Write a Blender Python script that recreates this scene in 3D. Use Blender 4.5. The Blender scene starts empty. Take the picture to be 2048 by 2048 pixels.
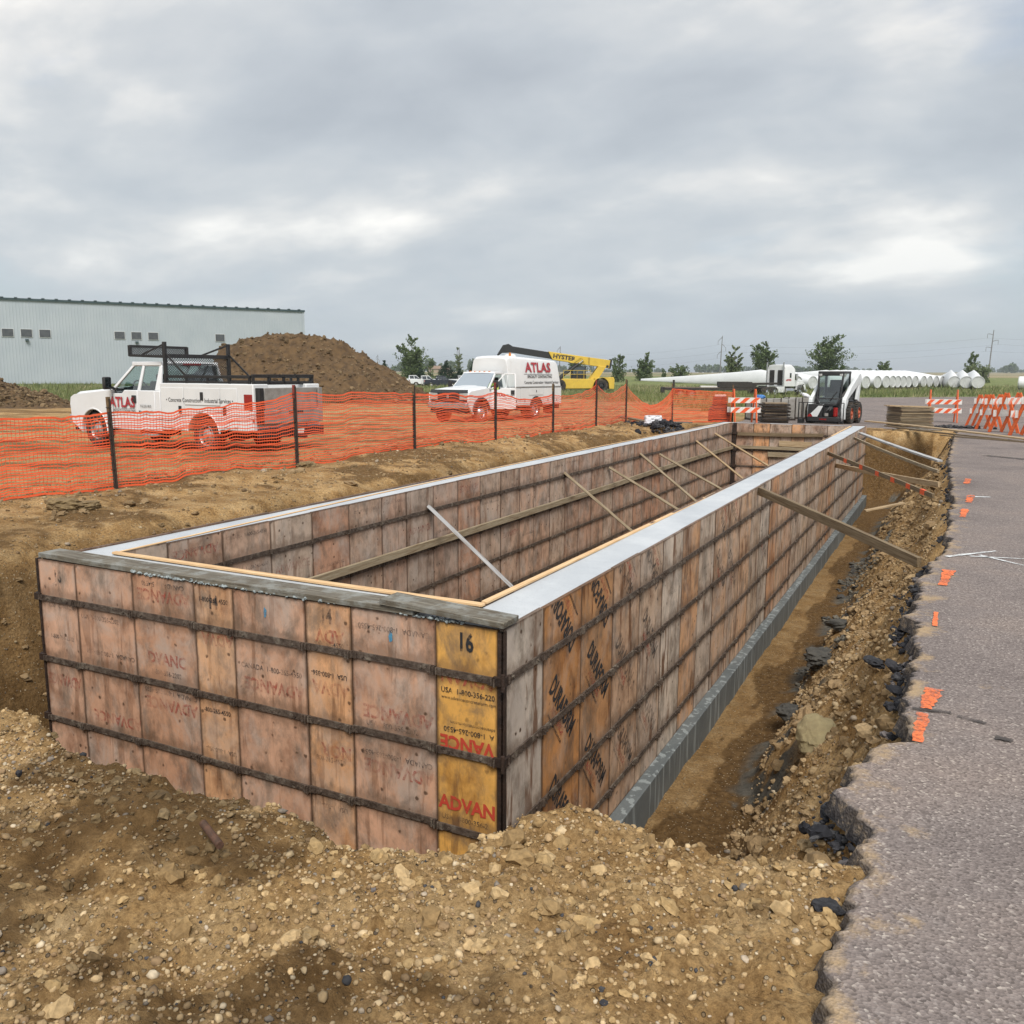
import bpy, math, random
import numpy as np
from math import radians, sin, cos, pi, sqrt, atan2
from mathutils import Vector, Matrix, Euler

scene = bpy.context.scene
COL = scene.collection
random.seed(7)

# ------------------------------------------------------------------ camera
CAM = Vector((2.170, -4.0975, 1.6316))
PITCH, YAW, ROLL = radians(9.149), radians(-26.966), radians(0.263)
fwd = Vector((sin(YAW) * cos(PITCH), cos(YAW) * cos(PITCH), -sin(PITCH)))
rgt = Vector((cos(YAW), -sin(YAW), 0))
upv = rgt.cross(fwd)
r2 = rgt * cos(ROLL) + upv * sin(ROLL)
u2 = upv * cos(ROLL) - rgt * sin(ROLL)
cd = bpy.data.cameras.new('camera')
cam = bpy.data.objects.new('camera', cd)
COL.objects.link(cam)
cam.matrix_world = Matrix(((r2.x, u2.x, -fwd.x, CAM.x), (r2.y, u2.y, -fwd.y, CAM.y), (r2.z, u2.z, -fwd.z, CAM.z), (0, 0, 0, 1)))
cd.sensor_fit = 'HORIZONTAL'
cd.sensor_width = 36
cd.lens = 1724.39 / 2048 * 36
cd.clip_start = 0.05
cd.clip_end = 12000
scene.camera = cam

# ------------------------------------------------------------------ world, sun, exposure
SUN_EL, SUN_AZ = radians(53), radians(148)      # azimuth from +Y, clockwise seen from above
world = bpy.data.worlds.new('World')
scene.world = world
world.use_nodes = True
wn = world.node_tree
wn.nodes.clear()


def nd(nt, t, **kw):
    n = nt.nodes.new(t)
    for k, v in kw.items():
        if k.startswith('i_'):
            key = k[2:]
            key = int(key) if key.isdigit() else key.replace('_', ' ')
            n.inputs[key].default_value = v
        else:
            setattr(n, k, v)
    return n


def ramp(nt, pts, interp='LINEAR'):
    n = nt.nodes.new('ShaderNodeValToRGB')
    cr = n.color_ramp
    cr.interpolation = interp
    while len(cr.elements) < len(pts):
        cr.elements.new(0.5)
    for e, (p, c) in zip(cr.elements, pts):
        e.position = p
        e.color = (c[0], c[1], c[2], 1) if not isinstance(c, (int, float)) else (c, c, c, 1)
    return n


def build_world():
    L = wn.links.new
    sky = nd(wn, 'ShaderNodeTexSky', sky_type='NISHITA', sun_disc=False, sun_elevation=SUN_EL, sun_rotation=SUN_AZ, dust_density=2.0, air_density=1.0)
    tc = nd(wn, 'ShaderNodeTexCoord')
    sep = nd(wn, 'ShaderNodeSeparateXYZ')
    L(tc.outputs['Generated'], sep.inputs[0])
    mz = nd(wn, 'ShaderNodeMath', operation='MAXIMUM', i_1=0.0)
    L(sep.outputs['Z'], mz.inputs[0])
    az = nd(wn, 'ShaderNodeMath', operation='ADD', i_1=0.30)
    L(mz.outputs[0], az.inputs[0])
    dx = nd(wn, 'ShaderNodeMath', operation='DIVIDE')
    dy = nd(wn, 'ShaderNodeMath', operation='DIVIDE')
    L(sep.outputs['X'], dx.inputs[0]); L(az.outputs[0], dx.inputs[1])
    L(sep.outputs['Y'], dy.inputs[0]); L(az.outputs[0], dy.inputs[1])
    cb = nd(wn, 'ShaderNodeCombineXYZ')
    L(dx.outputs[0], cb.inputs[0]); L(dy.outputs[0], cb.inputs[1])
    mp = nd(wn, 'ShaderNodeMapping')
    mp.inputs['Rotation'].default_value = (0, 0, radians(-62))
    mp.inputs['Scale'].default_value = (0.95, 1.35, 1)
    mp.inputs['Location'].default_value = (3.4, 1.75, 0)
    L(cb.outputs[0], mp.inputs[0])
    n1 = nd(wn, 'ShaderNodeTexNoise', i_Scale=1.9, i_Detail=10.0, i_Roughness=0.53, i_Distortion=0.15)
    L(mp.outputs[0], n1.inputs['Vector'])
    n2 = nd(wn, 'ShaderNodeTexNoise', i_Scale=0.8, i_Detail=4.0, i_Roughness=0.5)
    L(mp.outputs[0], n2.inputs['Vector'])
    # cloud tone: layered greys, the same all round the sky
    tone = nd(wn, 'ShaderNodeMath', operation='MULTIPLY_ADD', i_1=0.62)
    L(n1.outputs['Fac'], tone.inputs[0])
    t2 = nd(wn, 'ShaderNodeMath', operation='MULTIPLY', i_1=0.38)
    L(n2.outputs['Fac'], t2.inputs[0]); L(t2.outputs[0], tone.inputs[2])
    cr = ramp(wn, [(0.36, (3.25, 3.55, 3.95)), (0.45, (3.85, 4.15, 4.5)), (0.52, (4.6, 4.8, 5.0)), (0.58, (6.1, 6.05, 5.95)), (0.65, (8.8, 8.5, 8.0))])
    L(tone.outputs[0], cr.inputs[0])
    # thin gaps where the blue sky shows
    n3 = nd(wn, 'ShaderNodeTexNoise', i_Scale=0.85, i_Detail=7.0, i_Roughness=0.55)
    mp3 = nd(wn, 'ShaderNodeMapping')
    mp3.inputs['Location'].default_value = (7.7, 2.1, 3.0)
    L(mp.outputs[0], mp3.inputs[0]); L(mp3.outputs[0], n3.inputs['Vector'])
    gap = ramp(wn, [(0.52, 0.0), (0.64, 0.7)])
    L(n3.outputs['Fac'], gap.inputs[0])
    mix = nd(wn, 'ShaderNodeMix', data_type='RGBA')
    L(gap.outputs[0], mix.inputs['Factor']); L(cr.outputs[0], mix.inputs['A']); L(sky.outputs[0], mix.inputs['B'])
    # veil towards the horizon, where cloud layers run together
    hz = ramp(wn, [(0.0, 0.72), (0.10, 0.45), (0.30, 0.06), (0.5, 0.0)])
    L(mz.outputs[0], hz.inputs[0])
    mix2 = nd(wn, 'ShaderNodeMix', data_type='RGBA')
    L(hz.outputs[0], mix2.inputs['Factor']); L(mix.outputs['Result'], mix2.inputs['A'])
    mix2.inputs['B'].default_value = (4.0, 4.55, 4.9, 1)
    bg = nd(wn, 'ShaderNodeBackground', i_Strength=0.1)
    L(mix2.outputs['Result'], bg.inputs['Color'])
    out = nd(wn, 'ShaderNodeOutputWorld')
    L(bg.outputs[0], out.inputs[0])


build_world()
sl = bpy.data.lights.new('sun', 'SUN')
sl.energy = 2.4
sl.angle = radians(26)
sl.color = (1.0, 0.965, 0.91)
sun = bpy.data.objects.new('sun', sl)
COL.objects.link(sun)
sdir = Vector((sin(SUN_AZ) * cos(SUN_EL), cos(SUN_AZ) * cos(SUN_EL), sin(SUN_EL)))
sun.rotation_euler = sdir.to_track_quat('Z', 'Y').to_euler()
sun.location = (0, -20, 40)

vs = scene.view_settings
vs.view_transform = 'Standard'
vs.look = 'None'
vs.exposure = 0.55
vs.gamma = 1.0
vs.use_curve_mapping = False
cy = scene.cycles
cy.use_denoising = True
cy.max_bounces = 5
cy.diffuse_bounces = 1
cy.glossy_bounces = 2
cy.transmission_bounces = 4
cy.transparent_max_bounces = 12
cy.volume_bounces = 0
cy.caustics_reflective = False
cy.caustics_refractive = False

# ------------------------------------------------------------------ helpers: materials
def newmat(name):
    m = bpy.data.materials.new(name)
    m.use_nodes = True
    nt = m.node_tree
    return m, nt, nt.nodes['Principled BSDF'], nt.links.new


def pm(name, c1, c2=None, rough=0.6, metal=0.0, scale=6.0, bump=0.0, bscale=40.0, detail=5.0, spec=0.5, coat=0.0, dirt=None, lo=0.38, hi=0.62):
    """plain procedural material: two tones broken up by noise, fine relief, optional dirt tone"""
    m, nt, b, L = newmat(name)
    c2 = c2 or tuple(min(1, c * 0.82) for c in c1)
    tc = nd(nt, 'ShaderNodeTexCoord')
    oi = nd(nt, 'ShaderNodeObjectInfo')
    vm = nd(nt, 'ShaderNodeVectorMath', operation='MULTIPLY_ADD')
    cbx = nd(nt, 'ShaderNodeCombineXYZ')
    for k in range(3):
        L(oi.outputs['Random'], cbx.inputs[k])
    vm.inputs[1].default_value = (37, 61, 23)
    L(cbx.outputs[0], vm.inputs[0]); L(tc.outputs['Object'], vm.inputs[2])
    n = nd(nt, 'ShaderNodeTexNoise', i_Scale=scale, i_Detail=detail, i_Roughness=0.6)
    L(vm.outputs[0], n.inputs['Vector'])
    r = ramp(nt, [(lo, c1), (hi, c2)])
    L(n.outputs['Fac'], r.inputs[0])
    last = r.outputs[0]
    if dirt:
        n2 = nd(nt, 'ShaderNodeTexNoise', i_Scale=scale * 0.55, i_Detail=8.0, i_Roughness=0.7)
        L(vm.outputs[0], n2.inputs['Vector'])
        r2_ = ramp(nt, [(dirt[1], 0.0), (dirt[1] + 0.14, dirt[2])])
        L(n2.outputs['Fac'], r2_.inputs[0])
        mx = nd(nt, 'ShaderNodeMix', data_type='RGBA')
        L(r2_.outputs[0], mx.inputs['Factor']); L(last, mx.inputs['A'])
        mx.inputs['B'].default_value = (*dirt[0], 1)
        last = mx.outputs['Result']
    L(last, b.inputs['Base Color'])
    b.inputs['Roughness'].default_value = rough
    b.inputs['Metallic'].default_value = metal
    b.inputs['Specular IOR Level'].default_value = spec
    if coat:
        b.inputs['Coat Weight'].default_value = coat
        b.inputs['Coat Roughness'].default_value = 0.08
    if bump:
        n3 = nd(nt, 'ShaderNodeTexNoise', i_Scale=bscale, i_Detail=6.0, i_Roughness=0.65)
        L(vm.outputs[0], n3.inputs['Vector'])
        bp_ = nd(nt, 'ShaderNodeBump', i_Strength=bump, i_Distance=0.02)
        L(n3.outputs['Fac'], bp_.inputs['Height'])
        L(bp_.outputs[0], b.inputs['Normal'])
    return m


def glass_mat(name, tint, refl=0.14, rough=0.03):
    m, nt, b, L = newmat(name)
    out = nt.nodes['Material Output']
    nt.nodes.remove(b)
    tr = nd(nt, 'ShaderNodeBsdfTransparent')
    tr.inputs[0].default_value = (*tint, 1)
    gl = nd(nt, 'ShaderNodeBsdfGlossy', i_Roughness=rough)
    gl.inputs['Color'].default_value = (0.92, 0.96, 0.97, 1)
    n = nd(nt, 'ShaderNodeTexNoise', i_Scale=3.0, i_Detail=4.0)
    fr = nd(nt, 'ShaderNodeFresnel', i_IOR=1.5)
    ad = nd(nt, 'ShaderNodeMath', operation='MULTIPLY_ADD', i_1=0.06, i_2=refl - 0.03)
    L(n.outputs['Fac'], ad.inputs[0])
    a2 = nd(nt, 'ShaderNodeMath', operation='ADD', use_clamp=True)
    L(ad.outputs[0], a2.inputs[0]); L(fr.outputs[0], a2.inputs[1])
    mx = nd(nt, 'ShaderNodeMixShader')
    L(a2.outputs[0], mx.inputs[0]); L(tr.outputs[0], mx.inputs[1]); L(gl.outputs[0], mx.inputs[2])
    L(mx.outputs[0], out.inputs['Surface'])
    return m


def print_mat(name, col, wear, scale=26.0):
    """ink on plywood: flakes off in an irregular pattern"""
    m, nt, b, L = newmat(name)
    out = nt.nodes['Material Output']
    tc = nd(nt, 'ShaderNodeTexCoord')
    oi = nd(nt, 'ShaderNodeObjectInfo')
    vm = nd(nt, 'ShaderNodeVectorMath', operation='ADD')
    L(tc.outputs['Object'], vm.inputs[0]); L(oi.outputs['Random'], vm.inputs[1])
    n = nd(nt, 'ShaderNodeTexNoise', i_Scale=scale, i_Detail=7.0, i_Roughness=0.7)
    L(vm.outputs[0], n.inputs['Vector'])
    n2 = nd(nt, 'ShaderNodeTexNoise', i_Scale=5.0, i_Detail=3.0)
    L(vm.outputs[0], n2.inputs['Vector'])
    ad = nd(nt, 'ShaderNodeMath', operation='MULTIPLY_ADD', i_1=0.6)
    L(n2.outputs['Fac'], ad.inputs[0]); L(n.outputs['Fac'], ad.inputs[2])
    r = ramp(nt, [(wear - 0.10, 0.96), (wear + 0.22, 0.12)])
    L(ad.outputs[0], r.inputs[0])
    tr = nd(nt, 'ShaderNodeBsdfTransparent')
    b.inputs['Base Color'].default_value = (*col, 1)
    b.inputs['Roughness'].default_value = 0.8
    mx = nd(nt, 'ShaderNodeMixShader')
    L(r.outputs[0], mx.inputs[0]); L(tr.outputs[0], mx.inputs[1]); L(b.outputs[0], mx.inputs[2])
    L(mx.outputs[0], out.inputs['Surface'])
    return m


# ------------------------------------------------------------------ helpers: meshes
def arrays_mesh(name, V, F, smooth=True):
    """V (n,3) float array, F (m,k) int array with k = 3 or 4"""
    V = np.asarray(V, np.float32); F = np.asarray(F, np.int32)
    me = bpy.data.meshes.new(name)
    k = F.shape[1]
    me.vertices.add(len(V)); me.vertices.foreach_set('co', V.ravel())
    me.loops.add(F.size); me.loops.foreach_set('vertex_index', F.ravel())
    me.polygons.add(len(F))
    me.polygons.foreach_set('loop_start', np.arange(0, F.size, k, dtype=np.int32))
    me.update(calc_edges=True)
    me.polygons.foreach_set('use_smooth', np.full(len(F), smooth, dtype=bool))
    me.validate()
    return me


class MB:
    """collects shapes into one mesh"""
    def __init__(self):
        self.v = []; self.f = []; self.M = Matrix()

    def add(self, vs_, fs):
        o = len(self.v)
        M = self.M
        self.v += [tuple(M @ Vector(p)) for p in vs_]
        self.f += [tuple(i + o for i in f) for f in fs]
        return self

    def box(self, c, s, rot=None):
        hx, hy, hz = s[0] / 2, s[1] / 2, s[2] / 2
        P = [Vector((x, y, z)) for x in (-hx, hx) for y in (-hy, hy) for z in (-hz, hz)]
        if rot:
            R = Euler(rot).to_matrix()
            P = [R @ p for p in P]
        c = Vector(c)
        return self.add([p + c for p in P], [(0, 1, 3, 2), (4, 6, 7, 5), (0, 4, 5, 1), (2, 3, 7, 6), (0, 2, 6, 4), (1, 5, 7, 3)])

    def b2(self, x0, x1, y0, y1, z0, z1):
        return self.box(((x0 + x1) / 2, (y0 + y1) / 2, (z0 + z1) / 2), (abs(x1 - x0), abs(y1 - y0), abs(z1 - z0)))

    def bar(self, p0, p1, w, h, up=(0, 0, 1)):
        p0, p1 = Vector(p0), Vector(p1)
        d = (p1 - p0); ln = d.length; d.normalize()
        up = Vector(up)
        if abs(d.dot(up)) > 0.98:
            up = Vector((1, 0, 0))
        s = d.cross(up).normalized(); u = s.cross(d)
        P = []
        for p in (p0, p1):
            for a, b in ((-1, -1), (1, -1), (1, 1), (-1, 1)):
                P.append(p + s * (a * w / 2) + u * (b * h / 2))
        return self.add(P, [(3, 2, 1, 0), (4, 5, 6, 7), (0, 1, 5, 4), (1, 2, 6, 5), (2, 3, 7, 6), (3, 0, 4, 7)])

    def cyl(self, p0, p1, r, n=12, r1=None, caps=True):
        p0, p1 = Vector(p0), Vector(p1)
        r1 = r if r1 is None else r1
        d = (p1 - p0).normalized()
        a = d.orthogonal().normalized(); b = d.cross(a)
        P = []
        for p, rr in ((p0, r), (p1, r1)):
            for i in range(n):
                t = 2 * pi * i / n
                P.append(p + a * (rr * cos(t)) + b * (rr * sin(t)))
        F = [(i, (i + 1) % n, n + (i + 1) % n, n + i) for i in range(n)]
        if caps:
            F += [tuple(range(n - 1, -1, -1)), tuple(range(n, 2 * n))]
        return self.add(P, F)

    def tube(self, pts, r, n=8, closed=False):
        pts = [Vector(p) for p in pts]
        P = []; F = []
        m = len(pts)
        rr = r if isinstance(r, (list, tuple)) else [r] * m
        prev = None
        for i, p in enumerate(pts):
            if closed:
                d = pts[(i + 1) % m] - pts[i - 1]
            else:
                d = pts[min(i + 1, m - 1)] - pts[max(i - 1, 0)]
            d.normalize()
            a = (prev - d * prev.dot(d)).normalized() if prev else d.orthogonal().normalized()
            prev = a
            b = d.cross(a)
            for k in range(n):
                t = 2 * pi * k / n
                P.append(p + a * (rr[i] * cos(t)) + b * (rr[i] * sin(t)))
        for i in range(m if closed else m - 1):
            j = (i + 1) % m
            for k in range(n):
                F.append((i * n + k, i * n + (k + 1) % n, j * n + (k + 1) % n, j * n + k))
        if not closed:
            F += [tuple(range(n - 1, -1, -1)), tuple(range((m - 1) * n, m * n))]
        return self.add(P, F)

    def prism(self, poly, axis, a0, a1):
        """poly: 2D outline (ccw); axis 'y': poly in (x,z); 'x': poly in (y,z); 'z': poly in (x,y)"""
        def mk(p, a):
            return {'y': (p[0], a, p[1]), 'x': (a, p[0], p[1]), 'z': (p[0], p[1], a)}[axis]
        n = len(poly)
        P = [mk(p, a0) for p in poly] + [mk(p, a1) for p in poly]
        F = [(i, (i + 1) % n, n + (i + 1) % n, n + i) for i in range(n)]
        F += [tuple(range(n - 1, -1, -1)), tuple(range(n, 2 * n))]
        return self.add(P, F)

    def lathe(self, prof, c, axis='y', n=24):
        """prof: list of (radius, height along axis)"""
        P = []; F = []
        c = Vector(c); m = len(prof)
        for i in range(n):
            t = 2 * pi * i / n
            for r, h in prof:
                q = {'y': (r * cos(t), h, r * sin(t)), 'z': (r * cos(t), r * sin(t), h), 'x': (h, r * cos(t), r * sin(t))}[axis]
                P.append(c + Vector(q))
        for i in range(n):
            j = (i + 1) % n
            for k in range(m - 1):
                F.append((i * m + k, i * m + k + 1, j * m + k + 1, j * m + k))
        return self.add(P, F)

    def grid(self, fn, nu, nv):
        P = [fn(i / nu, j / nv) for i in range(nu + 1) for j in range(nv + 1)]
        w = nv + 1
        F = [(i * w + j, (i + 1) * w + j, (i + 1) * w + j + 1, i * w + j + 1) for i in range(nu) for j in range(nv)]
        return self.add(P, F)

    def loft(self, secs, closed=True, caps=True):
        """secs: list of sections, each the same number of 3D points"""
        n = len(secs[0]); P = [p for s in secs for p in s]; F = []
        for i in range(len(secs) - 1):
            for k in range(n if closed else n - 1):
                F.append((i * n + k, i * n + (k + 1) % n, (i + 1) * n + (k + 1) % n, (i + 1) * n + k))
        if caps:
            F += [tuple(range(n - 1, -1, -1)), tuple(range((len(secs) - 1) * n, len(secs) * n))]
        return self.add(P, F)

    def mesh(self, name, smooth=35):
        me = bpy.data.meshes.new(name)
        me.from_pydata(self.v, [], self.f)
        import bmesh
        bm = bmesh.new(); bm.from_mesh(me)
        bmesh.ops.recalc_face_normals(bm, faces=bm.faces)
        bm.to_mesh(me); bm.free()
        if smooth:
            me.polygons.foreach_set('use_smooth', [True] * len(me.polygons))
            me.set_sharp_from_angle(angle=radians(smooth))
        me.update()
        return me

    def build(self, name, mat, parent=None, bevel=0.0, smooth=35, seg=2, loc=None):
        me = self.mesh(name, smooth)
        return obj(name, me, mat, parent, loc, bevel, seg)


def obj(name, me, mat=None, parent=None, loc=None, bevel=0.0, seg=2):
    o = bpy.data.objects.new(name, me)
    COL.objects.link(o)
    if mat is not None and not me.materials:
        me.materials.append(mat)
    if parent is not None:
        o.parent = parent
    if loc is not None:
        o.location = loc
    if bevel:
        md = o.modifiers.new('bevel', 'BEVEL')
        md.width = bevel; md.segments = seg; md.limit_method = 'ANGLE'; md.angle_limit = radians(38)
    return o


def tag(o, label=None, cat=None, group=None, kind=None):
    if label: o['label'] = label
    if cat: o['category'] = cat
    if group: o['group'] = group
    if kind: o['kind'] = kind
    elif cat: o['kind'] = 'thing'
    return o


def thing(name, label, cat, loc=(0, 0, 0), rz=0.0, group=None):
    o = bpy.data.objects.new(name, None)
    COL.objects.link(o)
    o.location = loc
    o.rotation_euler = (0, 0, rz)
    o.empty_display_size = 0.3
    return tag(o, label, cat, group, 'thing')


def part_empty(name, parent, loc=(0, 0, 0), rot=(0, 0, 0)):
    o = bpy.data.objects.new(name, None)
    COL.objects.link(o)
    o.parent = parent; o.location = loc; o.rotation_euler = rot
    o.empty_display_size = 0.1
    return o


def copy_tree(o, parent=None):
    c = o.copy(); COL.objects.link(c)
    c.parent = parent
    for ch in list(o.children):
        copy_tree(ch, c)
    return c


_txt = {}


def text_mesh(s, size, bold=0.0, rot=0.0, stretch=1.0, align='CENTER', spacing=1.0):
    """flat lettering in the x-z plane facing -y, centred on the origin"""
    cu = bpy.data.curves.new('lettering', 'FONT')
    cu.body = s; cu.size = size; cu.align_x = align; cu.align_y = 'CENTER'
    cu.offset = bold; cu.space_character = spacing; cu.resolution_u = 2
    to = bpy.data.objects.new('lettering', cu)
    COL.objects.link(to)
    bpy.context.view_layer.update()
    dg = bpy.context.evaluated_depsgraph_get()
    me = bpy.data.meshes.new_from_object(to.evaluated_get(dg))
    COL.objects.unlink(to)
    bpy.data.objects.remove(to); bpy.data.curves.remove(cu)
    n = len(me.vertices)
    co = np.empty(n * 3, np.float32); me.vertices.foreach_get('co', co); co = co.reshape(-1, 3)
    x, y = co[:, 0] * stretch, co[:, 1]
    c, s_ = cos(rot), sin(rot)
    out = np.stack([x * c - y * s_, np.zeros(n), x * s_ + y * c], 1).astype(np.float32)
    me.vertices.foreach_set('co', out.ravel()); me.update()
    me.materials.clear()
    return me


def clip_mesh(me, planes):
    import bmesh
    bm = bmesh.new(); bm.from_mesh(me)
    for co, no in planes:
        bmesh.ops.bisect_plane(bm, geom=bm.verts[:] + bm.edges[:] + bm.faces[:], plane_co=co, plane_no=no, clear_outer=True)
    bm.to_mesh(me); bm.free()


def lettering(s, size, mat, parent, loc, rotz=0.0, bold=0.0, rot=0.0, stretch=1.0, align='CENTER', tilt=0.0, spacing=1.0):
    me = text_mesh(s, size, bold, rot, stretch, align, spacing)
    o = obj('lettering', me, mat, parent, loc)
    o.rotation_euler = (tilt, 0, rotz)
    return o


# ------------------------------------------------------------------ helpers: noise
def _hash(ix, iy, seed):
    h = (ix.astype(np.int64) * 374761393 + iy.astype(np.int64) * 668265263 + seed * 974634777) & 0xFFFFFFFF
    h = ((h ^ (h >> 13)) * 1274126177) & 0xFFFFFFFF
    return ((h ^ (h >> 16)) & 0xFFFFFF) / float(0xFFFFFF)


def vnoise(x, y, seed=0):
    ix, iy = np.floor(x), np.floor(y)
    fx, fy = x - ix, y - iy
    fx = fx * fx * fx * (fx * (fx * 6 - 15) + 10); fy = fy * fy * fy * (fy * (fy * 6 - 15) + 10)
    a, b = _hash(ix, iy, seed), _hash(ix + 1, iy, seed)
    c, d = _hash(ix, iy + 1, seed), _hash(ix + 1, iy + 1, seed)
    return (a * (1 - fx) + b * fx) * (1 - fy) + (c * (1 - fx) + d * fx) * fy


def fbm(x, y, f, oct=4, seed=0, gain=0.5):
    """about -0.5 .. 0.5"""
    x = np.asarray(x, float); y = np.asarray(y, float)
    s = 0; a = 1; t = 0
    for k in range(oct):
        s = s + a * (vnoise(x * f + 13.7 * k, y * f - 7.3 * k, seed + k) - 0.5); t += a
        a *= gain; f *= 2.03
    return s / t


def sstep(a, b, x):
    t = np.clip((x - a) / (b - a), 0, 1)
    return t * t * (3 - 2 * t)


def gz(x, y):
    """site grade: level round the pit, falling gently beyond the fence and the far end"""
    x = np.asarray(x, float); y = np.asarray(y, float)
    d = (x - CAM.x) * sin(YAW) + (y - CAM.y) * cos(YAW)
    near = np.maximum(-0.42, -0.03 * np.clip(-8 - x, 0, 10) - 0.033 * np.clip(y - 23, 0, 10))
    z = near - 0.0057 * np.clip(d - 45, 0, 75)
    z = z + 1.6 * sstep(150, 260, d) + 2.4 * sstep(300, 1200, d) + 7.0 * sstep(700, 2400, d) * sstep(-700, 300, x)
    return z


def G(x, y):
    return float(gz(x, y))

# ------------------------------------------------------------------ ground
EDGE = np.array([(-8, 1.9), (-3.2, 1.86), (-2.2, 1.93), (-1.38, 1.97), (-1.01, 2.02), (-0.67, 1.9), (-0.16, 1.95), (0.04, 2.08), (0.88, 2.05), (1.65, 2.09), (2.0, 2.12), (2.2, 2.0), (2.76, 2.02), (3.53, 2.04), (4.2, 2.12), (5.12, 2.22), (8.82, 2.26), (11, 2.2), (14.4, 2.15), (20.7, 2.23), (25, 2.3), (28, 2.4)])
CREST = np.array([(-12, -1.5), (-4, -1.5), (-1.89, -1.65), (-1.69, -1.62), (-1.31, -1.77), (-1.01, -1.82), (-0.82, -1.78), (-0.49, -1.83), (-0.26, -1.75), (-0.04, -1.78), (0.17, -1.81), (0.36, -1.87), (0.51, -1.83), (0.66, -1.8), (0.74, -1.71), (0.79, -1.57), (0.84, -1.40), (0.95, -1.27), (1.14, -1.21), (1.32, -1.23), (1.45, -1.22), (1.62, -1.22), (1.86, -1.13), (2.1, -1.1)])
FLOOR = -2.06


def asphalt_edge(y):
    y = np.asarray(y, float)
    e = np.interp(y, EDGE[:, 0], EDGE[:, 1])
    o = np.zeros_like(y)
    e = e + 0.085 * fbm(y, o, 2.1, 4, 91) + 0.06 * fbm(y, o + 3, 9.0, 4, 92, 0.65)
    return e + 0.016 * (np.floor(vnoise(y * 7.5, o, 95) * 4) - 1.5) + 0.035 * fbm(y, o + 7, 21.0, 2, 97)


YARD = np.array([(-70, -60), (-49, 27), (-46, 39), (-37, 50), (-35, 60), (-29, 66), (-21, 62), (-10.4, 45.5), (-6.3, 36), (12, 34), (12, -60)])
LOT = np.array([(-5.2, 27.2), (-6.2, 37), (-6.7, 52), (-6.2, 86), (8.8, 105), (60, 145), (60, 27.2)])


def poly_sd(x, y, P):
    """signed distance, negative inside"""
    x = np.asarray(x, float); y = np.asarray(y, float)
    d = np.full(x.shape, 1e9); ins = np.zeros(x.shape, bool)
    n = len(P)
    for i in range(n):
        ax, ay = P[i]; bx, by = P[(i + 1) % n]
        ex, ey = bx - ax, by - ay
        t = np.clip(((x - ax) * ex + (y - ay) * ey) / (ex * ex + ey * ey), 0, 1)
        d = np.minimum(d, (x - ax - t * ex) ** 2 + (y - ay - t * ey) ** 2)
        c = ((ay > y) != (by > y)) & (x < (bx - ax) * (y - ay) / (by - ay + 1e-12) + ax)
        ins ^= c
    return np.where(ins, -1, 1) * np.sqrt(d)


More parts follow.
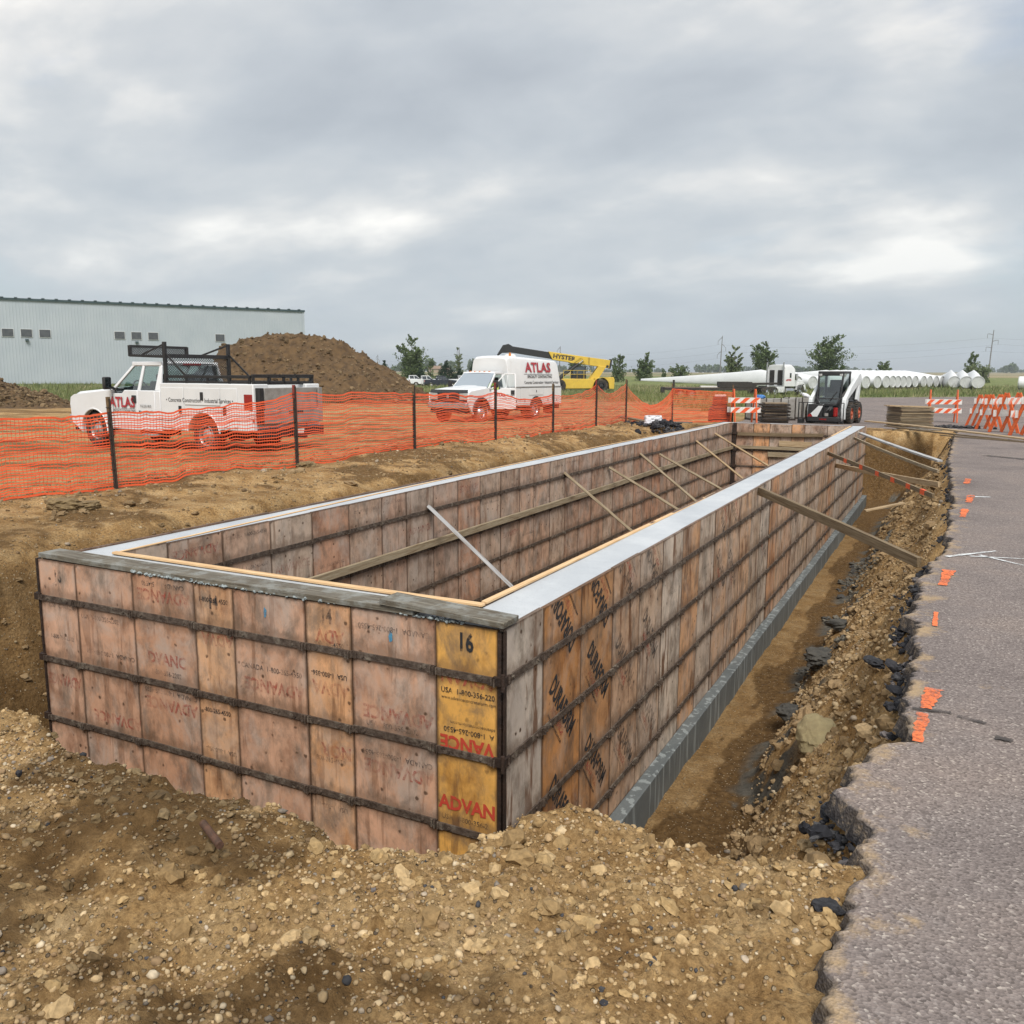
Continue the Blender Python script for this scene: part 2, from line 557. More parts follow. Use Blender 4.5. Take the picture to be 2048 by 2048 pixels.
def ground_h(x, y):
    x = np.asarray(x, float); y = np.asarray(y, float)
    g = gz(x, y)
    rough = sstep(60, 25, np.hypot(x - CAM.x, y - CAM.y))
    g = g + rough * (0.07 * fbm(x, y, 0.9, 3, 3) + 0.05 * fbm(x, y, 4.0, 3, 11))
    nearr = sstep(9, 4, np.hypot(x - CAM.x, y - CAM.y))
    g = g + nearr * (0.10 * fbm(x, y, 5.0, 5, 21, 0.66) + 0.08 * np.clip(fbm(x, y, 15.0, 3, 25, 0.65), 0, 1) + 0.05 * np.clip(fbm(x, y, 3.2, 3, 27) - 0.05, 0, 1) - 0.05)
    g = g + 0.10 * np.exp(-((x + 0.15) ** 2 / 0.5 + (y + 2.05) ** 2 / 0.10)) * 0.5
    # spoil along the fence side
    g = g + 0.16 * sstep(-6.2, -7.2, x) * sstep(-10.5, -8.3, x) * sstep(26, 22, y) * (0.35 + 1.1 * np.clip(fbm(x, y, 1.1, 4, 31) + 0.12, 0, 1))
    w = 0.5 * fbm(x, y, 0.55, 3, 41) + 0.22 * fbm(x, y, 2.4, 3, 45)
    # left bank
    top = -5.75 + 1.3 * fbm(y, x * 0, 0.35, 3, 51) + 0.35 * w
    toe = -4.75
    s = (x - toe) / (top - toe)
    hl = np.interp(s, [0, 0.12, 0.5, 0.85, 1.0, 1.25], [FLOOR, -1.75, -0.95, -0.30, -0.10, 0])
    hl = np.where(s > 1.25, 0, hl) + 0.24 * fbm(x, y, 1.9, 4, 55) * sstep(0, 0.25, s) * sstep(1.5, 1.0, s)
    # right bank, under the asphalt edge
    e = asphalt_edge(y)
    toe_r = 0.86 + 0.30 * fbm(y, y * 0, 0.8, 3, 61)
    s = (x - toe_r) / (e - toe_r)
    prof = np.interp(s, [-0.12, 0, 0.12, 0.42, 0.62, 0.72, 0.90, 1.0], [FLOOR, FLOOR + 0.05, -1.78, -1.22, -0.98, -0.72, -0.24, -0.055])
    hr = prof + (0.20 * fbm(x, y, 2.2, 4, 65) + 0.10 * fbm(x, y, 8.0, 3, 67)) * sstep(-0.05, 0.2, s) * sstep(1.05, 0.8, s)
    hr = np.where(s > 1.0, -0.06, hr)
    # near bank
    yc = np.interp(x, CREST[:, 0], CREST[:, 1]) + 0.05 * fbm(x, y, 5.0, 2, 71)
    t = y - yc
    hf = np.where(t < 0, 0, -1.7 * t) + 0.12 * fbm(x, y, 2.6, 4, 75) * sstep(0.05, 0.4, t)
    # far bank
    tb = (24.3 + 0.5 * fbm(x, y * 0, 0.8, 3, 81)) - y
    hb = np.where(tb < 0, 0, np.interp(tb, [0, 0.15, 0.5, 1.0], [-0.05, -0.75, -1.5, FLOOR - 0.05]))
    hb = hb + 0.2 * fbm(x, y, 1.6, 4, 85) * sstep(0, 0.3, tb)
    pit = np.maximum.reduce([hl, hr, hf, hb, np.full(x.shape, FLOOR) + 0.05 * fbm(x, y, 2.5, 4, 87) + 0.025 * fbm(x, y, 12, 3, 88)])
    pit = np.minimum(pit, 0)
    h = g + pit
    # bedding under the asphalt
    under = ((x > e + 0.03) & (y < 27.5)) | ((y >= 27.4) & (poly_sd(x, y, LOT) < 0))
    h = np.where(under, gz(x, y) - 0.09, h)
    return h, pit


def axis_pts(segs):
    out = []
    for a, b, st in segs:
        n = max(1, int(round((b - a) / st)))
        out += list(np.linspace(a, b, n, endpoint=False))
    out.append(segs[-1][1])
    return np.array(out)


def geo(a, b, n):
    return list(np.geomspace(abs(a), abs(b), n) * np.sign(a))


xs = np.concatenate([geo(-4200, -66, 26), axis_pts([(-64, -14, 1.4), (-14, -9, 0.16), (-9, -4.6, 0.055), (-4.6, -3.0, 0.05), (-3.0, 0.0, 0.026), (0.0, 2.36, 0.02), (2.36, 4, 0.12), (4, 66, 2.2)]), geo(70, 3600, 22)])
ys = np.concatenate([[-300, -150, -80, -40, -20, -10], axis_pts([(-7, -3.4, 0.12), (-3.4, -1.0, 0.0135), (-1.0, 1.2, 0.024), (1.2, 4, 0.03), (4, 12, 0.045), (12, 26, 0.08), (26, 60, 0.6), (60, 170, 2.2)]), geo(176, 5200, 34)])
X, Y = np.meshgrid(xs, ys, indexing='ij')
H, PIT = ground_h(X, Y)
sd = poly_sd(X, Y, YARD)
lot = poly_sd(X, Y, LOT)
nb = fbm(X, Y, 0.22, 4, 101) * 9 + fbm(X, Y, 1.3, 3, 103) * 2.5
grass_m = sstep(-0.8, 1.6, sd + nb * 0.55) * sstep(-0.6, 0.3, lot + fbm(X, Y, 0.8, 3, 105) * 1.4)
grass_m = np.where((X > asphalt_edge(Y)) & (Y < 27.4) & (Y > -7), 0, grass_m)
def damp(x, y):
    return sstep(0.0, 0.11, fbm(x, y, 0.95, 6, 111, 0.68)) * 0.88


damp_shade = damp(X, Y)
damp_shade = np.where(PIT < -1.9, sstep(-0.06, 0.10, 1.2 * fbm(X * 1.6, Y * 0.55, 1.7, 5, 113, 0.6) + (X - 0.33) * 1.7 * (X > 0)), damp_shade)
damp_shade = np.maximum(damp_shade, 0.55 * sstep(-0.3, -1.2, PIT) * (X < -3) + 1.0 * sstep(-0.2, -0.5, PIT) * (Y > 22.4) * (X < 1.7))  # far cut: damp, with the shade under its overhang painted in
damp_shade = np.maximum(damp_shade, 0.35 * (X < -3.8) * (X > -20) * sstep(-0.15, 0.2, fbm(X, Y, 0.9, 4, 117)))
damp_shade = np.where((X > 0.95) & (PIT < -0.04) & (Y < 22), damp_shade * 0.25, damp_shade)
damp_shade = np.maximum(damp_shade, 0.92 * (X < -3.3) * sstep(-0.03, -0.25, PIT) * sstep(-0.35, 0.0, fbm(X, Y, 1.3, 4, 119)))
damp_shade = np.where((PIT < -1.85) & (X > 0), np.maximum(damp_shade, 0.5), damp_shade)  # trench floor: damp, darkened throughout to paint in its deep shade
damp_shade = np.maximum(damp_shade, sstep(-0.35, -0.7, PIT) * (Y > 18.5) * sstep(1.6, 1.3, X) * (X > 0) * (Y < 26))  # shadowed undercut at the far trench end, painted along with its damp
clay = sstep(0.03, 0.13, fbm(X, Y, 2.6, 4, 121)) * sstep(0.55, 0.75, X) * sstep(1.35, 1.1, X) * (PIT < -1.1)
dcam = (X - CAM.x) * sin(YAW) + (Y - CAM.y) * cos(YAW)
field = sstep(230, 320, dcam + fbm(X, Y, 0.01, 3, 131) * 60)
nx, ny = len(xs), len(ys)
idx = np.arange(nx * ny).reshape(nx, ny)
Fq = np.stack([idx[:-1, :-1], idx[1:, :-1], idx[1:, 1:], idx[:-1, 1:]], -1).reshape(-1, 4)
# leave out what lies inside the walls' footing ring underfoot and far under the asphalt
me = arrays_mesh('ground', np.stack([X, Y, H], -1).reshape(-1, 3), Fq)
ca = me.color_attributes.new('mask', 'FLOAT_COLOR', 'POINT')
ca.data.foreach_set('color', np.stack([grass_m, damp_shade, clay, field], -1).astype(np.float32).ravel())


def ground_material():
    m, nt, b, L = newmat('soil_and_turf')
    at = nd(nt, 'ShaderNodeAttribute', attribute_name='mask')
    sp = nd(nt, 'ShaderNodeSeparateColor')
    L(at.outputs['Color'], sp.inputs[0])
    ge = nd(nt, 'ShaderNodeNewGeometry')
    P = ge.outputs['Position']

    def noise(scale, detail=6.0, rough=0.6, dist=0.0):
        n = nd(nt, 'ShaderNodeTexNoise', i_Scale=scale, i_Detail=detail, i_Roughness=rough, i_Distortion=dist)
        L(P, n.inputs['Vector'])
        return n.outputs['Fac']

    def mix(f, a, b_):
        x = nd(nt, 'ShaderNodeMix', data_type='RGBA')
        for s_, k in ((f, 'Factor'), (a, 'A'), (b_, 'B')):
            if isinstance(s_, tuple):
                x.inputs[k].default_value = (*s_, 1)
            elif isinstance(s_, float):
                x.inputs[k].default_value = s_
            else:
                L(s_, x.inputs[k])
        return x.outputs['Result']

    n_mid = noise(3.2, 8, 0.65)
    n_fine = noise(45, 6, 0.7)
    tan = ramp(nt, [(0.30, (0.265, 0.148, 0.056)), (0.43, (0.445, 0.272, 0.115)), (0.56, (0.57, 0.375, 0.178)), (0.72, (0.66, 0.475, 0.26))])
    L(n_mid, tan.inputs[0])
    grit = ramp(nt, [(0.36, (0.55, 0.52, 0.48)), (0.55, (1.0, 1.0, 1.0)), (0.70, (1.24, 1.22, 1.16))])
    L(n_fine, grit.inputs[0])
    mul = nd(nt, 'ShaderNodeMix', data_type='RGBA', blend_type='MULTIPLY')
    mul.inputs['Factor'].default_value = 1.0
    L(tan.outputs[0], mul.inputs['A']); L(grit.outputs[0], mul.inputs['B'])
    # small gravel seen in the soil
    vo = nd(nt, 'ShaderNodeTexVoronoi', i_Scale=46.0)
    L(P, vo.inputs['Vector'])
    sc = nd(nt, 'ShaderNodeSeparateColor')
    L(vo.outputs['Color'], sc.inputs[0])
    pick = nd(nt, 'ShaderNodeMath', operation='GREATER_THAN', i_1=0.78)
    L(sc.outputs[0], pick.inputs[0])
    dd = ramp(nt, [(0.26, 1.0), (0.36, 0.0)])
    L(vo.outputs['Distance'], dd.inputs[0])
    stf = nd(nt, 'ShaderNodeMath', operation='MULTIPLY')
    L(pick.outputs[0], stf.inputs[0]); L(dd.outputs[0], stf.inputs[1])
    stc = ramp(nt, [(0.0, (0.48, 0.35, 0.20)), (0.35, (0.58, 0.46, 0.31)), (0.7, (0.36, 0.25, 0.14)), (1.0, (0.14, 0.11, 0.085))])
    L(sc.outputs[1], stc.inputs[0])
    soil = mix(stf.outputs[0], mul.outputs['Result'], stc.outputs[0])
    wet = ramp(nt, [(0.3, (0.075, 0.040, 0.014)), (0.5, (0.140, 0.079, 0.030)), (0.72, (0.25, 0.152, 0.066))])  # damp soil tone, also used for the painted pit shade
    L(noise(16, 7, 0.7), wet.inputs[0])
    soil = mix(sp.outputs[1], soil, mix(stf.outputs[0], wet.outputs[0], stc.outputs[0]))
    clayc = ramp(nt, [(0.3, (0.062, 0.058, 0.050)), (0.62, (0.16, 0.145, 0.118))])
    L(noise(11, 6), clayc.inputs[0])
    soil = mix(sp.outputs[2], soil, clayc.outputs[0])
    gr = ramp(nt, [(0.30, (0.095, 0.125, 0.040)), (0.46, (0.160, 0.190, 0.066)), (0.60, (0.235, 0.245, 0.105)), (0.76, (0.31, 0.275, 0.145))])
    L(noise(0.55, 9, 0.72), gr.inputs[0])
    fieldc = ramp(nt, [(0.40, (0.150, 0.180, 0.080)), (0.47, (0.270, 0.225, 0.125)), (0.60, (0.330, 0.270, 0.160))])
    L(noise(0.0032, 4, 0.5), fieldc.inputs[0])
    turf = mix(at.outputs['Alpha'], gr.outputs[0], fieldc.outputs[0])
    col = mix(sp.outputs[0], soil, turf)
    L(col, b.inputs['Base Color'])
    b.inputs['Roughness'].default_value = 0.95
    b.inputs['Specular IOR Level'].default_value = 0.15
    h1 = nd(nt, 'ShaderNodeMath', operation='ADD')
    L(noise(26, 8, 0.72), h1.inputs[0]); L(stf.outputs[0], h1.inputs[1])
    bp_ = nd(nt, 'ShaderNodeBump', i_Strength=1.0, i_Distance=0.045)
    L(h1.outputs[0], bp_.inputs['Height']); L(bp_.outputs[0], b.inputs['Normal'])
    return m


SOIL = ground_material()
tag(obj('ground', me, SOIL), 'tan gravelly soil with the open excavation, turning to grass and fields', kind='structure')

# ------------------------------------------------------------------ asphalt lot
def asphalt_material():
    m, nt, b, L = newmat('weathered_asphalt')
    ge = nd(nt, 'ShaderNodeNewGeometry')
    P = ge.outputs['Position']
    vo = nd(nt, 'ShaderNodeTexVoronoi', i_Scale=105.0, i_Randomness=1.0)
    L(P, vo.inputs['Vector'])
    sc = nd(nt, 'ShaderNodeSeparateColor')
    L(vo.outputs['Color'], sc.inputs[0])
    agg = ramp(nt, [(0.0, (0.130, 0.107, 0.097)), (0.25, (0.185, 0.154, 0.141)), (0.75, (0.230, 0.191, 0.175)), (0.93, (0.275, 0.234, 0.214)), (1.0, (0.40, 0.35, 0.31))])
    L(sc.outputs[0], agg.inputs[0])
    n = nd(nt, 'ShaderNodeTexNoise', i_Scale=0.7, i_Detail=8.0, i_Roughness=0.65)
    L(P, n.inputs['Vector'])
    bl = ramp(nt, [(0.33, (0.72, 0.71, 0.72)), (0.5, (1, 1, 1)), (0.68, (1.16, 1.12, 1.07))])
    L(n.outputs['Fac'], bl.inputs[0])
    mul = nd(nt, 'ShaderNodeMix', data_type='RGBA', blend_type='MULTIPLY')
    mul.inputs['Factor'].default_value = 1.0
    L(agg.outputs[0], mul.inputs['A']); L(bl.outputs[0], mul.inputs['B'])
    # soil tracked and spilled near the broken edge
    at = nd(nt, 'ShaderNodeAttribute', attribute_name='edge')
    n2 = nd(nt, 'ShaderNodeTexNoise', i_Scale=3.4, i_Detail=9.0, i_Roughness=0.72)
    L(P, n2.inputs['Vector'])
    ad = nd(nt, 'ShaderNodeMath', operation='ADD')
    L(at.outputs['Fac'], ad.inputs[0]); L(n2.outputs['Fac'], ad.inputs[1])
    sr = ramp(nt, [(0.86, 0.0), (1.10, 0.8)])
    sr.color_ramp.elements[1].position = 1.0
    L(ad.outputs[0], sr.inputs[0])
    mx = nd(nt, 'ShaderNodeMix', data_type='RGBA')
    L(sr.outputs[0], mx.inputs['Factor']); L(mul.outputs['Result'], mx.inputs['A'])
    mx.inputs['B'].default_value = (0.42, 0.295, 0.165, 1)
    # the fresh broken side is black
    at2 = nd(nt, 'ShaderNodeAttribute', attribute_name='side')
    mx2 = nd(nt, 'ShaderNodeMix', data_type='RGBA')
    L(at2.outputs['Fac'], mx2.inputs['Factor']); L(mx.outputs['Result'], mx2.inputs['A'])
    n5 = nd(nt, 'ShaderNodeTexNoise', i_Scale=22.0, i_Detail=8.0, i_Roughness=0.75); L(P, n5.inputs['Vector'])
    bk = ramp(nt, [(0.40, (0.016, 0.016, 0.019)), (0.52, (0.055, 0.052, 0.054)), (0.60, (0.19, 0.15, 0.11)), (0.70, (0.40, 0.28, 0.16))]); L(n5.outputs['Fac'], bk.inputs[0])
    L(bk.outputs[0], mx2.inputs['B'])
    L(mx2.outputs['Result'], b.inputs['Base Color'])
    b.inputs['Roughness'].default_value = 0.9
    b.inputs['Specular IOR Level'].default_value = 0.25
    bp_ = nd(nt, 'ShaderNodeBump', i_Strength=0.55, i_Distance=0.008)
    L(vo.outputs['Distance'], bp_.inputs['Height']); L(bp_.outputs[0], b.inputs['Normal'])
    return m


def asphalt_sheet():
    V = []; Fs = []; eg = []; sdv = []
    yr = axis_pts([(-8, -3, 0.1), (-3, 4, 0.018), (4, 12, 0.045), (12, 27.5, 0.09)])
    off = np.array([0, 0, 0.02, 0.05, 0.1, 0.2, 0.4, 0.7, 1.2, 2.5, 5, 12, 26, 58])
    e = asphalt_edge(yr)
    nrow, nc = len(yr), len(off)
    Xa = e[:, None] + off[None, :] * np.ones((nrow, 1))
    Ya = np.repeat(yr[:, None], nc, 1)
    Za = gz(Xa, Ya) + 0.004 + 0.006 * fbm(Xa, Ya, 1.5, 3, 141) * np.minimum(1, off / 0.3)[None, :]
    drop = 0.02 + 0.05 * np.clip(fbm(yr, yr * 0, 3.3, 3, 143) + 0.1, 0, 1)
    Za[:, 1] -= drop * 0.4
    Xa[:, 0] -= 0.012 + 0.03 * vnoise(yr * 14, yr * 0, 145)
    Za[:, 0] -= 0.10
    eg.append(np.interp(off, [0, 0.15, 0.6, 1.4], [0.42, 0.30, 0.14, 0.0])[None, :].repeat(nrow, 0).ravel())
    s_ = np.zeros((nrow, nc)); s_[:, 0] = 1; s_[:, 1] = 0.75
    sdv.append(s_.ravel())
    V.append(np.stack([Xa, Ya, Za], -1).reshape(-1, 3))
    i = np.arange(nrow * nc).reshape(nrow, nc)
    Fs.append(np.stack([i[:-1, :-1], i[:-1, 1:], i[1:, 1:], i[1:, :-1]], -1).reshape(-1, 4))
    base = nrow * nc
    # lot behind the far end
    yb = axis_pts([(27.5, 32, 0.15), (32, 86, 1.5), (86, 145, 3)])
    yfar = lambda x: np.interp(x, [-6.2, 8.8, 60], [86, 105, 145])
    tx = np.concatenate([np.linspace(0, 0.18, 60), np.linspace(0.19, 1, 30)])
    xl = np.interp(yb, [27.2, 37, 52, 86, 105, 145], [-5.2, -6.2, -6.7, -6.2, 8.8, 59.9])
    Xb = xl[:, None] + (60 - xl)[:, None] * tx[None, :]
    Yb = np.repeat(yb[:, None], len(tx), 1)
    Yb[0] += np.where(Xb[0] < 2.3, 0.9 * fbm(Xb[0], Xb[0] * 0, 0.9, 4, 147), 0)
    Zb = gz(Xb, Yb) + 0.004
    # skirt row in front
    sk = np.stack([Xb[0], Yb[0] - 0.03, Zb[0] - 0.12], -1)
    V.append(sk); V.append(np.stack([Xb, Yb, Zb], -1).reshape(-1, 3))
    nr, ncb = len(yb) + 1, len(tx)
    i = base + np.arange(nr * ncb).reshape(nr, ncb)
    Fs.append(np.stack([i[:-1, :-1], i[:-1, 1:], i[1:, 1:], i[1:, :-1]], -1).reshape(-1, 4))
    a = np.zeros((nr, ncb)); a[:8] = np.linspace(0.4, 0.0, 8)[:, None]; eg.append(a.ravel())
    s_ = np.zeros((nr, ncb)); s_[0] = 1; sdv.append(s_.ravel())
    me = arrays_mesh('asphalt_lot', np.concatenate(V), np.concatenate(Fs), False)
    for nm, arr in (('edge', np.concatenate(eg)), ('side', np.concatenate(sdv))):
        at = me.attributes.new(nm, 'FLOAT', 'POINT')
        at.data.foreach_set('value', arr.astype(np.float32))
    return me


ASPH = asphalt_material()
LOT_OBJ = tag(obj('asphalt_lot', asphalt_sheet(), ASPH), 'weathered reddish grey asphalt with a broken ragged edge', kind='structure')

# sprayed marks on the asphalt
SPRAY_O = print_mat('orange_spray_paint', (0.90, 0.20, 0.06), 0.80, 45)
SPRAY_W = print_mat('white_spray_paint', (0.80, 0.82, 0.82), 0.80, 45)
STAIN = print_mat('dark_oil_stain', (0.06, 0.05, 0.045), 0.80, 20)


def spray(p0, p1, w0, w1, mat):
    p0, p1 = np.array(p0, float), np.array(p1, float)
    d = p1 - p0; ln = np.hypot(*d); d /= ln; n = np.array([-d[1], d[0]])
    m = 14; V = []; F = []
    for i in range(m + 1):
        t = i / m
        w = (w0 + (w1 - w0) * t) / 2
        for k, sgn in enumerate((-1, 1)):
            j = 1 + 0.6 * (random.random() - 0.5)
            q = p0 + d * (ln * t) + n * (sgn * w * j)
            V.append((q[0], q[1], G(*q) + 0.012))
    for i in range(m):
        F.append((2 * i, 2 * i + 1, 2 * i + 3, 2 * i + 2))
    obj('paint_mark', arrays_mesh('paint_mark', V, F), mat, LOT_OBJ)


spray((2.135, -0.02), (2.15, 0.36), 0.05, 0.055, SPRAY_O)
spray((2.155, 0.42), (2.19, 0.75), 0.055, 0.085, SPRAY_O)
spray((2.165, 2.02), (2.168, 2.40), 0.028, 0.03, SPRAY_O)
spray((2.195, 3.28), (2.235, 3.9), 0.055, 0.09, SPRAY_O)
spray((2.355, 7.05), (2.385, 7.75), 0.07, 0.09, SPRAY_O)
spray((2.43, 8.4), (2.47, 9.2), 0.07, 0.09, SPRAY_O)
spray((2.42, 10.6), (2.46, 11.3), 0.08, 0.08, SPRAY_O)
spray((2.21, 4.50), (2.62, 5.0), 0.05, 0.03, SPRAY_W)
spray((2.40, 4.62), (2.95, 4.75), 0.035, 0.02, SPRAY_W)
spray((2.48, 4.72), (2.86, 4.36), 0.035, 0.025, SPRAY_W)
spray((2.42, 9.0), (2.7, 9.1), 0.12, 0.05, SPRAY_W)
spray((2.10, 0.40), (2.27, 0.43), 0.04, 0.03, STAIN)
spray((2.30, 0.40), (2.42, 0.36), 0.04, 0.02, STAIN)
spray((2.45, 0.20), (2.52, 0.19), 0.05, 0.03, STAIN)
spray((2.8, 16.0), (3.9, 15.2), 0.3, 0.2, STAIN)
spray((2.5, 28.0), (6.0, 26.5), 0.5, 0.2, STAIN)

# ------------------------------------------------------------------ loose stones and clods
def ico(sub):
    t = (1 + sqrt(5)) / 2
    v = np.array([(-1, t, 0), (1, t, 0), (-1, -t, 0), (1, -t, 0), (0, -1, t), (0, 1, t), (0, -1, -t), (0, 1, -t), (t, 0, -1), (t, 0, 1), (-t, 0, -1), (-t, 0, 1)], float)
    v /= np.linalg.norm(v[0])
    f = np.array([(0, 11, 5), (0, 5, 1), (0, 1, 7), (0, 7, 10), (0, 10, 11), (1, 5, 9), (5, 11, 4), (11, 10, 2), (10, 7, 6), (7, 1, 8), (3, 9, 4), (3, 4, 2), (3, 2, 6), (3, 6, 8), (3, 8, 9), (4, 9, 5), (2, 4, 11), (6, 2, 10), (8, 6, 7), (9, 8, 1)])
    for _ in range(sub):
        V = [tuple(p) for p in v]; F = []; c = {}
        def mid(a, b):
            k = (min(a, b), max(a, b))
            if k not in c:
                p = np.array(V[a]) + np.array(V[b]); p /= np.linalg.norm(p)
                c[k] = len(V); V.append(tuple(p))
            return c[k]
        for a, b, d in f:
            ab, bd, da = mid(a, b), mid(b, d), mid(d, a)
            F += [(a, ab, da), (b, bd, ab), (d, da, bd), (ab, bd, da)]
        v, f = np.array(V), np.array(F)
    return v, f


def scatter_stones(name, pts, sizes, cols, sub, mat, rng, label, jag=0.22, flat=0.7, smooth=True, sink=0.35):
    bv, bf = ico(sub)
    n = len(pts); m = len(bv)
    ang = rng.uniform(0, 2 * pi, n)
    sc = np.stack([rng.uniform(0.75, 1.25, n), rng.uniform(0.65, 1.0, n), rng.uniform(0.45, 0.9, n) * flat / 0.7], 1) * sizes[:, None]
    V = bv[None] * (1 + rng.uniform(-jag, jag, (n, m, 1)))
    V = V * sc[:, None, :]
    tl = rng.uniform(-0.5, 0.5, n)
    c, s_ = np.cos(tl)[:, None], np.sin(tl)[:, None]
    V = np.stack([V[..., 0] * c - V[..., 2] * s_, V[..., 1], V[..., 0] * s_ + V[..., 2] * c], -1)
    c, s_ = np.cos(ang)[:, None], np.sin(ang)[:, None]
    V = np.stack([V[..., 0] * c - V[..., 1] * s_, V[..., 0] * s_ + V[..., 1] * c, V[..., 2]], -1)
    V = V + pts[:, None, :] + np.array([0, 0, 1.0]) * (sizes * (0.55 - sink))[:, None, None]
    F = (bf[None] + (np.arange(n) * m)[:, None, None]).reshape(-1, 3)
    me = arrays_mesh(name, V.reshape(-1, 3), F, smooth)
    ca = me.color_attributes.new('tone', 'FLOAT_COLOR', 'POINT')
    C4 = np.concatenate([cols, np.ones((n, 1))], 1)
    ca.data.foreach_set('color', np.repeat(C4, m, 0).astype(np.float32).ravel())
    return tag(obj(name, me, mat), label, kind='stuff')


def tone_material(name, rough=0.85, bump=0.3, bscale=60):
    m, nt, b, L = newmat(name)
    at = nd(nt, 'ShaderNodeAttribute', attribute_name='tone')
    ge = nd(nt, 'ShaderNodeNewGeometry')
    n = nd(nt, 'ShaderNodeTexNoise', i_Scale=bscale, i_Detail=5.0)
    L(ge.outputs['Position'], n.inputs['Vector'])
    r = ramp(nt, [(0.3, 0.72), (0.7, 1.18)])
    L(n.outputs['Fac'], r.inputs[0])
    mul = nd(nt, 'ShaderNodeMix', data_type='RGBA', blend_type='MULTIPLY')
    mul.inputs['Factor'].default_value = 1
    L(at.outputs['Color'], mul.inputs['A']); L(r.outputs[0], mul.inputs['B'])
    L(mul.outputs['Result'], b.inputs['Base Color'])
    b.inputs['Roughness'].default_value = rough
    b.inputs['Specular IOR Level'].default_value = 0.3
    if bump:
        bp_ = nd(nt, 'ShaderNodeBump', i_Strength=bump, i_Distance=0.01)
        L(n.outputs['Fac'], bp_.inputs['Height']); L(bp_.outputs[0], b.inputs['Normal'])
    return m


STONE = tone_material('stone_tones')
PAL = np.array([(0.44, 0.31, 0.165), (0.52, 0.39, 0.23), (0.60, 0.49, 0.34), (0.37, 0.25, 0.13), (0.29, 0.19, 0.10), (0.42, 0.34, 0.25), (0.24, 0.20, 0.16), (0.06, 0.06, 0.065)])
PW = np.array([0.27, 0.13, 0.025, 0.26, 0.22, 0.04, 0.035, 0.02]); PW /= PW.sum()


def on_ground(rng, n, x0, x1, y0, y1, keep=None):
    x = rng.uniform(x0, x1, n); y = rng.uniform(y0, y1, n)
    if keep is not None:
        k = keep(x, y); x, y = x[k], y[k]
    h, pit = ground_h(x, y)
    return np.stack([x, y, h], 1), pit


rng = np.random.default_rng(5)
off_lot = lambda x, y: x < asphalt_edge(y) - 0.03
clump = lambda x, y: off_lot(x, y) & (fbm(x, y, 2.2, 4, 151) + 0.16 > rng.uniform(-0.10, 0.34, len(x)))
P_, pit = on_ground(rng, 34000, -2.6, 2.1, -3.4, -1.05, clump)
k = pit > -0.8; P_ = P_[k]
s = np.clip(rng.lognormal(math.log(0.0052), 0.48, len(P_)), 0.003, 0.018)
scatter_stones('gravel', P_, s, PAL[rng.choice(8, len(P_), p=PW)] * rng.uniform(0.85, 1.15, (len(P_), 1)) * (1 - 0.5 * damp(P_[:, 0], P_[:, 1]))[:, None], 0, STONE, rng, 'small tan and grey gravel lying loose on the near soil')
P_, pit = on_ground(rng, 330, -2.6, 2.05, -3.4, -1.1, clump)
P_ = P_[pit > -0.5]
s = np.clip(rng.lognormal(math.log(0.0125), 0.36, len(P_)), 0.009, 0.036)
scatter_stones('gravel', P_, s, PAL[rng.choice(8, len(P_), p=PW)] * rng.uniform(0.9, 1.15, (len(P_), 1)), 2, STONE, rng, 'larger rounded pebbles scattered over the near soil', 0.13, 0.6, True, 0.55)
P_, pit = on_ground(rng, 15000, 0.8, 2.1, -1.15, 12, lambda x, y: off_lot(x, y) & (fbm(x, y, 1.6, 4, 153) + 0.2 > rng.uniform(-0.1, 0.4, len(x))))
s = np.clip(rng.lognormal(math.log(0.010), 0.5, len(P_)), 0.005, 0.04)
scatter_stones('gravel', P_, s, PAL[rng.choice(7, len(P_), p=PW[:7] / PW[:7].sum())] * rng.uniform(0.85, 1.1, (len(P_), 1)), 0, STONE, rng, 'stones loose on the bank below the asphalt edge')
P_, pit = on_ground(rng, 5000, -9.5, -4.4, -1.5, 24)
s = np.clip(rng.lognormal(math.log(0.012), 0.5, len(P_)), 0.006, 0.05)
scatter_stones('gravel', P_, s, PAL[rng.choice(7, len(P_), p=PW[:7] / PW[:7].sum())] * rng.uniform(0.55, 0.9, (len(P_), 1)), 0, STONE, rng, 'stones loose on the bank beside the orange fence')
# soil clods
SOILT = np.array([(0.34, 0.23, 0.12), (0.27, 0.18, 0.09), (0.22, 0.145, 0.07), (0.40, 0.28, 0.15)])
P_, pit = on_ground(rng, 2600, 0.85, 2.05, -1.1, 20, off_lot)
s = np.clip(rng.lognormal(math.log(0.024), 0.5, len(P_)), 0.012, 0.10)
scatter_stones('soil_clods', P_, s, SOILT[rng.choice(4, len(P_))], 1, STONE, rng, 'crumbled soil lumps lying on the right bank', 0.3, 0.7, False)
P_, pit = on_ground(rng, 2600, -9.8, -4.5, -1.4, 25)
s = np.clip(rng.lognormal(math.log(0.019), 0.55, len(P_)), 0.008, 0.09)
scatter_stones('soil_clods', P_, s, SOILT[rng.choice(4, len(P_))] * 0.8, 1, STONE, rng, 'crumbled soil lumps along the bank by the fence', 0.3, 0.7, False)
P_, pit = on_ground(rng, 2600, 0.62, 1.30, -0.6, 14, lambda x, y: fbm(x, y, 1.1, 3, 155) > 0.07)
s = np.clip(rng.lognormal(math.log(0.02), 0.6, len(P_)), 0.008, 0.08)
scatter_stones('clay_clods', P_, s, np.array([(0.105, 0.095, 0.078), (0.16, 0.145, 0.115), (0.07, 0.066, 0.06)])[rng.choice(3, len(P_))], 1, STONE, rng, 'dark grey clay lumps at the foot of the right bank', 0.3, 0.55, False)
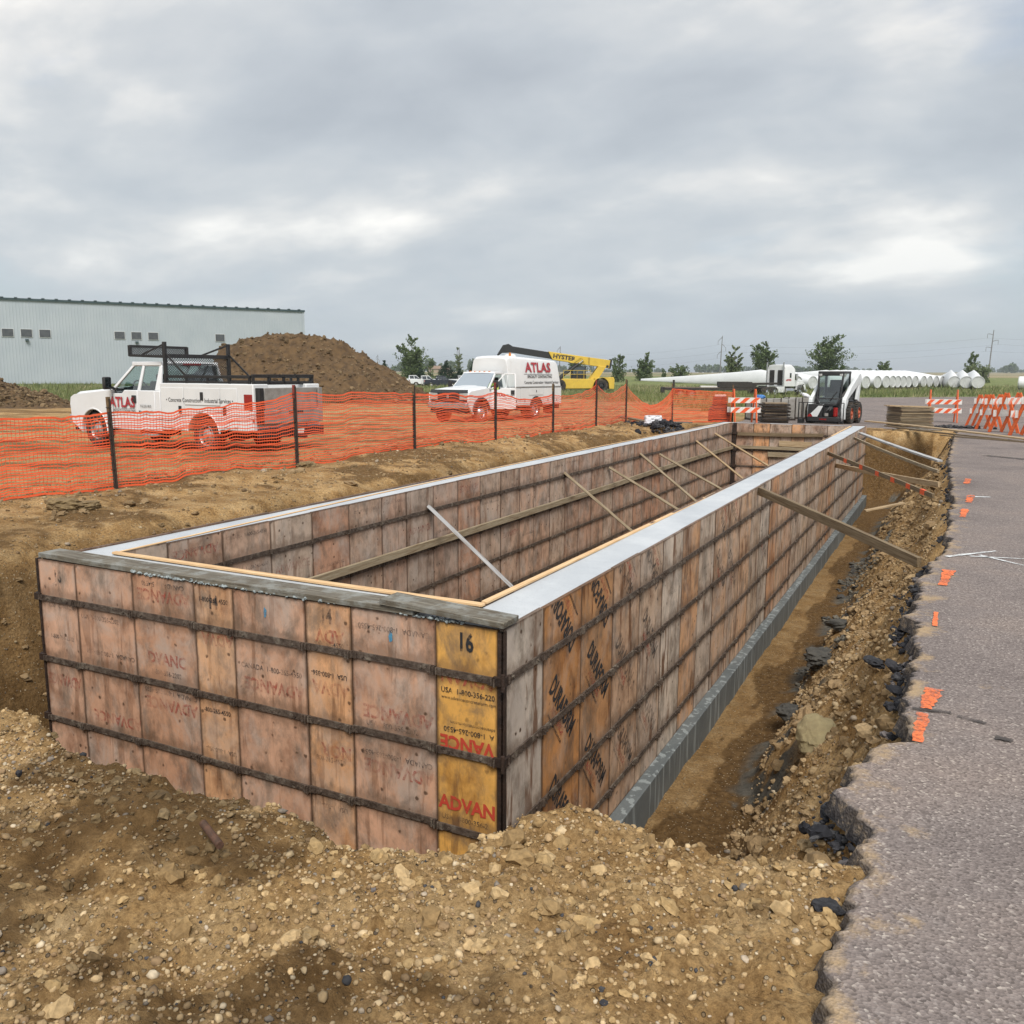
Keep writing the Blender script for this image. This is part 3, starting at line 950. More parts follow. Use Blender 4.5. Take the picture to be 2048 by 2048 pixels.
P_, pit = on_ground(rng, 9000, -2.7, 2.0, -3.4, -1.1, lambda x, y: off_lot(x, y) & (fbm(x, y, 1.5, 4, 181) + 0.1 > rng.uniform(-0.1, 0.3, len(x))))
P_ = P_[pit > -0.6]
s = np.clip(rng.lognormal(math.log(0.0095), 0.6, len(P_)), 0.004, 0.055)
scatter_stones('soil_clods', P_, s, np.array([(0.40, 0.27, 0.125), (0.32, 0.21, 0.095), (0.48, 0.335, 0.17), (0.25, 0.16, 0.07)])[rng.choice(4, len(P_))] * (1 - 0.68 * damp(P_[:, 0], P_[:, 1]))[:, None], 1, STONE, rng, 'crumbled soil lumps on the near ground', 0.32, 0.7, False, 0.5)
# broken asphalt crumbs along the edge
yy = np.concatenate([rng.uniform(-3.2, 6, 1900), rng.uniform(6, 26, 600)])
kk = fbm(yy, yy * 0, 1.6, 3, 157) > -0.06
yy = yy[kk]
xx = asphalt_edge(yy) - np.abs(rng.normal(0.015, 0.05, len(yy)))
hh, _ = ground_h(xx, yy)
hh = np.maximum(hh, -0.16)
s = np.clip(rng.lognormal(math.log(0.013), 0.55, len(yy)), 0.005, 0.05)
TAR = np.array([(0.020, 0.020, 0.024), (0.035, 0.034, 0.038), (0.07, 0.068, 0.07), (0.16, 0.14, 0.135)])
scatter_stones('asphalt_rubble', np.stack([xx, yy, hh], 1), s, TAR[rng.choice(4, len(yy), p=[0.4, 0.35, 0.18, 0.07])], 1, STONE, rng, 'black broken asphalt crumbs along the ragged lot edge', 0.34, 0.7, False)
P_, pit = on_ground(rng, 260, -2.4, 2.0, -3.2, -1.3, lambda x, y: off_lot(x, y) & (fbm(x, y, 1.9, 3, 159) > 0.12))
P_ = P_[pit > -0.3]
s = np.clip(rng.lognormal(math.log(0.008), 0.5, len(P_)), 0.004, 0.022)
scatter_stones('asphalt_rubble', P_, s, TAR[rng.choice(4, len(P_))], 1, STONE, rng, 'black asphalt crumbs strewn on the near soil', 0.34, 0.7, False)
xx = rng.normal(-5.3, 0.75, 900); yy = 22.0 + 0.9 * rng.normal(0, 0.55, 900) + (xx + 5.3) * -0.55
hh, _ = ground_h(xx, yy)
hh += 0.22 * np.exp(-((xx + 5.3) ** 2 / 0.7 + (yy - 22) ** 2 / 0.35))
scatter_stones('asphalt_rubble', np.stack([xx, yy, hh], 1), np.clip(rng.lognormal(math.log(0.05), 0.4, 900), 0.02, 0.12), TAR[rng.choice(3, 900)], 1, STONE, rng, 'low heap of black asphalt rubble beside the far left corner', 0.34, 0.7, False)
xx = rng.normal(1.9, 0.45, 160); yy = rng.normal(31.2, 0.35, 160)
scatter_stones('asphalt_rubble', np.stack([xx, yy, gz(xx, yy) + 0.02], 1), np.clip(rng.lognormal(math.log(0.05), 0.4, 160), 0.02, 0.12), TAR[rng.choice(3, 160)], 1, STONE, rng, 'scatter of black asphalt lumps by the plywood stack', 0.34, 0.7, False)


def lump(name, loc, size, mat, label, cat, seed, sub=3, flat=0.6, rot=(0, 0, 0), jag=0.35, group=None):
    v, f = ico(sub)
    v = v + 0
    n = fbm(v[:, 0] * 1.5 + seed, v[:, 1] * 1.5 + v[:, 2] * 2.1, 1.0, 4, seed, 0.6)[:, None]
    v = v * (1 + jag * 2 * n) * np.array(size) * np.array([1, 1, flat])
    q = np.clip(v[:, 2], -1e9, max(size) * flat * 0.62)
    v[:, 2] = q
    o = obj(name, arrays_mesh(name, v, f, False), mat, None, loc)
    o.rotation_euler = rot
    return tag(o, label, cat, group)


CLAYROCK = pm('pale_claystone', (0.36, 0.29, 0.15), (0.28, 0.22, 0.115), 0.9, scale=9, bump=0.5, bscale=30)
TARM = pm('fresh_asphalt', (0.018, 0.018, 0.022), (0.05, 0.05, 0.055), 0.85, scale=30, bump=1.0, bscale=60)
DCLOD = pm('brown_clod', (0.27, 0.19, 0.09), (0.17, 0.115, 0.055), 0.95, scale=14, bump=0.9, bscale=45)
GCLAY = pm('grey_clay', (0.10, 0.093, 0.078), (0.055, 0.052, 0.046), 0.9, scale=10, bump=0.9, bscale=30)
hz_ = float(ground_h(np.array([1.40]), np.array([2.75]))[0][0])
lump('boulder', (1.40, 2.75, hz_ + 0.09), (0.17, 0.27, 0.17), CLAYROCK, 'pale flat-faced slab of claystone resting on the right bank', 'rock', 4, 3, 0.62, (radians(8), radians(-24), radians(14)), 0.22)
for i, (x, y, s_, lab) in enumerate([(2.04, 2.08, 0.065, 'chunky black asphalt lump hanging at the edge notch'), (1.82, 2.02, 0.055, 'small black asphalt piece on the tan bank below the notch'), (1.96, -0.95, 0.045, 'black asphalt lump below the edge, near the bottom of the picture'), (1.93, -1.40, 0.05, 'largest black asphalt lump at the edge, nearest the camera'), (1.86, -0.42, 0.05, 'black asphalt lump under the step in the edge')]):
    h_ = max(float(ground_h(np.array([x]), np.array([y]))[0][0]), -0.3)
    lump('asphalt_chunk', (x, y, h_ + s_ * 0.2), (s_, s_ * 1.2, s_), TARM, lab, 'asphalt chunk', 20 + i, 2, 0.55, (0.2, 0.1, i), 0.75, 'asphalt chunks at the broken edge')
for i, (x, y, s_, lab) in enumerate([(-6.97, 2.36, 0.17, 'large brown soil clod by the second fence span'), (-6.78, 2.52, 0.12, 'soil clod touching the larger one near the fence'), (-7.6, 1.4, 0.09, 'soil clod at the left picture edge below the fence'), (-7.62, 7.35, 0.13, 'low soil heap at the foot of a fence post')]):
    h_ = float(ground_h(np.array([x]), np.array([y]))[0][0])
    lump('soil_clod', (x, y, h_ + 0.02), (s_ * 1.3, s_, s_), DCLOD, lab, 'soil clod', 30 + i, 3, 0.6, (0, 0, i * 1.3), 0.4, 'single soil clods by the fence')
for i, (x, y, s_, lab) in enumerate([(1.02, 6.2, 0.22, 'big grey clay clod half way along the trench'), (0.95, 4.7, 0.2, 'grey clay clod before the boulder in the trench'), (1.1, 7.6, 0.16, 'grey clay clod farthest along the trench'), (0.92, 1.5, 0.17, 'dark grey clay clod at the near end of the trench')]):
    h_ = float(ground_h(np.array([x]), np.array([y]))[0][0])
    lump('clay_clod', (x, y, h_ + 0.03), (s_ * 0.8, s_ * 1.3, s_), GCLAY, lab, 'clay clod', 40 + i, 3, 0.5, (0, 0, i * 0.7), 0.45, 'clay clods in the trench')

# ------------------------------------------------------------------ formwork, wall and footing
ZT = 0.22
IN = 0.0254
BARZ = (-0.296, -0.779, -1.261, -1.744)
FH = 1.97


def ply_material(name, tones, drip=0.5, pale=0.5, spots=0.5, sat=1.0):
    """overlaid form plywood: own tone per panel, concrete haze, rust drips, dents"""
    m, nt, b, L = newmat(name)
    tc = nd(nt, 'ShaderNodeTexCoord'); oi = nd(nt, 'ShaderNodeObjectInfo')
    off = nd(nt, 'ShaderNodeVectorMath', operation='SCALE')
    cbx = nd(nt, 'ShaderNodeCombineXYZ', i_0=0.0)
    cbx.inputs[0].default_value = 57.0; cbx.inputs[1].default_value = 13.0; cbx.inputs[2].default_value = 31.0
    L(cbx.outputs[0], off.inputs[0]); L(oi.outputs['Random'], off.inputs['Scale'])
    P = nd(nt, 'ShaderNodeVectorMath', operation='ADD')
    L(tc.outputs['Object'], P.inputs[0]); L(off.outputs[0], P.inputs[1])

    def noise(scale, stretch=(1, 1, 1), detail=6.0, rough=0.6, dist=0.0, shift=0.0):
        mp = nd(nt, 'ShaderNodeMapping'); mp.inputs['Scale'].default_value = stretch
        mp.inputs['Location'].default_value = (shift, shift * 0.7, shift * 1.3)
        L(P.outputs[0], mp.inputs[0])
        n = nd(nt, 'ShaderNodeTexNoise', i_Scale=scale, i_Detail=detail, i_Roughness=rough, i_Distortion=dist)
        L(mp.outputs[0], n.inputs['Vector'])
        return n.outputs['Fac']

    def mixc(f, a, c):
        x = nd(nt, 'ShaderNodeMix', data_type='RGBA')
        L(f, x.inputs['Factor']); L(a, x.inputs['A'])
        if isinstance(c, tuple):
            x.inputs['B'].default_value = (*c, 1)
        else:
            L(c, x.inputs['B'])
        return x.outputs['Result']

    base = ramp(nt, [(i / (len(tones) - 1), t) for i, t in enumerate(tones)])
    L(oi.outputs['Random'], base.inputs[0])
    col = base.outputs[0]
    var = ramp(nt, [(0.3, (0.46, 0.38, 0.33)), (0.48, (1, 1, 1)), (0.7, (1.30, 1.30, 1.30))])
    L(noise(4.5, (1, 1, 0.7), 7, 0.65), var.inputs[0])
    mul = nd(nt, 'ShaderNodeMix', data_type='RGBA', blend_type='MULTIPLY'); mul.inputs['Factor'].default_value = 1
    L(col, mul.inputs['A']); L(var.outputs[0], mul.inputs['B']); col = mul.outputs['Result']
    # cement haze
    r = ramp(nt, [(0.46, 0.0), (0.62, pale)]); L(noise(2.6, (1, 1, 0.6), 8, 0.7, 0.6, 4.0), r.inputs[0])
    col = mixc(r.outputs[0], col, (0.47, 0.40, 0.345))
    # grey grime
    r = ramp(nt, [(0.48, 0.0), (0.64, 0.65)]); L(noise(5.5, (1, 1, 0.5), 8, 0.72, 0.3, 9.0), r.inputs[0])
    col = mixc(r.outputs[0], col, (0.13, 0.105, 0.080))
    # rust and water runs
    r = ramp(nt, [(0.545, 0.0), (0.60, drip)]); L(noise(13.0, (1, 1, 0.10), 4, 0.6, 0.25, 17.0), r.inputs[0])
    gate = ramp(nt, [(0.42, 0.0), (0.55, 1.0)]); L(noise(1.9, (1, 1, 0.8), 4, 0.5, 0.0, 23.0), gate.inputs[0])
    g2 = nd(nt, 'ShaderNodeMath', operation='MULTIPLY'); L(r.outputs[0], g2.inputs[0]); L(gate.outputs[0], g2.inputs[1])
    col = mixc(g2.outputs[0], col, (0.135, 0.052, 0.018))
    # dents and spatter
    vo = nd(nt, 'ShaderNodeTexVoronoi', i_Scale=15.0); L(P.outputs[0], vo.inputs['Vector'])
    sc = nd(nt, 'ShaderNodeSeparateColor'); L(vo.outputs['Color'], sc.inputs[0])
    pk = nd(nt, 'ShaderNodeMath', operation='GREATER_THAN', i_1=0.80); L(sc.outputs[0], pk.inputs[0])
    dn = nd(nt, 'ShaderNodeMath', operation='MULTIPLY_ADD', i_1=0.35); L(noise(50, (1, 1, 0.8), 3), dn.inputs[0]); L(vo.outputs['Distance'], dn.inputs[2])
    ds = ramp(nt, [(0.30, spots), (0.42, 0.0)]); L(dn.outputs[0], ds.inputs[0])
    sp_ = nd(nt, 'ShaderNodeMath', operation='MULTIPLY'); L(pk.outputs[0], sp_.inputs[0]); L(ds.outputs[0], sp_.inputs[1])
    col = mixc(sp_.outputs[0], col, (0.075, 0.040, 0.022))
    # grime held along the steel bars, ragged
    sx = nd(nt, 'ShaderNodeSeparateXYZ'); L(tc.outputs['Object'], sx.inputs[0])
    zz = nd(nt, 'ShaderNodeMath', operation='ADD', i_1=0.296); L(sx.outputs['Z'], zz.inputs[0])
    fr = nd(nt, 'ShaderNodeMath', operation='PINGPONG', i_1=0.2413); L(zz.outputs[0], fr.inputs[0])
    jit = nd(nt, 'ShaderNodeMath', operation='MULTIPLY_ADD', i_1=-0.24); L(noise(9.0, (1, 1, 0.55), 6, 0.7, 0.2, 31.0), jit.inputs[0]); L(fr.outputs[0], jit.inputs[2])
    rb = ramp(nt, [(0.0, 0.45), (0.012, 0.0)])
    sh = nd(nt, 'ShaderNodeMath', operation='ADD', i_1=0.072); L(jit.outputs[0], sh.inputs[0]); L(sh.outputs[0], rb.inputs[0])
    rb.color_ramp.elements[1].position = 0.05
    col = mixc(rb.outputs[0], col, (0.115, 0.068, 0.040))
    # worn, dirty rims of each panel
    ra_ = nd(nt, 'ShaderNodeAttribute', attribute_name='rim')
    rj = nd(nt, 'ShaderNodeMath', operation='MULTIPLY_ADD', i_1=0.9); L(noise(14.0, (1, 1, 0.5), 6, 0.7, 0.2, 41.0), rj.inputs[0]); L(ra_.outputs['Fac'], rj.inputs[2])
    rr_ = ramp(nt, [(0.95, 0.0), (1.0, 0.8)]); sc2 = nd(nt, 'ShaderNodeMath', operation='MULTIPLY', i_1=0.70); L(rj.outputs[0], sc2.inputs[0]); L(sc2.outputs[0], rr_.inputs[0])
    rr_.color_ramp.elements[0].position = 0.62
    col = mixc(rr_.outputs[0], col, (0.085, 0.048, 0.028))
    L(col, b.inputs['Base Color'])
    b.inputs['Roughness'].default_value = 0.62
    b.inputs['Specular IOR Level'].default_value = 0.3
    bp_ = nd(nt, 'ShaderNodeBump', i_Strength=0.25, i_Distance=0.01)
    L(noise(30, (1, 1, 0.4), 6), bp_.inputs['Height']); L(bp_.outputs[0], b.inputs['Normal'])
    return m


PLY_F = ply_material('form_plywood_pink', [(0.52, 0.285, 0.175), (0.56, 0.335, 0.225), (0.49, 0.26, 0.155), (0.58, 0.37, 0.255)], 0.45, 0.60, 0.85)
PLY_F14 = ply_material('form_plywood_peach', [(0.65, 0.335, 0.16), (0.62, 0.35, 0.19)], 0.6, 0.45, 0.8)
PLY_Y = ply_material('form_plywood_yellow', [(0.66, 0.345, 0.085), (0.64, 0.34, 0.09)], 0.7, 0.15, 0.45)
PLY_P = ply_material('form_plywood_pale', [(0.50, 0.41, 0.33), (0.52, 0.43, 0.35)], 0.8, 0.75, 1.0)
PLY_D = ply_material('form_plywood_orange', [(0.48, 0.225, 0.082), (0.45, 0.205, 0.075), (0.43, 0.23, 0.11)], 0.9, 0.45, 0.5)
PLY_R = ply_material('form_plywood_mixed', [(0.60, 0.345, 0.19), (0.53, 0.41, 0.305), (0.56, 0.265, 0.12), (0.62, 0.52, 0.42), (0.42, 0.275, 0.185), (0.63, 0.385, 0.23), (0.56, 0.46, 0.37), (0.57, 0.30, 0.145)], 0.85, 0.60, 0.8)
PLY_L = ply_material('form_plywood_inner', [(0.46, 0.29, 0.20), (0.52, 0.41, 0.32), (0.48, 0.26, 0.165), (0.44, 0.33, 0.26), (0.54, 0.35, 0.245), (0.42, 0.26, 0.18)], 0.5, 0.65, 0.9)
STEEL = pm('rusty_form_steel', (0.125, 0.092, 0.070), (0.060, 0.040, 0.029), 0.62, 0.2, 22, 0.5, 60, dirt=((0.30, 0.255, 0.20), 0.52, 0.65))
EDGEST = pm('dark_corner_steel', (0.030, 0.020, 0.016), (0.06, 0.036, 0.026), 0.6, 0.3, 12, 0.4, 50)
CEMENT = pm('wet_cement_splash', (0.32, 0.36, 0.36), (0.22, 0.25, 0.25), 0.8, scale=40, bump=0.6, bscale=90)
INK_K = print_mat('black_print', (0.022, 0.022, 0.024), 0.92)
INK_KF = print_mat('black_print_faint', (0.05, 0.047, 0.045), 0.66)
INK_R = print_mat('red_print', (0.52, 0.055, 0.028), 0.92)
INK_RF = print_mat('red_print_faint', (0.46, 0.095, 0.06), 0.60)
INK_B = print_mat('blue_chalk', (0.08, 0.27, 0.42), 0.86)


def panel_mesh(w):
    b = MB(); e = 0.03
    xx_ = [0.003, 0.003 + e, w - 0.003 - e, w - 0.003]; zz_ = [-FH, -FH + e, -e, 0.0]
    V = [(x, 0.0, z) for x in xx_ for z in zz_]
    F = [(i * 4 + j, (i + 1) * 4 + j, (i + 1) * 4 + j + 1, i * 4 + j + 1) for i in range(3) for j in range(3)]
    V += [(x, 0.028, z) for x in (xx_[0], xx_[3]) for z in (zz_[0], zz_[3])]
    F += [(0, 1, 2, 3, 17, 16), (12, 18, 19, 15, 14, 13), (3, 7, 11, 15, 19, 17), (0, 16, 18, 12, 8, 4), (16, 17, 19, 18)]
    b.add(V, F)
    me = b.mesh('panel', 0)
    at_ = me.attributes.new('rim', 'FLOAT', 'POINT')
    at_.data.foreach_set('value', [0.0 if (i in (5, 6, 9, 10)) else 1.0 for i in range(20)])
    return me


def bar_mesh(w):
    """flat steel bar with loop latch at one end and bolts"""
    b = MB()
    b.b2(0.002, w - 0.002, -0.011, 0.0, -0.021, 0.021)
    b.b2(w - 0.055, w - 0.004, -0.019, -0.011, -0.024, 0.024)
    b.b2(0.004, 0.045, -0.017, -0.011, -0.022, 0.022)
    b.b2(w - 0.030, w - 0.020, -0.034, -0.019, -0.020, 0.026)
    b.b2(w - 0.014, w - 0.005, -0.030, -0.019, -0.027, 0.018)
    b.b2(0.012, 0.020, -0.030, -0.017, -0.016, 0.024)
    for x in (0.09, w - 0.10):
        b.cyl((x, -0.011, 0), (x, -0.019, 0), 0.009, 8)
    return b.mesh('bar')


_pm = {}


def get_meshes(w):
    k = round(w, 4)
    if k not in _pm:
        _pm[k] = (panel_mesh(w), bar_mesh(w))
    return _pm[k]


def form_wall(label, loc, rz, widths, mats, bars=True, hidden_z=True):
    root = thing('form_wall', label, 'form wall', loc, rz, 'plywood form walls')
    out = []; x = 0.0
    for i, w in enumerate(widths):
        pmesh, bmesh_ = get_meshes(w)
        mt = mats(i) if callable(mats) else mats
        o = bpy.data.objects.new('panel', pmesh)
        COL.objects.link(o); o.parent = root
        if not pmesh.materials:
            pmesh.materials.append(None)
        o.material_slots[0].link = 'OBJECT'
        o.material_slots[0].material = mt
        o.location = (x, random.uniform(-0.004, 0.003), random.uniform(-0.006, 0.004))
        if bars:
            if not bmesh_.materials:
                bmesh_.materials.append(STEEL)
            for z in BARZ:
                q = bpy.data.objects.new('bar', bmesh_)
                COL.objects.link(q); q.parent = o; q.location = (0, -0.0015, z + random.uniform(-0.002, 0.002))
        out.append(o); x += w
    return root, out


WF = [16.6 * IN, 24 * IN, 24 * IN, 14 * IN, 24 * IN, 14 * IN, 24 * IN, 16 * IN]
X0 = -sum(WF)
FMATS = [PLY_F, PLY_F, PLY_F, PLY_F14, PLY_F, PLY_F14, PLY_F, PLY_Y]
front, fp = form_wall('front form wall of pink plywood panels facing the camera, with printed phone numbers', (X0, 0, ZT), 0, WF, lambda i: FMATS[i])


def ink(panel, s_, x, z, h, mat, rot=0, bold=0.0, stretch=1.0, al='CENTER'):
    return lettering(s_, h, mat, panel, (x, -0.0035, z), 0, bold * h, radians(rot), stretch, al)


w24, w16, w14 = 24 * IN, 16 * IN, 14 * IN
US, CA, WEB = 'USA  1-800-356-2202', 'CANADA  1-800-265-4550', 'www.advanceconcreteform.com'
p = fp[7]
ink(p, '16', 0.20, -0.105, 0.15, INK_K, 0, 0.03, 0.72)
ink(p, 'ADVAN', 0.215, -0.315, 0.115, INK_RF, 180, 0.03, 0.92)
ink(p, 'USA  1-800-356-220', 0.212, -0.405, 0.046, INK_K, 0, 0.012, 0.93)
ink(p, WEB, 0.218, -0.447, 0.030, INK_K, 0, 0, 0.92)
ink(p, 'advanceconcreteform.com', 0.245, -0.596, 0.030, INK_K, 180, 0, 0.92)
ink(p, 'A  1-800-265-4550', 0.218, -0.640, 0.046, INK_K, 180, 0.012, 0.95)
ink(p, 'VANCE', 0.206, -0.718, 0.118, INK_R, 180, 0.035, 0.93)
ink(p, 'ADVAN', 0.206, -1.105, 0.118, INK_R, 0, 0.035, 0.93)
ink(p, 'USA  1-800-356-2', 0.190, -1.195, 0.046, INK_KF, 0, 0.012, 0.93)
p = fp[6]
ink(p, CA, 0.31, -0.105, 0.050, INK_KF, 180, 0.01, 0.92)
ink(p, 'ADVANCE', 0.33, -0.640, 0.118, INK_RF, 180, 0.03, 0.92)
ink(p, 'USA   800-356-2202', 0.29, -0.722, 0.050, INK_KF, 0, 0.01, 0.92)
ink(p, CA, 0.32, -0.915, 0.050, INK_KF, 180, 0.01, 0.92)
ink(p, 'ADVANCE', 0.33, -0.995, 0.118, INK_RF, 180, 0.03, 0.92)
p = fp[5]
ink(p, '14', 0.165, -0.085, 0.13, INK_KF, 0, 0.03, 0.7)
ink(p, 'ADV', 0.19, -0.205, 0.118, INK_RF, 180, 0.03, 0.9)
ink(p, '800-265-4550', 0.18, -0.262, 0.046, INK_KF, 0, 0.01, 0.92)
ink(p, 'USA  1-800-356-', 0.175, -0.46, 0.046, INK_K, 180, 0.01, 0.9)
ink(p, 'ADVA', 0.185, -0.545, 0.118, INK_RF, 180, 0.03, 0.9)
ink(p, 'NOR', 0.22, -0.96, 0.118, INK_RF, 180, 0.03, 0.9)
ink(p, '800-265-4550', 0.17, -1.03, 0.046, INK_KF, 0, 0.01, 0.9)
ink(p, 'USA  1-800-', 0.19, -1.35, 0.046, INK_KF, 180, 0.01, 0.9)
p = fp[4]
ink(p, 'CANADA  1-800-265-4550', 0.31, -0.505, 0.050, INK_KF, 0, 0.01, 0.92)
ink(p, 'ADVANCE', 0.33, -0.62, 0.118, INK_RF, 180, 0.03, 0.92)
p = fp[3]
ink(p, '1-800-265-4550', 0.178, -0.10, 0.046, INK_K, 0, 0.008, 0.9)
ink(p, '14', 0.175, -0.115, 0.13, INK_KF, 0, 0.03, 0.7)
ink(p, 'ADVA', 0.20, -0.365, 0.118, INK_RF, 180, 0.03, 0.9)
ink(p, '-800-265-4550', 0.165, -0.885, 0.046, INK_K, 0, 0.008, 0.9)
ink(p, 'USA  1-800-356-', 0.185, -1.165, 0.046, INK_KF, 180, 0.008, 0.9)
p = fp[2]
ink(p, 'CANADA       5-4550', 0.31, -0.055, 0.050, INK_KF, 180, 0.01, 0.92)
ink(p, 'ADVANCE', 0.31, -0.135, 0.118, INK_RF, 180, 0.03, 0.92)
ink(p, 'DVANC', 0.31, -0.60, 0.118, INK_RF, 0, 0.03, 0.92)
ink(p, '1-800-356-2202', 0.30, -0.70, 0.050, INK_KF, 0, 0.01, 0.92)
ink(p, CA, 0.33, -0.84, 0.050, INK_KF, 180, 0.01, 0.92)
ink(p, 'ADVANCE', 0.33, -0.93, 0.118, INK_RF, 180, 0.03, 0.92)
p = fp[1]
ink(p, US, 0.24, -0.385, 0.050, INK_KF, 0, 0.01, 0.92)
ink(p, CA, 0.33, -0.645, 0.050, INK_KF, 180, 0.01, 0.92)
ink(p, 'ADVANCE', 0.36, -1.14, 0.118, INK_RF, 180, 0.03, 0.92)
p = fp[0]
ink(p, '16', 0.22, -0.115, 0.13, INK_KF, 0, 0.03, 0.7)
ink(p, 'A  4550   CANADA', 0.21, -0.345, 0.046, INK_KF, 0, 0.01, 0.9)
ink(p, '1-800-356-2202', 0.22, -0.59, 0.046, INK_KF, 0, 0.01, 0.9)
ink(p, 'ADVANCE', 0.21, -0.93, 0.118, INK_RF, 180, 0.03, 0.68)


def splash(panel, x, z, w, h, mat):
    b = MB(); n = 14
    P = [(x + w * cos(2 * pi * i / n) * random.uniform(0.7, 1.1), -0.003, z + h * sin(2 * pi * i / n) * random.uniform(0.75, 1.1)) for i in range(n)]
    b.add(P, [tuple(range(n))])
    return b.build('chalk_mark', mat, panel)


splash(fp[6], 0.29, -0.15, 0.016, 0.035, INK_B)
splash(fp[4], 0.28, -0.12, 0.014, 0.035, INK_B)

# right outer wall: one 20 inch panel, then 24 inch panels
RX = 0.035
WR = [0.52] + [0.61] * 35
def rmat(i):
    if i == 0: return PLY_P
    if i in (1, 2): return PLY_D
    return PLY_R
right, rp = form_wall('right form wall of stained plywood panels running back along the trench', (RX, 0.012, ZT), pi / 2, WR, rmat)
def ink_cut(p, w, s_, x, z, h, mat, rot, bold, stretch):
    o = ink(p, s_, x, z, h, mat, rot, bold, stretch)
    clip_mesh(o.data, [((0.004 - x, 0, 0), (-1, 0, 0)), ((w - 0.004 - x, 0, 0), (1, 0, 0)), ((0, 0, -0.006 - z), (0, 0, 1))])
    return o


for i, f in ((1, INK_K), (2, INK_K), (3, INK_KF), (4, INK_KF), (8, INK_KF), (9, INK_KF), (12, INK_KF), (16, INK_KF)):
    p = rp[i]
    sh = 0.05 * (i % 3 - 1)
    for (x, z, r_) in ((0.30 + sh * 0.5, -0.14, 128), (0.30 + sh * 0.5, -0.74 + sh, -52), (0.31, -1.42 + sh, -52)):
        if i > 4 and z < -1: continue
        ink_cut(p, 0.61, 'DURAFORM', x, z, 0.185, f, r_, 0.035, 0.56)
        c_, s2 = cos(radians(r_)), sin(radians(r_))
        ink_cut(p, 0.61, 'ADVANCE', x + 0.105 * s2, z - 0.105 * c_, 0.075, INK_RF, r_, 0.05, 0.85)
        ink_cut(p, 0.61, WEB, x + 0.16 * s2, z - 0.16 * c_, 0.036, f, r_, 0.02, 0.72)
for i in (5, 7, 10, 14, 18):
    ink(rp[i], 'advance', 0.3, -0.52, 0.06, INK_KF, 0, 0.0, 1.0)

# left inner wall
IL = -3.605
WL = [0.61 if (k % 6) else 0.50 for k in range(36)]
WL = WL[:next(i for i in range(36) if sum(WL[:i + 1]) > 21.1) + 1]
WL[-1] = 21.2 - sum(WL[:-1])
left, lp = form_wall('inner face of the left form wall, weathered plywood panels inside the pit', (IL, 0.40, ZT), pi / 2, WL, PLY_L)
for i, (s_, z, h, mt, r_) in enumerate([(US, -0.10, 0.05, INK_KF, 180), ('CANADA  1-800-265-4550', -0.08, 0.05, INK_KF, 0), ('ADVANCE', -0.5, 0.118, INK_RF, 0), (US, -0.6, 0.05, INK_KF, 0), ('ADVANCE', -0.12, 0.118, INK_RF, 180), (CA, -0.4, 0.05, INK_KF, 0), ('ADVANCE', -0.95, 0.118, INK_RF, 180), (US, -1.05, 0.05, INK_KF, 0)]):
    for j in (1 + i % 4, 5 + i, 14 + i):
        if 0 < j < len(lp) - 1:
            ink(lp[j], s_, 0.30, z, h, mt, r_, 0.01, 0.92)

# far inner wall and the form edges that show only along the top
FY = 21.6
WB = [0.61, 0.46, 0.61, 0.36, 0.61, 0.61]
WB[-1] = 3.30 - sum(WB[:-1])
far, bp2 = form_wall('far inner form wall closing the end of the pit', (IL, FY, ZT), 0, WB, lambda i: PLY_F14 if i in (1, 3) else PLY_L)
ink(bp2[1], '10', 0.2, -0.09, 0.12, INK_KF, 0, 0.02, 0.8)
ink(bp2[2], CA, 0.3, -0.06, 0.05, INK_KF, 0, 0.01, 0.9)
form_wall('outer left form, only its dark top edge showing above the bank', (X0 + 0.002, 22.0, ZT + 0.005), -pi / 2, [0.61] * 36, PLY_L, False)
form_wall('inner face of the right form wall, only its top edge showing', (-0.345, 21.56, ZT - 0.004), -pi / 2, [0.61] * 34 + [0.40], PLY_L, False)
form_wall('inner face of the front form wall, only its top edge showing', (-0.348, 0.412, ZT - 0.002), pi, [0.61] * 5 + [0.15], PLY_L, False)
form_wall('outer far form, behind the end of the poured wall', (0.0, 22.03, ZT), pi, [0.61] * 6 + [0.35], PLY_L, False)

# steel corner pieces
b = MB(); b.b2(0.0, 0.036, -0.004, 0.010, -FH, -0.012); b.b2(0.024, 0.039, -0.004, 0.034, -FH, -0.012)
for z in BARZ:
    b.b2(-0.02, 0.045, -0.022, -0.004, z - 0.026, z + 0.026); b.b2(0.039, 0.055, -0.02, 0.06, z - 0.026, z + 0.026)
    b.cyl((0.047, -0.026, z - 0.05), (0.047, -0.026, z + 0.05), 0.012, 8)
tag(b.build('corner_angle', EDGEST, None, loc=(0.001, 0, ZT)), 'dark steel corner angle beside the yellow panel marked 16', 'corner angle')
b = MB(); b.b2(-0.022, 0.0, -0.004, 0.03, -FH, 0.0)
for z in BARZ:
    b.b2(-0.045, 0.02, -0.022, -0.004, z - 0.026, z + 0.026)
    b.b2(-0.045, -0.022, -0.004, 0.05, z - 0.03, z + 0.03)
tag(b.build('corner_angle', EDGEST, None, loc=(X0 - 0.001, 0, ZT)), 'dark steel corner angle at the left end of the front wall', 'corner angle')
b = MB(); b.b2(0.0, 0.09, -0.1, 0.0, -FH, 0.002)
for z in BARZ:
    b.b2(-0.01, 0.13, -0.13, 0.01, z - 0.03, z + 0.03)
tag(b.build('corner_angle', EDGEST, None, loc=(IL + 0.03, FY - 0.002, ZT)), 'dark steel inside corner post at the far left of the pit', 'corner angle')


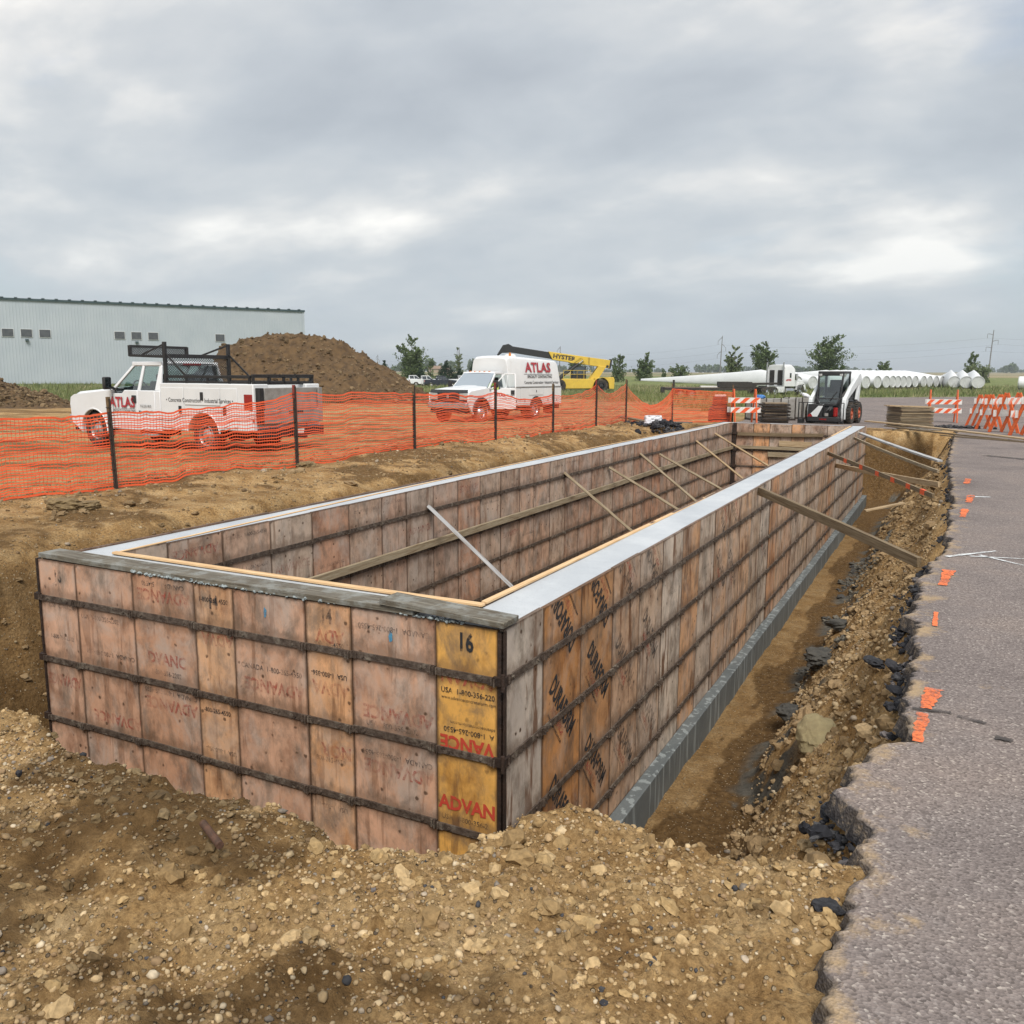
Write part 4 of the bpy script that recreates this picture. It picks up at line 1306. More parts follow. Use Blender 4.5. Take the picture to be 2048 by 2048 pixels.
# poured wall: a ring with a trowelled top
def concrete_material(name, c1, c2, streak=None, wet=0.55):
    m, nt, b, L = newmat(name)
    tc = nd(nt, 'ShaderNodeTexCoord')
    n = nd(nt, 'ShaderNodeTexNoise', i_Scale=1.7, i_Detail=9.0, i_Roughness=0.66); L(tc.outputs['Object'], n.inputs['Vector'])
    r = ramp(nt, [(0.35, c1), (0.65, c2)]); L(n.outputs['Fac'], r.inputs[0])
    last = r.outputs[0]
    mp = nd(nt, 'ShaderNodeMapping'); L(tc.outputs['Object'], mp.inputs[0])
    if streak:
        mp.inputs['Scale'].default_value = (1, 1, 0.05)
        n2 = nd(nt, 'ShaderNodeTexNoise', i_Scale=14.0, i_Detail=3.0); L(mp.outputs[0], n2.inputs['Vector'])
        r2_ = ramp(nt, [(0.54, 0.0), (0.60, 0.75)]); L(n2.outputs['Fac'], r2_.inputs[0])
        mx = nd(nt, 'ShaderNodeMix', data_type='RGBA'); L(r2_.outputs[0], mx.inputs['Factor']); L(last, mx.inputs['A'])
        mx.inputs['B'].default_value = (*streak, 1); last = mx.outputs['Result']
    n3 = nd(nt, 'ShaderNodeTexNoise', i_Scale=90.0, i_Detail=4.0); L(tc.outputs['Object'], n3.inputs['Vector'])
    r3 = ramp(nt, [(0.62, 0.0), (0.70, 0.5)]); L(n3.outputs['Fac'], r3.inputs[0])
    mx = nd(nt, 'ShaderNodeMix', data_type='RGBA'); L(r3.outputs[0], mx.inputs['Factor']); L(last, mx.inputs['A'])
    mx.inputs['B'].default_value = (c1[0] * 0.45, c1[1] * 0.45, c1[2] * 0.45, 1)
    L(mx.outputs['Result'], b.inputs['Base Color'])
    b.inputs['Roughness'].default_value = wet
    n4 = nd(nt, 'ShaderNodeTexNoise', i_Scale=22.0, i_Detail=8.0); L(tc.outputs['Object'], n4.inputs['Vector'])
    bp_ = nd(nt, 'ShaderNodeBump', i_Strength=0.25, i_Distance=0.012); L(n4.outputs['Fac'], bp_.inputs['Height']); L(bp_.outputs[0], b.inputs['Normal'])
    return m


CONC = concrete_material('fresh_concrete', (0.44, 0.465, 0.49), (0.56, 0.58, 0.595), None, 0.55)
FOOT = concrete_material('footing_concrete', (0.095, 0.106, 0.106), (0.145, 0.157, 0.155), (0.29, 0.315, 0.31), 0.7)


def ring(x0, x1, y0, y1, X0_, X1_, Y0_, Y1_, z0, z1, step=None):
    b = MB()
    O = [(x0, y0), (x1, y0), (x1, y1), (x0, y1)]; I = [(X0_, Y0_), (X1_, Y0_), (X1_, Y1_), (X0_, Y1_)]
    V = [(*p, z1) for p in O] + [(*p, z1) for p in I] + [(*p, z0) for p in O] + [(*p, z0) for p in I]
    F = []
    for i in range(4):
        j = (i + 1) % 4
        F += [(i, j, 4 + j, 4 + i), (i, 8 + i, 8 + j, j), (4 + i, 4 + j, 12 + j, 12 + i), (8 + i, 12 + i, 12 + j, 8 + j)]
    return b.add(V, F)


tag(ring(X0 + 0.030, 0.006, 0.030, 22.0, IL - 0.030, -0.315, 0.385, FY + 0.030, ZT - FH, ZT - 0.012).build('concrete_wall', CONC), 'freshly poured grey concrete wall with smooth trowelled top', 'concrete wall')
tag(ring(X0 - 0.10, 0.145, -0.10, 22.12, IL + 0.12, -0.47, 0.52, FY - 0.1, FLOOR - 0.06, ZT - FH - 0.002).build('concrete_footing', FOOT, None, 0.006), 'grey concrete footing streaked white, showing below the right wall', 'footing')

# ------------------------------------------------------------------ timber
def wood_material(name, c1, c2, grain=(0.6, 0.5, 0.4), rough=0.75, grime=0.0):
    m, nt, b, L = newmat(name)
    tc = nd(nt, 'ShaderNodeTexCoord'); oi = nd(nt, 'ShaderNodeObjectInfo')
    ad = nd(nt, 'ShaderNodeVectorMath', operation='MULTIPLY_ADD'); ad.inputs[1].default_value = (9, 17, 5)
    cbx = nd(nt, 'ShaderNodeCombineXYZ')
    for k in range(3): L(oi.outputs['Random'], cbx.inputs[k])
    L(cbx.outputs[0], ad.inputs[0]); L(tc.outputs['Object'], ad.inputs[2])
    mp = nd(nt, 'ShaderNodeMapping'); mp.inputs['Scale'].default_value = (0.06, 1, 1); L(ad.outputs[0], mp.inputs[0])
    n = nd(nt, 'ShaderNodeTexNoise', i_Scale=55.0, i_Detail=6.0, i_Roughness=0.65, i_Distortion=0.4); L(mp.outputs[0], n.inputs['Vector'])
    r = ramp(nt, [(0.33, tuple(a * b_ for a, b_ in zip(c1, grain))), (0.48, c1), (0.66, c2)]); L(n.outputs['Fac'], r.inputs[0])
    last = r.outputs[0]
    if grime:
        n2 = nd(nt, 'ShaderNodeTexNoise', i_Scale=6.0, i_Detail=8.0, i_Roughness=0.7); L(ad.outputs[0], n2.inputs['Vector'])
        r2_ = ramp(nt, [(0.48, 0.0), (0.62, grime)]); L(n2.outputs['Fac'], r2_.inputs[0])
        mx = nd(nt, 'ShaderNodeMix', data_type='RGBA'); L(r2_.outputs[0], mx.inputs['Factor']); L(last, mx.inputs['A'])
        mx.inputs['B'].default_value = (0.30, 0.31, 0.29, 1); last = mx.outputs['Result']
    L(last, b.inputs['Base Color']); b.inputs['Roughness'].default_value = rough
    bp_ = nd(nt, 'ShaderNodeBump', i_Strength=0.3, i_Distance=0.006); L(n.outputs['Fac'], bp_.inputs['Height']); L(bp_.outputs[0], b.inputs['Normal'])
    return m


W_OLD = wood_material('old_grey_plank', (0.125, 0.108, 0.080), (0.22, 0.195, 0.15), grime=0.6)
W_NEW = wood_material('fresh_pine', (0.70, 0.46, 0.24), (0.78, 0.56, 0.33), (0.8, 0.75, 0.7))
W_2X4 = wood_material('weathered_two_by_four', (0.30, 0.235, 0.15), (0.40, 0.33, 0.225))
W_TAN = wood_material('tan_two_by_four', (0.42, 0.30, 0.17), (0.52, 0.40, 0.25))
W_DK = wood_material('brown_plank', (0.175, 0.125, 0.070), (0.25, 0.185, 0.11))
W_GREY = wood_material('cement_greyed_board', (0.40, 0.40, 0.40), (0.52, 0.52, 0.52))


def board(p0, p1, w, h, mat, label, cat='board', group=None, up=(0, 0, 1), name='board', marks=None):
    """a plank whose local x runs along it"""
    p0, p1 = Vector(p0), Vector(p1)
    ln = (p1 - p0).length
    d = (p1 - p0).normalized(); u = Vector(up)
    s_ = u.cross(d).normalized(); u = d.cross(s_)
    b = MB(); n = 6
    bow = random.uniform(-0.004, 0.004) * ln
    S = []
    for i in range(n + 1):
        t = i / n; x = ln * t; dz = bow * 4 * t * (1 - t)
        S.append([(x, -w / 2, -h / 2 + dz), (x, w / 2, -h / 2 + dz), (x, w / 2, h / 2 + dz), (x, -w / 2, h / 2 + dz)])
    b.loft(S)
    o = b.build(name, mat, None, 0.003, 30, 1)
    o.matrix_world = Matrix(((d.x, s_.x, u.x, p0.x), (d.y, s_.y, u.y, p0.y), (d.z, s_.z, u.z, p0.z), (0, 0, 0, 1)))
    tag(o, label, cat, group)
    if marks:
        for a, c in marks:
            q = MB(); q.box(((a + c) / 2, 0, 0), (c - a, w + 0.006, h + 0.006))
            q.build('paint_band', SPRAY_OS, o)
    return o


SPRAY_OS = pm('orange_marker_paint', (0.88, 0.13, 0.035), (0.75, 0.10, 0.03), 0.6, scale=20)
# old planks on the front wall
board((X0 + 0.0, 0.10, ZT + 0.024), (-0.55, 0.075, ZT + 0.030), 0.185, 0.038, W_OLD, 'long old grey plank lying along the top of the front wall', 'plank', 'planks on the front wall')
board((-0.78, 0.062, ZT + 0.070), (0.055, 0.058, ZT + 0.036), 0.185, 0.036, W_OLD, 'short old plank overlapping the long one at the near corner', 'plank', 'planks on the front wall')
# pale strips along the inner edges
board((IL - 0.02, 0.40, ZT + 0.006), (-0.31, 0.40, ZT + 0.006), 0.045, 0.018, W_NEW, 'pale new wood strip along the inner edge of the front wall', 'wood strip', 'edge strips')
board((-0.335, 0.45, ZT + 0.006), (-0.338, 21.5, ZT + 0.006), 0.040, 0.018, W_NEW, 'pale new wood strip along the inner edge of the right wall', 'wood strip', 'edge strips')
board((IL - 0.012, 0.45, ZT + 0.004), (IL - 0.012, 21.5, ZT + 0.004), 0.020, 0.012, W_NEW, 'thin pale wood strip along the inner edge of the left wall', 'wood strip', 'edge strips')
# concrete crumbs on the front planks
rng = np.random.default_rng(12)
n_ = 420
xx = rng.uniform(X0 + 0.8, 0.02, n_); yy = np.abs(rng.normal(0.0, 0.018, n_)) - 0.012
zz = ZT + 0.002 + rng.uniform(0, 0.01, n_)
kk = fbm(xx, xx * 0, 2.2, 3, 171) > -0.05
scatter_stones('concrete_crumbs', np.stack([xx, yy, zz], 1)[kk], np.clip(rng.lognormal(math.log(0.008), 0.5, kk.sum()), 0.004, 0.022), np.array([(0.34, 0.38, 0.38)]).repeat(kk.sum(), 0) * rng.uniform(0.7, 1.1, (kk.sum(), 1)), 1, STONE, rng, 'grey concrete crumbs spilled along the front planks', 0.3, 0.6, False)
# walers
board((IL + 0.045, 0.5, -0.485), (IL + 0.045, 11.2, -0.49), 0.038, 0.089, W_2X4, 'near length of the horizontal two by four on the left inner wall', 'waler', 'walers on the inner forms')
board((IL + 0.047, 11.22, -0.49), (IL + 0.047, 21.5, -0.50), 0.038, 0.089, W_2X4, 'far length of the horizontal two by four on the left inner wall', 'waler', 'walers on the inner forms')
board((IL + 0.12, FY - 0.055, -0.48), (-0.40, FY - 0.055, -0.48), 0.038, 0.089, W_2X4, 'horizontal two by four across the far inner wall', 'waler', 'walers on the inner forms')
board((IL + 0.15, FY - 0.055, -0.10), (-1.05, FY - 0.055, -0.06), 0.038, 0.10, W_DK, 'dark plank high on the far inner wall', 'waler', 'walers on the inner forms')
board((-2.25, FY - 0.06, -0.335), (-1.35, FY - 0.06, -0.345), 0.03, 0.16, W_TAN, 'short pale board nailed to the far inner wall', 'board', 'boards on the far inner wall')
board((-2.55, FY - 0.06, -0.66), (-1.75, FY - 0.06, -0.66), 0.03, 0.14, W_2X4, 'short greyish board low on the far inner wall', 'board', 'boards on the far inner wall')
# props inside the pit, from the left wall down to the floor
for i, (y, z, k_, mt, lab) in enumerate([(4.915, -0.015, -0.765, W_GREY, 'cement greyed prop nearest the camera inside the pit'), (9.155, -0.02, -0.723, W_2X4, 'second prop inside the pit, leaning off the left wall'), (11.293, -0.133, -0.521, W_2X4, 'third prop inside the pit, flatter than the second'), (13.087, -0.014, -0.748, W_2X4, 'fourth prop inside the pit, crossing the waler steeply'), (14.443, -0.134, -0.484, W_2X4, 'fifth prop inside the pit, the flattest one'), (17.477, -0.043, -0.74, W_TAN, 'sixth prop inside the pit, second from the far corner'), (19.418, 0.029, -0.544, W_TAN, 'last prop inside the pit, nearest the far corner')]):
    zend = FLOOR + 0.04
    x1 = IL + (zend - z) / k_
    if x1 > -0.45:
        x1 = -0.45; zend = z + k_ * (x1 - IL)
    board((IL + 0.02, y, z), (x1, y, zend), 0.089, 0.040, mt, lab, 'prop', 'timber props inside the pit', (0.0, 0.35, 1))
# braces from the right wall to the bank
board((0.055, 6.95, 0.175), (1.99, 4.66, -0.10), 0.05, 0.098, W_DK, 'thick brown plank bracing the right wall against the near bank', 'brace', 'braces on the right wall', name='brace')
board((0.055, 19.8, 0.15), (2.0, 15.47, -0.10), 0.11, 0.04, W_GREY, 'pale greyed plank bracing the right wall at its far end', 'brace', 'braces on the right wall', name='brace')
board((0.055, 18.5, 0.10), (2.0, 13.3, -0.10), 0.04, 0.06, W_2X4, 'thin pale brace just before the far end of the right wall', 'brace', 'braces on the right wall', name='brace')
board((0.055, 15.05, -0.25), (2.05, 11.2, -0.10), 0.04, 0.09, W_TAN, 'tan two by four brace set low on the right wall', 'brace', 'braces on the right wall', name='brace')
ln_ = (Vector((2.0, 9.7, -0.10)) - Vector((0.055, 13.6, 0.12))).length
board((0.055, 13.6, 0.12), (2.0, 9.7, -0.10), 0.035, 0.07, W_DK, 'dark brace with orange paint bands on the right wall', 'brace', 'braces on the right wall', name='brace', marks=[(ln_ * t, ln_ * t + 0.14) for t in (0.2, 0.37, 0.53, 0.67, 0.80, 0.91)])
# long boards lying from the far corner across the asphalt
board((-0.35, 26.5, 0.13), (4.6, 19.9, 0.03), 0.19, 0.04, W_TAN, 'long pale board lying across the far corner of the asphalt, upper one', 'plank', 'long boards at the far corner')
board((0.3, 25.3, 0.06), (3.4, 21.1, 0.022), 0.09, 0.04, W_DK, 'long brown board lying under the pale one at the far corner', 'plank', 'long boards at the far corner')
board((1.9, 21.9, 0.03), (5.6, 19.0, 0.024), 0.05, 0.03, W_DK, 'thin dark board on the asphalt running out of the picture', 'plank', 'long boards at the far corner')
for i, (x, y, a) in enumerate([(0.75, 25.2, 0.4), (1.0, 24.9, 0.1), (0.55, 24.7, 0.7)]):
    z_ = float(ground_h(np.array([x]), np.array([y]))[0][0]) + 0.05
    board((x, y, z_), (x + 0.9 * cos(a), y + 0.9 * sin(a), z_ + 0.02), 0.10, 0.03, W_OLD, ['grey scrap board in the dirt beyond the far wall, left one', 'grey scrap board in the dirt beyond the far wall, right one', 'grey scrap board in the dirt beyond the far wall, lowest one'][i], 'board', 'scrap boards beyond the far wall')
board((0.9, 12.2, -0.75), (1.5, 12.6, -0.62), 0.09, 0.03, W_TAN, 'scrap of pale board on the bank under the braces', 'board')
# short rusty bar in the near soil
b = MB(); pts = [(0.165 * t, 0, 0) for t in np.linspace(0, 1, 40)]
b.tube(pts, [0.011 + 0.003 * (i % 2) for i in range(40)], 10)
o = b.build('threaded_bar', pm('brown_rust', (0.13, 0.065, 0.04), (0.08, 0.045, 0.03), 0.8, 0.2, 40, 0.4), None, 0, 50)
o.location = (-0.08, -2.07, float(ground_h(np.array([-0.1]), np.array([-2.05]))[0][0]) + 0.035); o.rotation_euler = (0, radians(4), radians(-24))
tag(o, 'short rusty ribbed steel bar lying in the near soil', 'steel bar')

# ------------------------------------------------------------------ orange safety fence
ORANGE = pm('orange_net_plastic', (0.88, 0.13, 0.035), (0.80, 0.10, 0.028), 0.55, scale=3)
POSTM = pm('dark_fence_post', (0.035, 0.030, 0.026), (0.06, 0.045, 0.035), 0.7, 0.2, 15, 0.3)
POSTTOP = pm('weathered_post_top', (0.20, 0.13, 0.06), (0.12, 0.075, 0.04), 0.8, scale=20)
POSTRED = pm('red_post_top', (0.26, 0.045, 0.03), (0.18, 0.03, 0.022), 0.7, scale=20)
posts = [(-8.05, 0.35, 1.25, 0.04, 1.0), (-7.89, 3.81, 1.24, -0.05, 1.03), (-7.70, 7.24, 1.38, -0.03, 1.26), (-7.63, 10.73, 1.30, -0.01, 1.12), (-7.37, 13.76, 1.32, -0.01, 1.10), (-7.26, 16.78, 1.28, -0.01, 1.0), (-7.22, 19.77, 1.34, 0.0, 1.2), (-7.55, 23.3, 1.40, 0.0, 1.25), (-6.95, 26.6, 1.38, 0.08, 1.2), (-5.45, 29.6, 1.45, 0.02, 1.15)]
LP = [f'{o} post of the orange net fence' for o in range(9)]
fence = thing('safety_fence', 'orange plastic net fence on thin dark posts, running along the left bank', 'fence', (-7.7, 7.24, 0))
FO = Vector((-7.7, 7.24, 0))
base = []
for i, (x, y, h, lean, top) in enumerate(posts):
    z = float(ground_h(np.array([x]), np.array([y]))[0][0])
    base.append((x, y, z))
    b = MB()
    a = Vector((x, y, z - 0.15)) - FO; c = Vector((x - lean * 0.5, y + lean, z + h)) - FO
    b.bar(a, c, 0.035, 0.035); b.bar(a + Vector((0.02, 0.0, 0)), c + Vector((0.02, 0, -0.02)), 0.012, 0.05)
    for k in range(5):
        q = a.lerp(c, 0.3 + 0.15 * k); b.box(q, (0.05, 0.05, 0.012))
    po = b.build('post', POSTM, fence)
    tp = MB(); tp.bar(a.lerp(c, 0.86), c + Vector((0, 0, 0.003)), 0.040, 0.040)
    tp.build('post_top', POSTRED if i in (2, 4, 6) else POSTTOP, po)


def net_span(i, seed):
    (x0, y0, z0), (x1, y1, z1) = base[i], base[i + 1]
    t0, t1 = posts[i][4], posts[i + 1][4]
    rg = np.random.default_rng(seed)
    ln = math.hypot(x1 - x0, y1 - y0)
    n = int(ln / 0.05)
    u = np.linspace(0, 1, n + 1)
    d = np.array([(x1 - x0) / ln, (y1 - y0) / ln]); nr = np.array([-d[1], d[0]])
    sag = {7: 0.62, 6: 0.25, 1: 0.12, 0: 0.04, 2: 0.03, 3: 0.06, 4: 0.10, 5: 0.12, 8: 0.02}[i]
    sh = 4 * u * (1 - u)
    top = t0 * (1 - u) + t1 * u - sag * sh
    if i == 1:   # rises sharply to the second post
        top = np.interp(u, [0, 0.5, 0.8, 1], [1.03, 0.98, 1.10, 1.26])
    bot = 0.02 + 0.05 * fbm(u * ln, u * 0, 0.8, 3, seed)
    rows = 27
    w = np.cumsum(rg.uniform(0.55, 1.45, rows)); w = (w - w[0]) / (w[-1] - w[0])
    gx = x0 + (x1 - x0) * u; gy = y0 + (y1 - y0) * u
    gzv = ground_h(gx, gy)[0]
    belly = 0.07 * fbm(u * ln, u * 0 + 5, 0.5, 3, seed + 3)
    V = []; F = []
    R = np.zeros((rows, n + 1, 3))
    for k in range(rows):
        bun = w[k] + 0.020 * fbm(u * ln, np.full(n + 1, k * 0.31), 1.1, 3, seed + 7) * 2 * np.minimum(1, sh * 3)
        h = bot + (top - bot) * np.clip(bun, 0, 1.0)
        o = belly * np.sin(pi * w[k]) * np.minimum(1, sh * 2) + 0.025 * fbm(u * ln, np.full(n + 1, k * 0.4), 2.0, 2, seed + 9)
        R[k, :, 0] = gx + nr[0] * o - FO.x; R[k, :, 1] = gy + nr[1] * o - FO.y; R[k, :, 2] = gzv + h - FO.z
    for k in range(rows):
        hw = 0.0074 if k not in (0, rows - 1) else 0.013
        a = len(V)
        for j in range(n + 1):
            p = R[k, j]
            V.append((p[0], p[1], p[2] - hw)); V.append((p[0] + nr[0] * 0.004, p[1] + nr[1] * 0.004, p[2] + hw))
        F += [(a + 2 * j, a + 2 * j + 2, a + 2 * j + 3, a + 2 * j + 1) for j in range(n)]
    for j in range(n + 1):
        a = len(V)
        slant = 0.0
        for k in range(rows):
            p = R[k, j] + np.array([nr[0] * 0.002, nr[1] * 0.002, 0])
            V.append((p[0] - d[0] * 0.0033, p[1] - d[1] * 0.0033, p[2])); V.append((p[0] + d[0] * 0.0033, p[1] + d[1] * 0.0033, p[2]))
        F += [(a + 2 * k, a + 2 * k + 1, a + 2 * k + 3, a + 2 * k + 2) for k in range(rows - 1)]
    obj('net', arrays_mesh('net', V, F), ORANGE, fence)


for i in range(len(posts) - 1):
    net_span(i, 200 + 17 * i)

# ------------------------------------------------------------------ barricades
BWHITE = pm('barricade_white', (0.78, 0.76, 0.72), (0.68, 0.66, 0.62), 0.5, scale=12)
BORANGE = pm('barricade_orange', (0.82, 0.12, 0.028), (0.70, 0.095, 0.025), 0.5, scale=12)
BLEG = pm('barricade_leg_orange', (0.80, 0.15, 0.030), (0.62, 0.10, 0.025), 0.55, scale=14, dirt=((0.30, 0.16, 0.08), 0.55, 0.5))
BPALE = pm('faded_orange_stripe', (0.78, 0.30, 0.22), (0.70, 0.24, 0.16), 0.55, scale=14)


def barricade(label, loc, rz, L_=1.25, H_=1.2, lean=0.30, stripe=None, rails=(0.86, 0.50)):
    t = thing('barricade', label, 'barricade', loc, rz, 'striped barricades on the lot')
    stripe = stripe or BORANGE
    for sx in (-1, 1):
        for sy in (-1, 1):
            b = MB(); x = sx * (L_ / 2 - 0.16)
            b.bar((x, sy * lean, 0), (x, sy * 0.02, H_), 0.09, 0.045, (1, 0, 0))
            b.build('leg', BLEG, t, 0.004)
    for sy in (-1, 1):
        for zr in rails:
            yy_ = sy * (lean + (0.02 - lean) * zr / H_ + 0.03)
            b = MB(); b.b2(-L_ / 2, L_ / 2, yy_ - 0.012, yy_ + 0.012, zr - 0.10, zr + 0.10)
            r = b.build('rail', BWHITE, t, 0.004)
            n = max(3, int(L_ / 0.3)); w = L_ / n
            for k in range(n):
                x = -L_ / 2 + w * k
                q = MB(); yo = yy_ + sy * 0.0145
                x0_, x1_ = x + w * 0.0, x + w * 0.5
                sl = 0.16 * (w / 0.3)
                P = [(max(-L_ / 2, x0_ - sl * 0.2), yo, zr - 0.098), (x1_ - sl * 0.2, yo, zr - 0.098), (min(L_ / 2, x1_ + sl * 0.9), yo, zr + 0.098), (min(L_ / 2, x0_ + sl * 0.9), yo, zr + 0.098)]
                P2 = [(a, yo - sy * 0.004, c) for a, _, c in P]
                q.add(P + P2, [(0, 1, 2, 3), (7, 6, 5, 4), (0, 4, 5, 1), (2, 6, 7, 3), (1, 5, 6, 2), (0, 3, 7, 4)])
                q.build('stripe', stripe, r)
    return t


barricade('barricade behind the right end of the orange net', (-4.95, 29.3, G(-4.95, 29.3)), radians(30), 1.15, 1.28)
barricade('lone wide barricade standing behind the plywood stack', (1.75, 36.4, G(1.75, 36.4)), radians(12), 1.35, 1.35)
for i, (x, y, a, L_, lab) in enumerate([(3.15, 34.0, 62, 0.80, 'first of the crowded folded barricades, nearest the lone one'), (3.45, 30.6, 60, 0.90, 'second barricade of the crowded row'), (3.75, 26.6, 56, 0.95, 'third barricade of the crowded row, with broad white boards'), (4.15, 23.6, 60, 0.95, 'barricade cut off by the right picture edge')]):
    barricade(lab, (x, y, G(x, y)), radians(a), L_, 1.22, 0.46, BPALE, (0.98, 0.60))

# ------------------------------------------------------------------ stacks, racks, small site things
PLYEDGE = [wood_material('plywood_sheet_a', (0.26, 0.20, 0.125), (0.33, 0.26, 0.17)), wood_material('plywood_sheet_b', (0.17, 0.13, 0.085), (0.24, 0.19, 0.125)), wood_material('plywood_sheet_c', (0.36, 0.27, 0.16), (0.44, 0.34, 0.21))]
st = thing('plywood_stack', 'stack of weathered plywood sheets with pale boards on top, on the asphalt', 'plywood stack', (0.75, 30.6, G(0.75, 30.6)), radians(28))
z = 0.05
b = MB(); b.b2(-0.6, 0.6, -0.55, -0.45, 0, 0.05); b.b2(-0.6, 0.6, 0.45, 0.55, 0, 0.05); b.build('bearer', W_OLD, st)
k = 0
while z < 0.74:
    h = random.choice((0.018, 0.018, 0.028))
    b = MB(); b.box((random.uniform(-0.03, 0.03), random.uniform(-0.03, 0.03), z + h / 2), (1.18, 1.18, h), (random.uniform(-.004, .004), random.uniform(-.004, .004), random.uniform(-.03, .03)))
    b.build('sheet', PLYEDGE[k % 2 if k % 5 else 2], st)
    z += h + random.choice((0.002, 0.004, 0.012)); k += 1
for j, (yo, a) in enumerate(((-0.35, 3), (-0.1, -2), (0.2, 4))):
    b = MB(); b.box((-0.1 + 0.05 * j, yo, z + 0.02), (1.75, 0.16, 0.03), (0, 0.03, radians(a))); b.build('top_board', W_TAN, st)

dk = thing('form_stack', 'stack of dark steel edged form panels before the grey panel crates', 'form stack', (-4.2, 31.4, G(-4.2, 31.4)), radians(20))
DKM = pm('dark_form_panel', (0.07, 0.052, 0.04), (0.035, 0.028, 0.024), 0.7, 0.2, 10, 0.3)
TANF = pm('tan_form_face', (0.30, 0.22, 0.14), (0.20, 0.15, 0.10), 0.7, scale=8)
for k in range(6):
    b = MB(); zc = 0.06 + k * 0.13
    b.box((random.uniform(-.07, .07), random.uniform(-.05, .05), zc), (1.05, 0.9, 0.05), (0, random.uniform(-.02, .02), random.uniform(-.08, .08)))
    b.box((random.uniform(-.1, .1), 0, zc + 0.035), (1.15, 0.95, 0.015), (0, 0, random.uniform(-.05, .05)))
    o = b.build('form_panel', DKM, dk)
    b = MB(); b.box((0, 0, zc + 0.075), (0.85, 0.8, 0.05)); b.build('spacer', TANF, o)


def panel_crate(label, loc, rz, n, L_):
    t = thing('panel_crate', label, 'panel crate', loc, rz, 'grey panel crates behind the far wall')
    GREYP = [bpy.data.materials.get('crate_grey_a') or pm('crate_grey_a', (0.40, 0.385, 0.355), (0.30, 0.285, 0.26), 0.7, scale=4, dirt=((0.16, 0.13, 0.10), 0.55, 0.6)), bpy.data.materials.get('crate_grey_b') or pm('crate_grey_b', (0.33, 0.31, 0.285), (0.25, 0.235, 0.21), 0.7, scale=4, dirt=((0.14, 0.11, 0.085), 0.52, 0.7))]
    w = L_ / n
    for k in range(n):
        b = MB(); b.b2(-L_ / 2 + k * w + 0.012, -L_ / 2 + (k + 1) * w - 0.012, -0.42, 0.42, 0.08, 0.92 + random.uniform(-.02, .02))
        b.build('panel', GREYP[k % 2], t, 0.008)
    b = MB()
    for x in (-L_ / 2, -L_ / 6, L_ / 6, L_ / 2):
        b.b2(x - 0.03, x + 0.03, -0.45, 0.45, 0, 0.08); b.b2(x - 0.02, x + 0.02, -0.452, -0.425, 0.0, 0.98); b.b2(x - 0.02, x + 0.02, 0.425, 0.452, 0.0, 0.98)
    b.b2(-L_ / 2, L_ / 2, -0.456, -0.43, 0.03, 0.08)
    b.build('steel_frame', DKM, t)
    return t


panel_crate('left grey panel crate, next to the striped barricade', (-4.95, 34.6, G(-4.95, 34.6)), radians(28), 6, 1.9)
panel_crate('right grey panel crate, between the form stack and the skid loader', (-3.75, 36.6, G(-3.75, 36.6)), radians(24), 4, 1.8)
b = MB(); b.lathe([(0.0, 0.3), (0.16, 0.28), (0.17, 0.0), (0.15, 0.02), (0.14, 0.25)], (0, 0, 0), 'z', 14)
tag(b.build('bucket', DKM, None, loc=(-3.35, 36.6, G(-3.4, 36.6) + 0.93)), 'dark bucket standing on the right grey crate', 'bucket')
BAGM = pm('white_plastic', (0.78, 0.78, 0.80), (0.66, 0.66, 0.70), 0.4, scale=12, bump=0.8, bscale=14)
lump('cement_sack', (-3.75, 36.5, G(-3.7, 36.5) + 1.02), (0.22, 0.14, 0.13), BAGM, 'pale crumpled sack on the right grey crate', 'sack', 61, 3, 0.7, (0, 0.5, 0.3), 0.3)
BLUEM = pm('blue_tarp', (0.06, 0.22, 0.55), (0.04, 0.16, 0.42), 0.5, scale=10)
lump('blue_tarp', (-5.35, 34.3, G(-5.3, 34.3) + 0.99), (0.22, 0.16, 0.12), BLUEM, 'small blue cloth bundle on the left grey crate', 'tarp', 62, 3, 0.8, (0, 0, 0), 0.3)
# dark covered machine behind the net
cm = thing('traffic_drum', 'dark drum shaped thing with a pale top behind the orange net', 'drum', (-5.95, 29.6, G(-5.95, 29.6)), 0.3)
DRUM = pm('dark_drum_rubber', (0.09, 0.035, 0.03), (0.05, 0.025, 0.022), 0.6, scale=8)
b = MB(); b.lathe([(0.0, 0.0), (0.42, 0.0), (0.42, 0.45), (0.36, 0.6), (0.28, 0.62), (0.26, 1.0), (0.0, 1.0)], (0, 0, 0), 'z', 18); b.build('body', DRUM, cm)
b = MB(); b.b2(-0.2, 0.22, -0.18, 0.18, 1.0, 1.07); b.build('lid', BWHITE, cm, 0.01)
# white bag and boards at the left far corner
lump('plastic_bag', (-6.35, 22.55, float(ground_h(np.array([-6.35]), np.array([22.55]))[0][0]) + 0.14), (0.30, 0.24, 0.30), BAGM, 'crumpled white plastic bag on the soil by the far left corner', 'plastic bag', 63, 3, 0.85, (0, 0, 0.4), 0.42)
LIME = pm('lime_cloth', (0.50, 0.62, 0.08), (0.40, 0.50, 0.06), 0.7, scale=20)
lump('lime_vest', (-6.02, 22.5, float(ground_h(np.array([-6.0]), np.array([22.5]))[0][0]) + 0.06), (0.12, 0.10, 0.10), LIME, 'lime cloth scrap beside the white plastic bag', 'cloth', 64, 3, 0.8, (0, 0, 0), 0.4)
zb = float(ground_h(np.array([-7.0]), np.array([23.0]))[0][0])
board((-8.1, 24.2, zb + 0.12), (-6.45, 22.5, zb + 0.05), 0.22, 0.05, W_DK, 'dark plank lying under the net beside the plastic bag', 'plank')
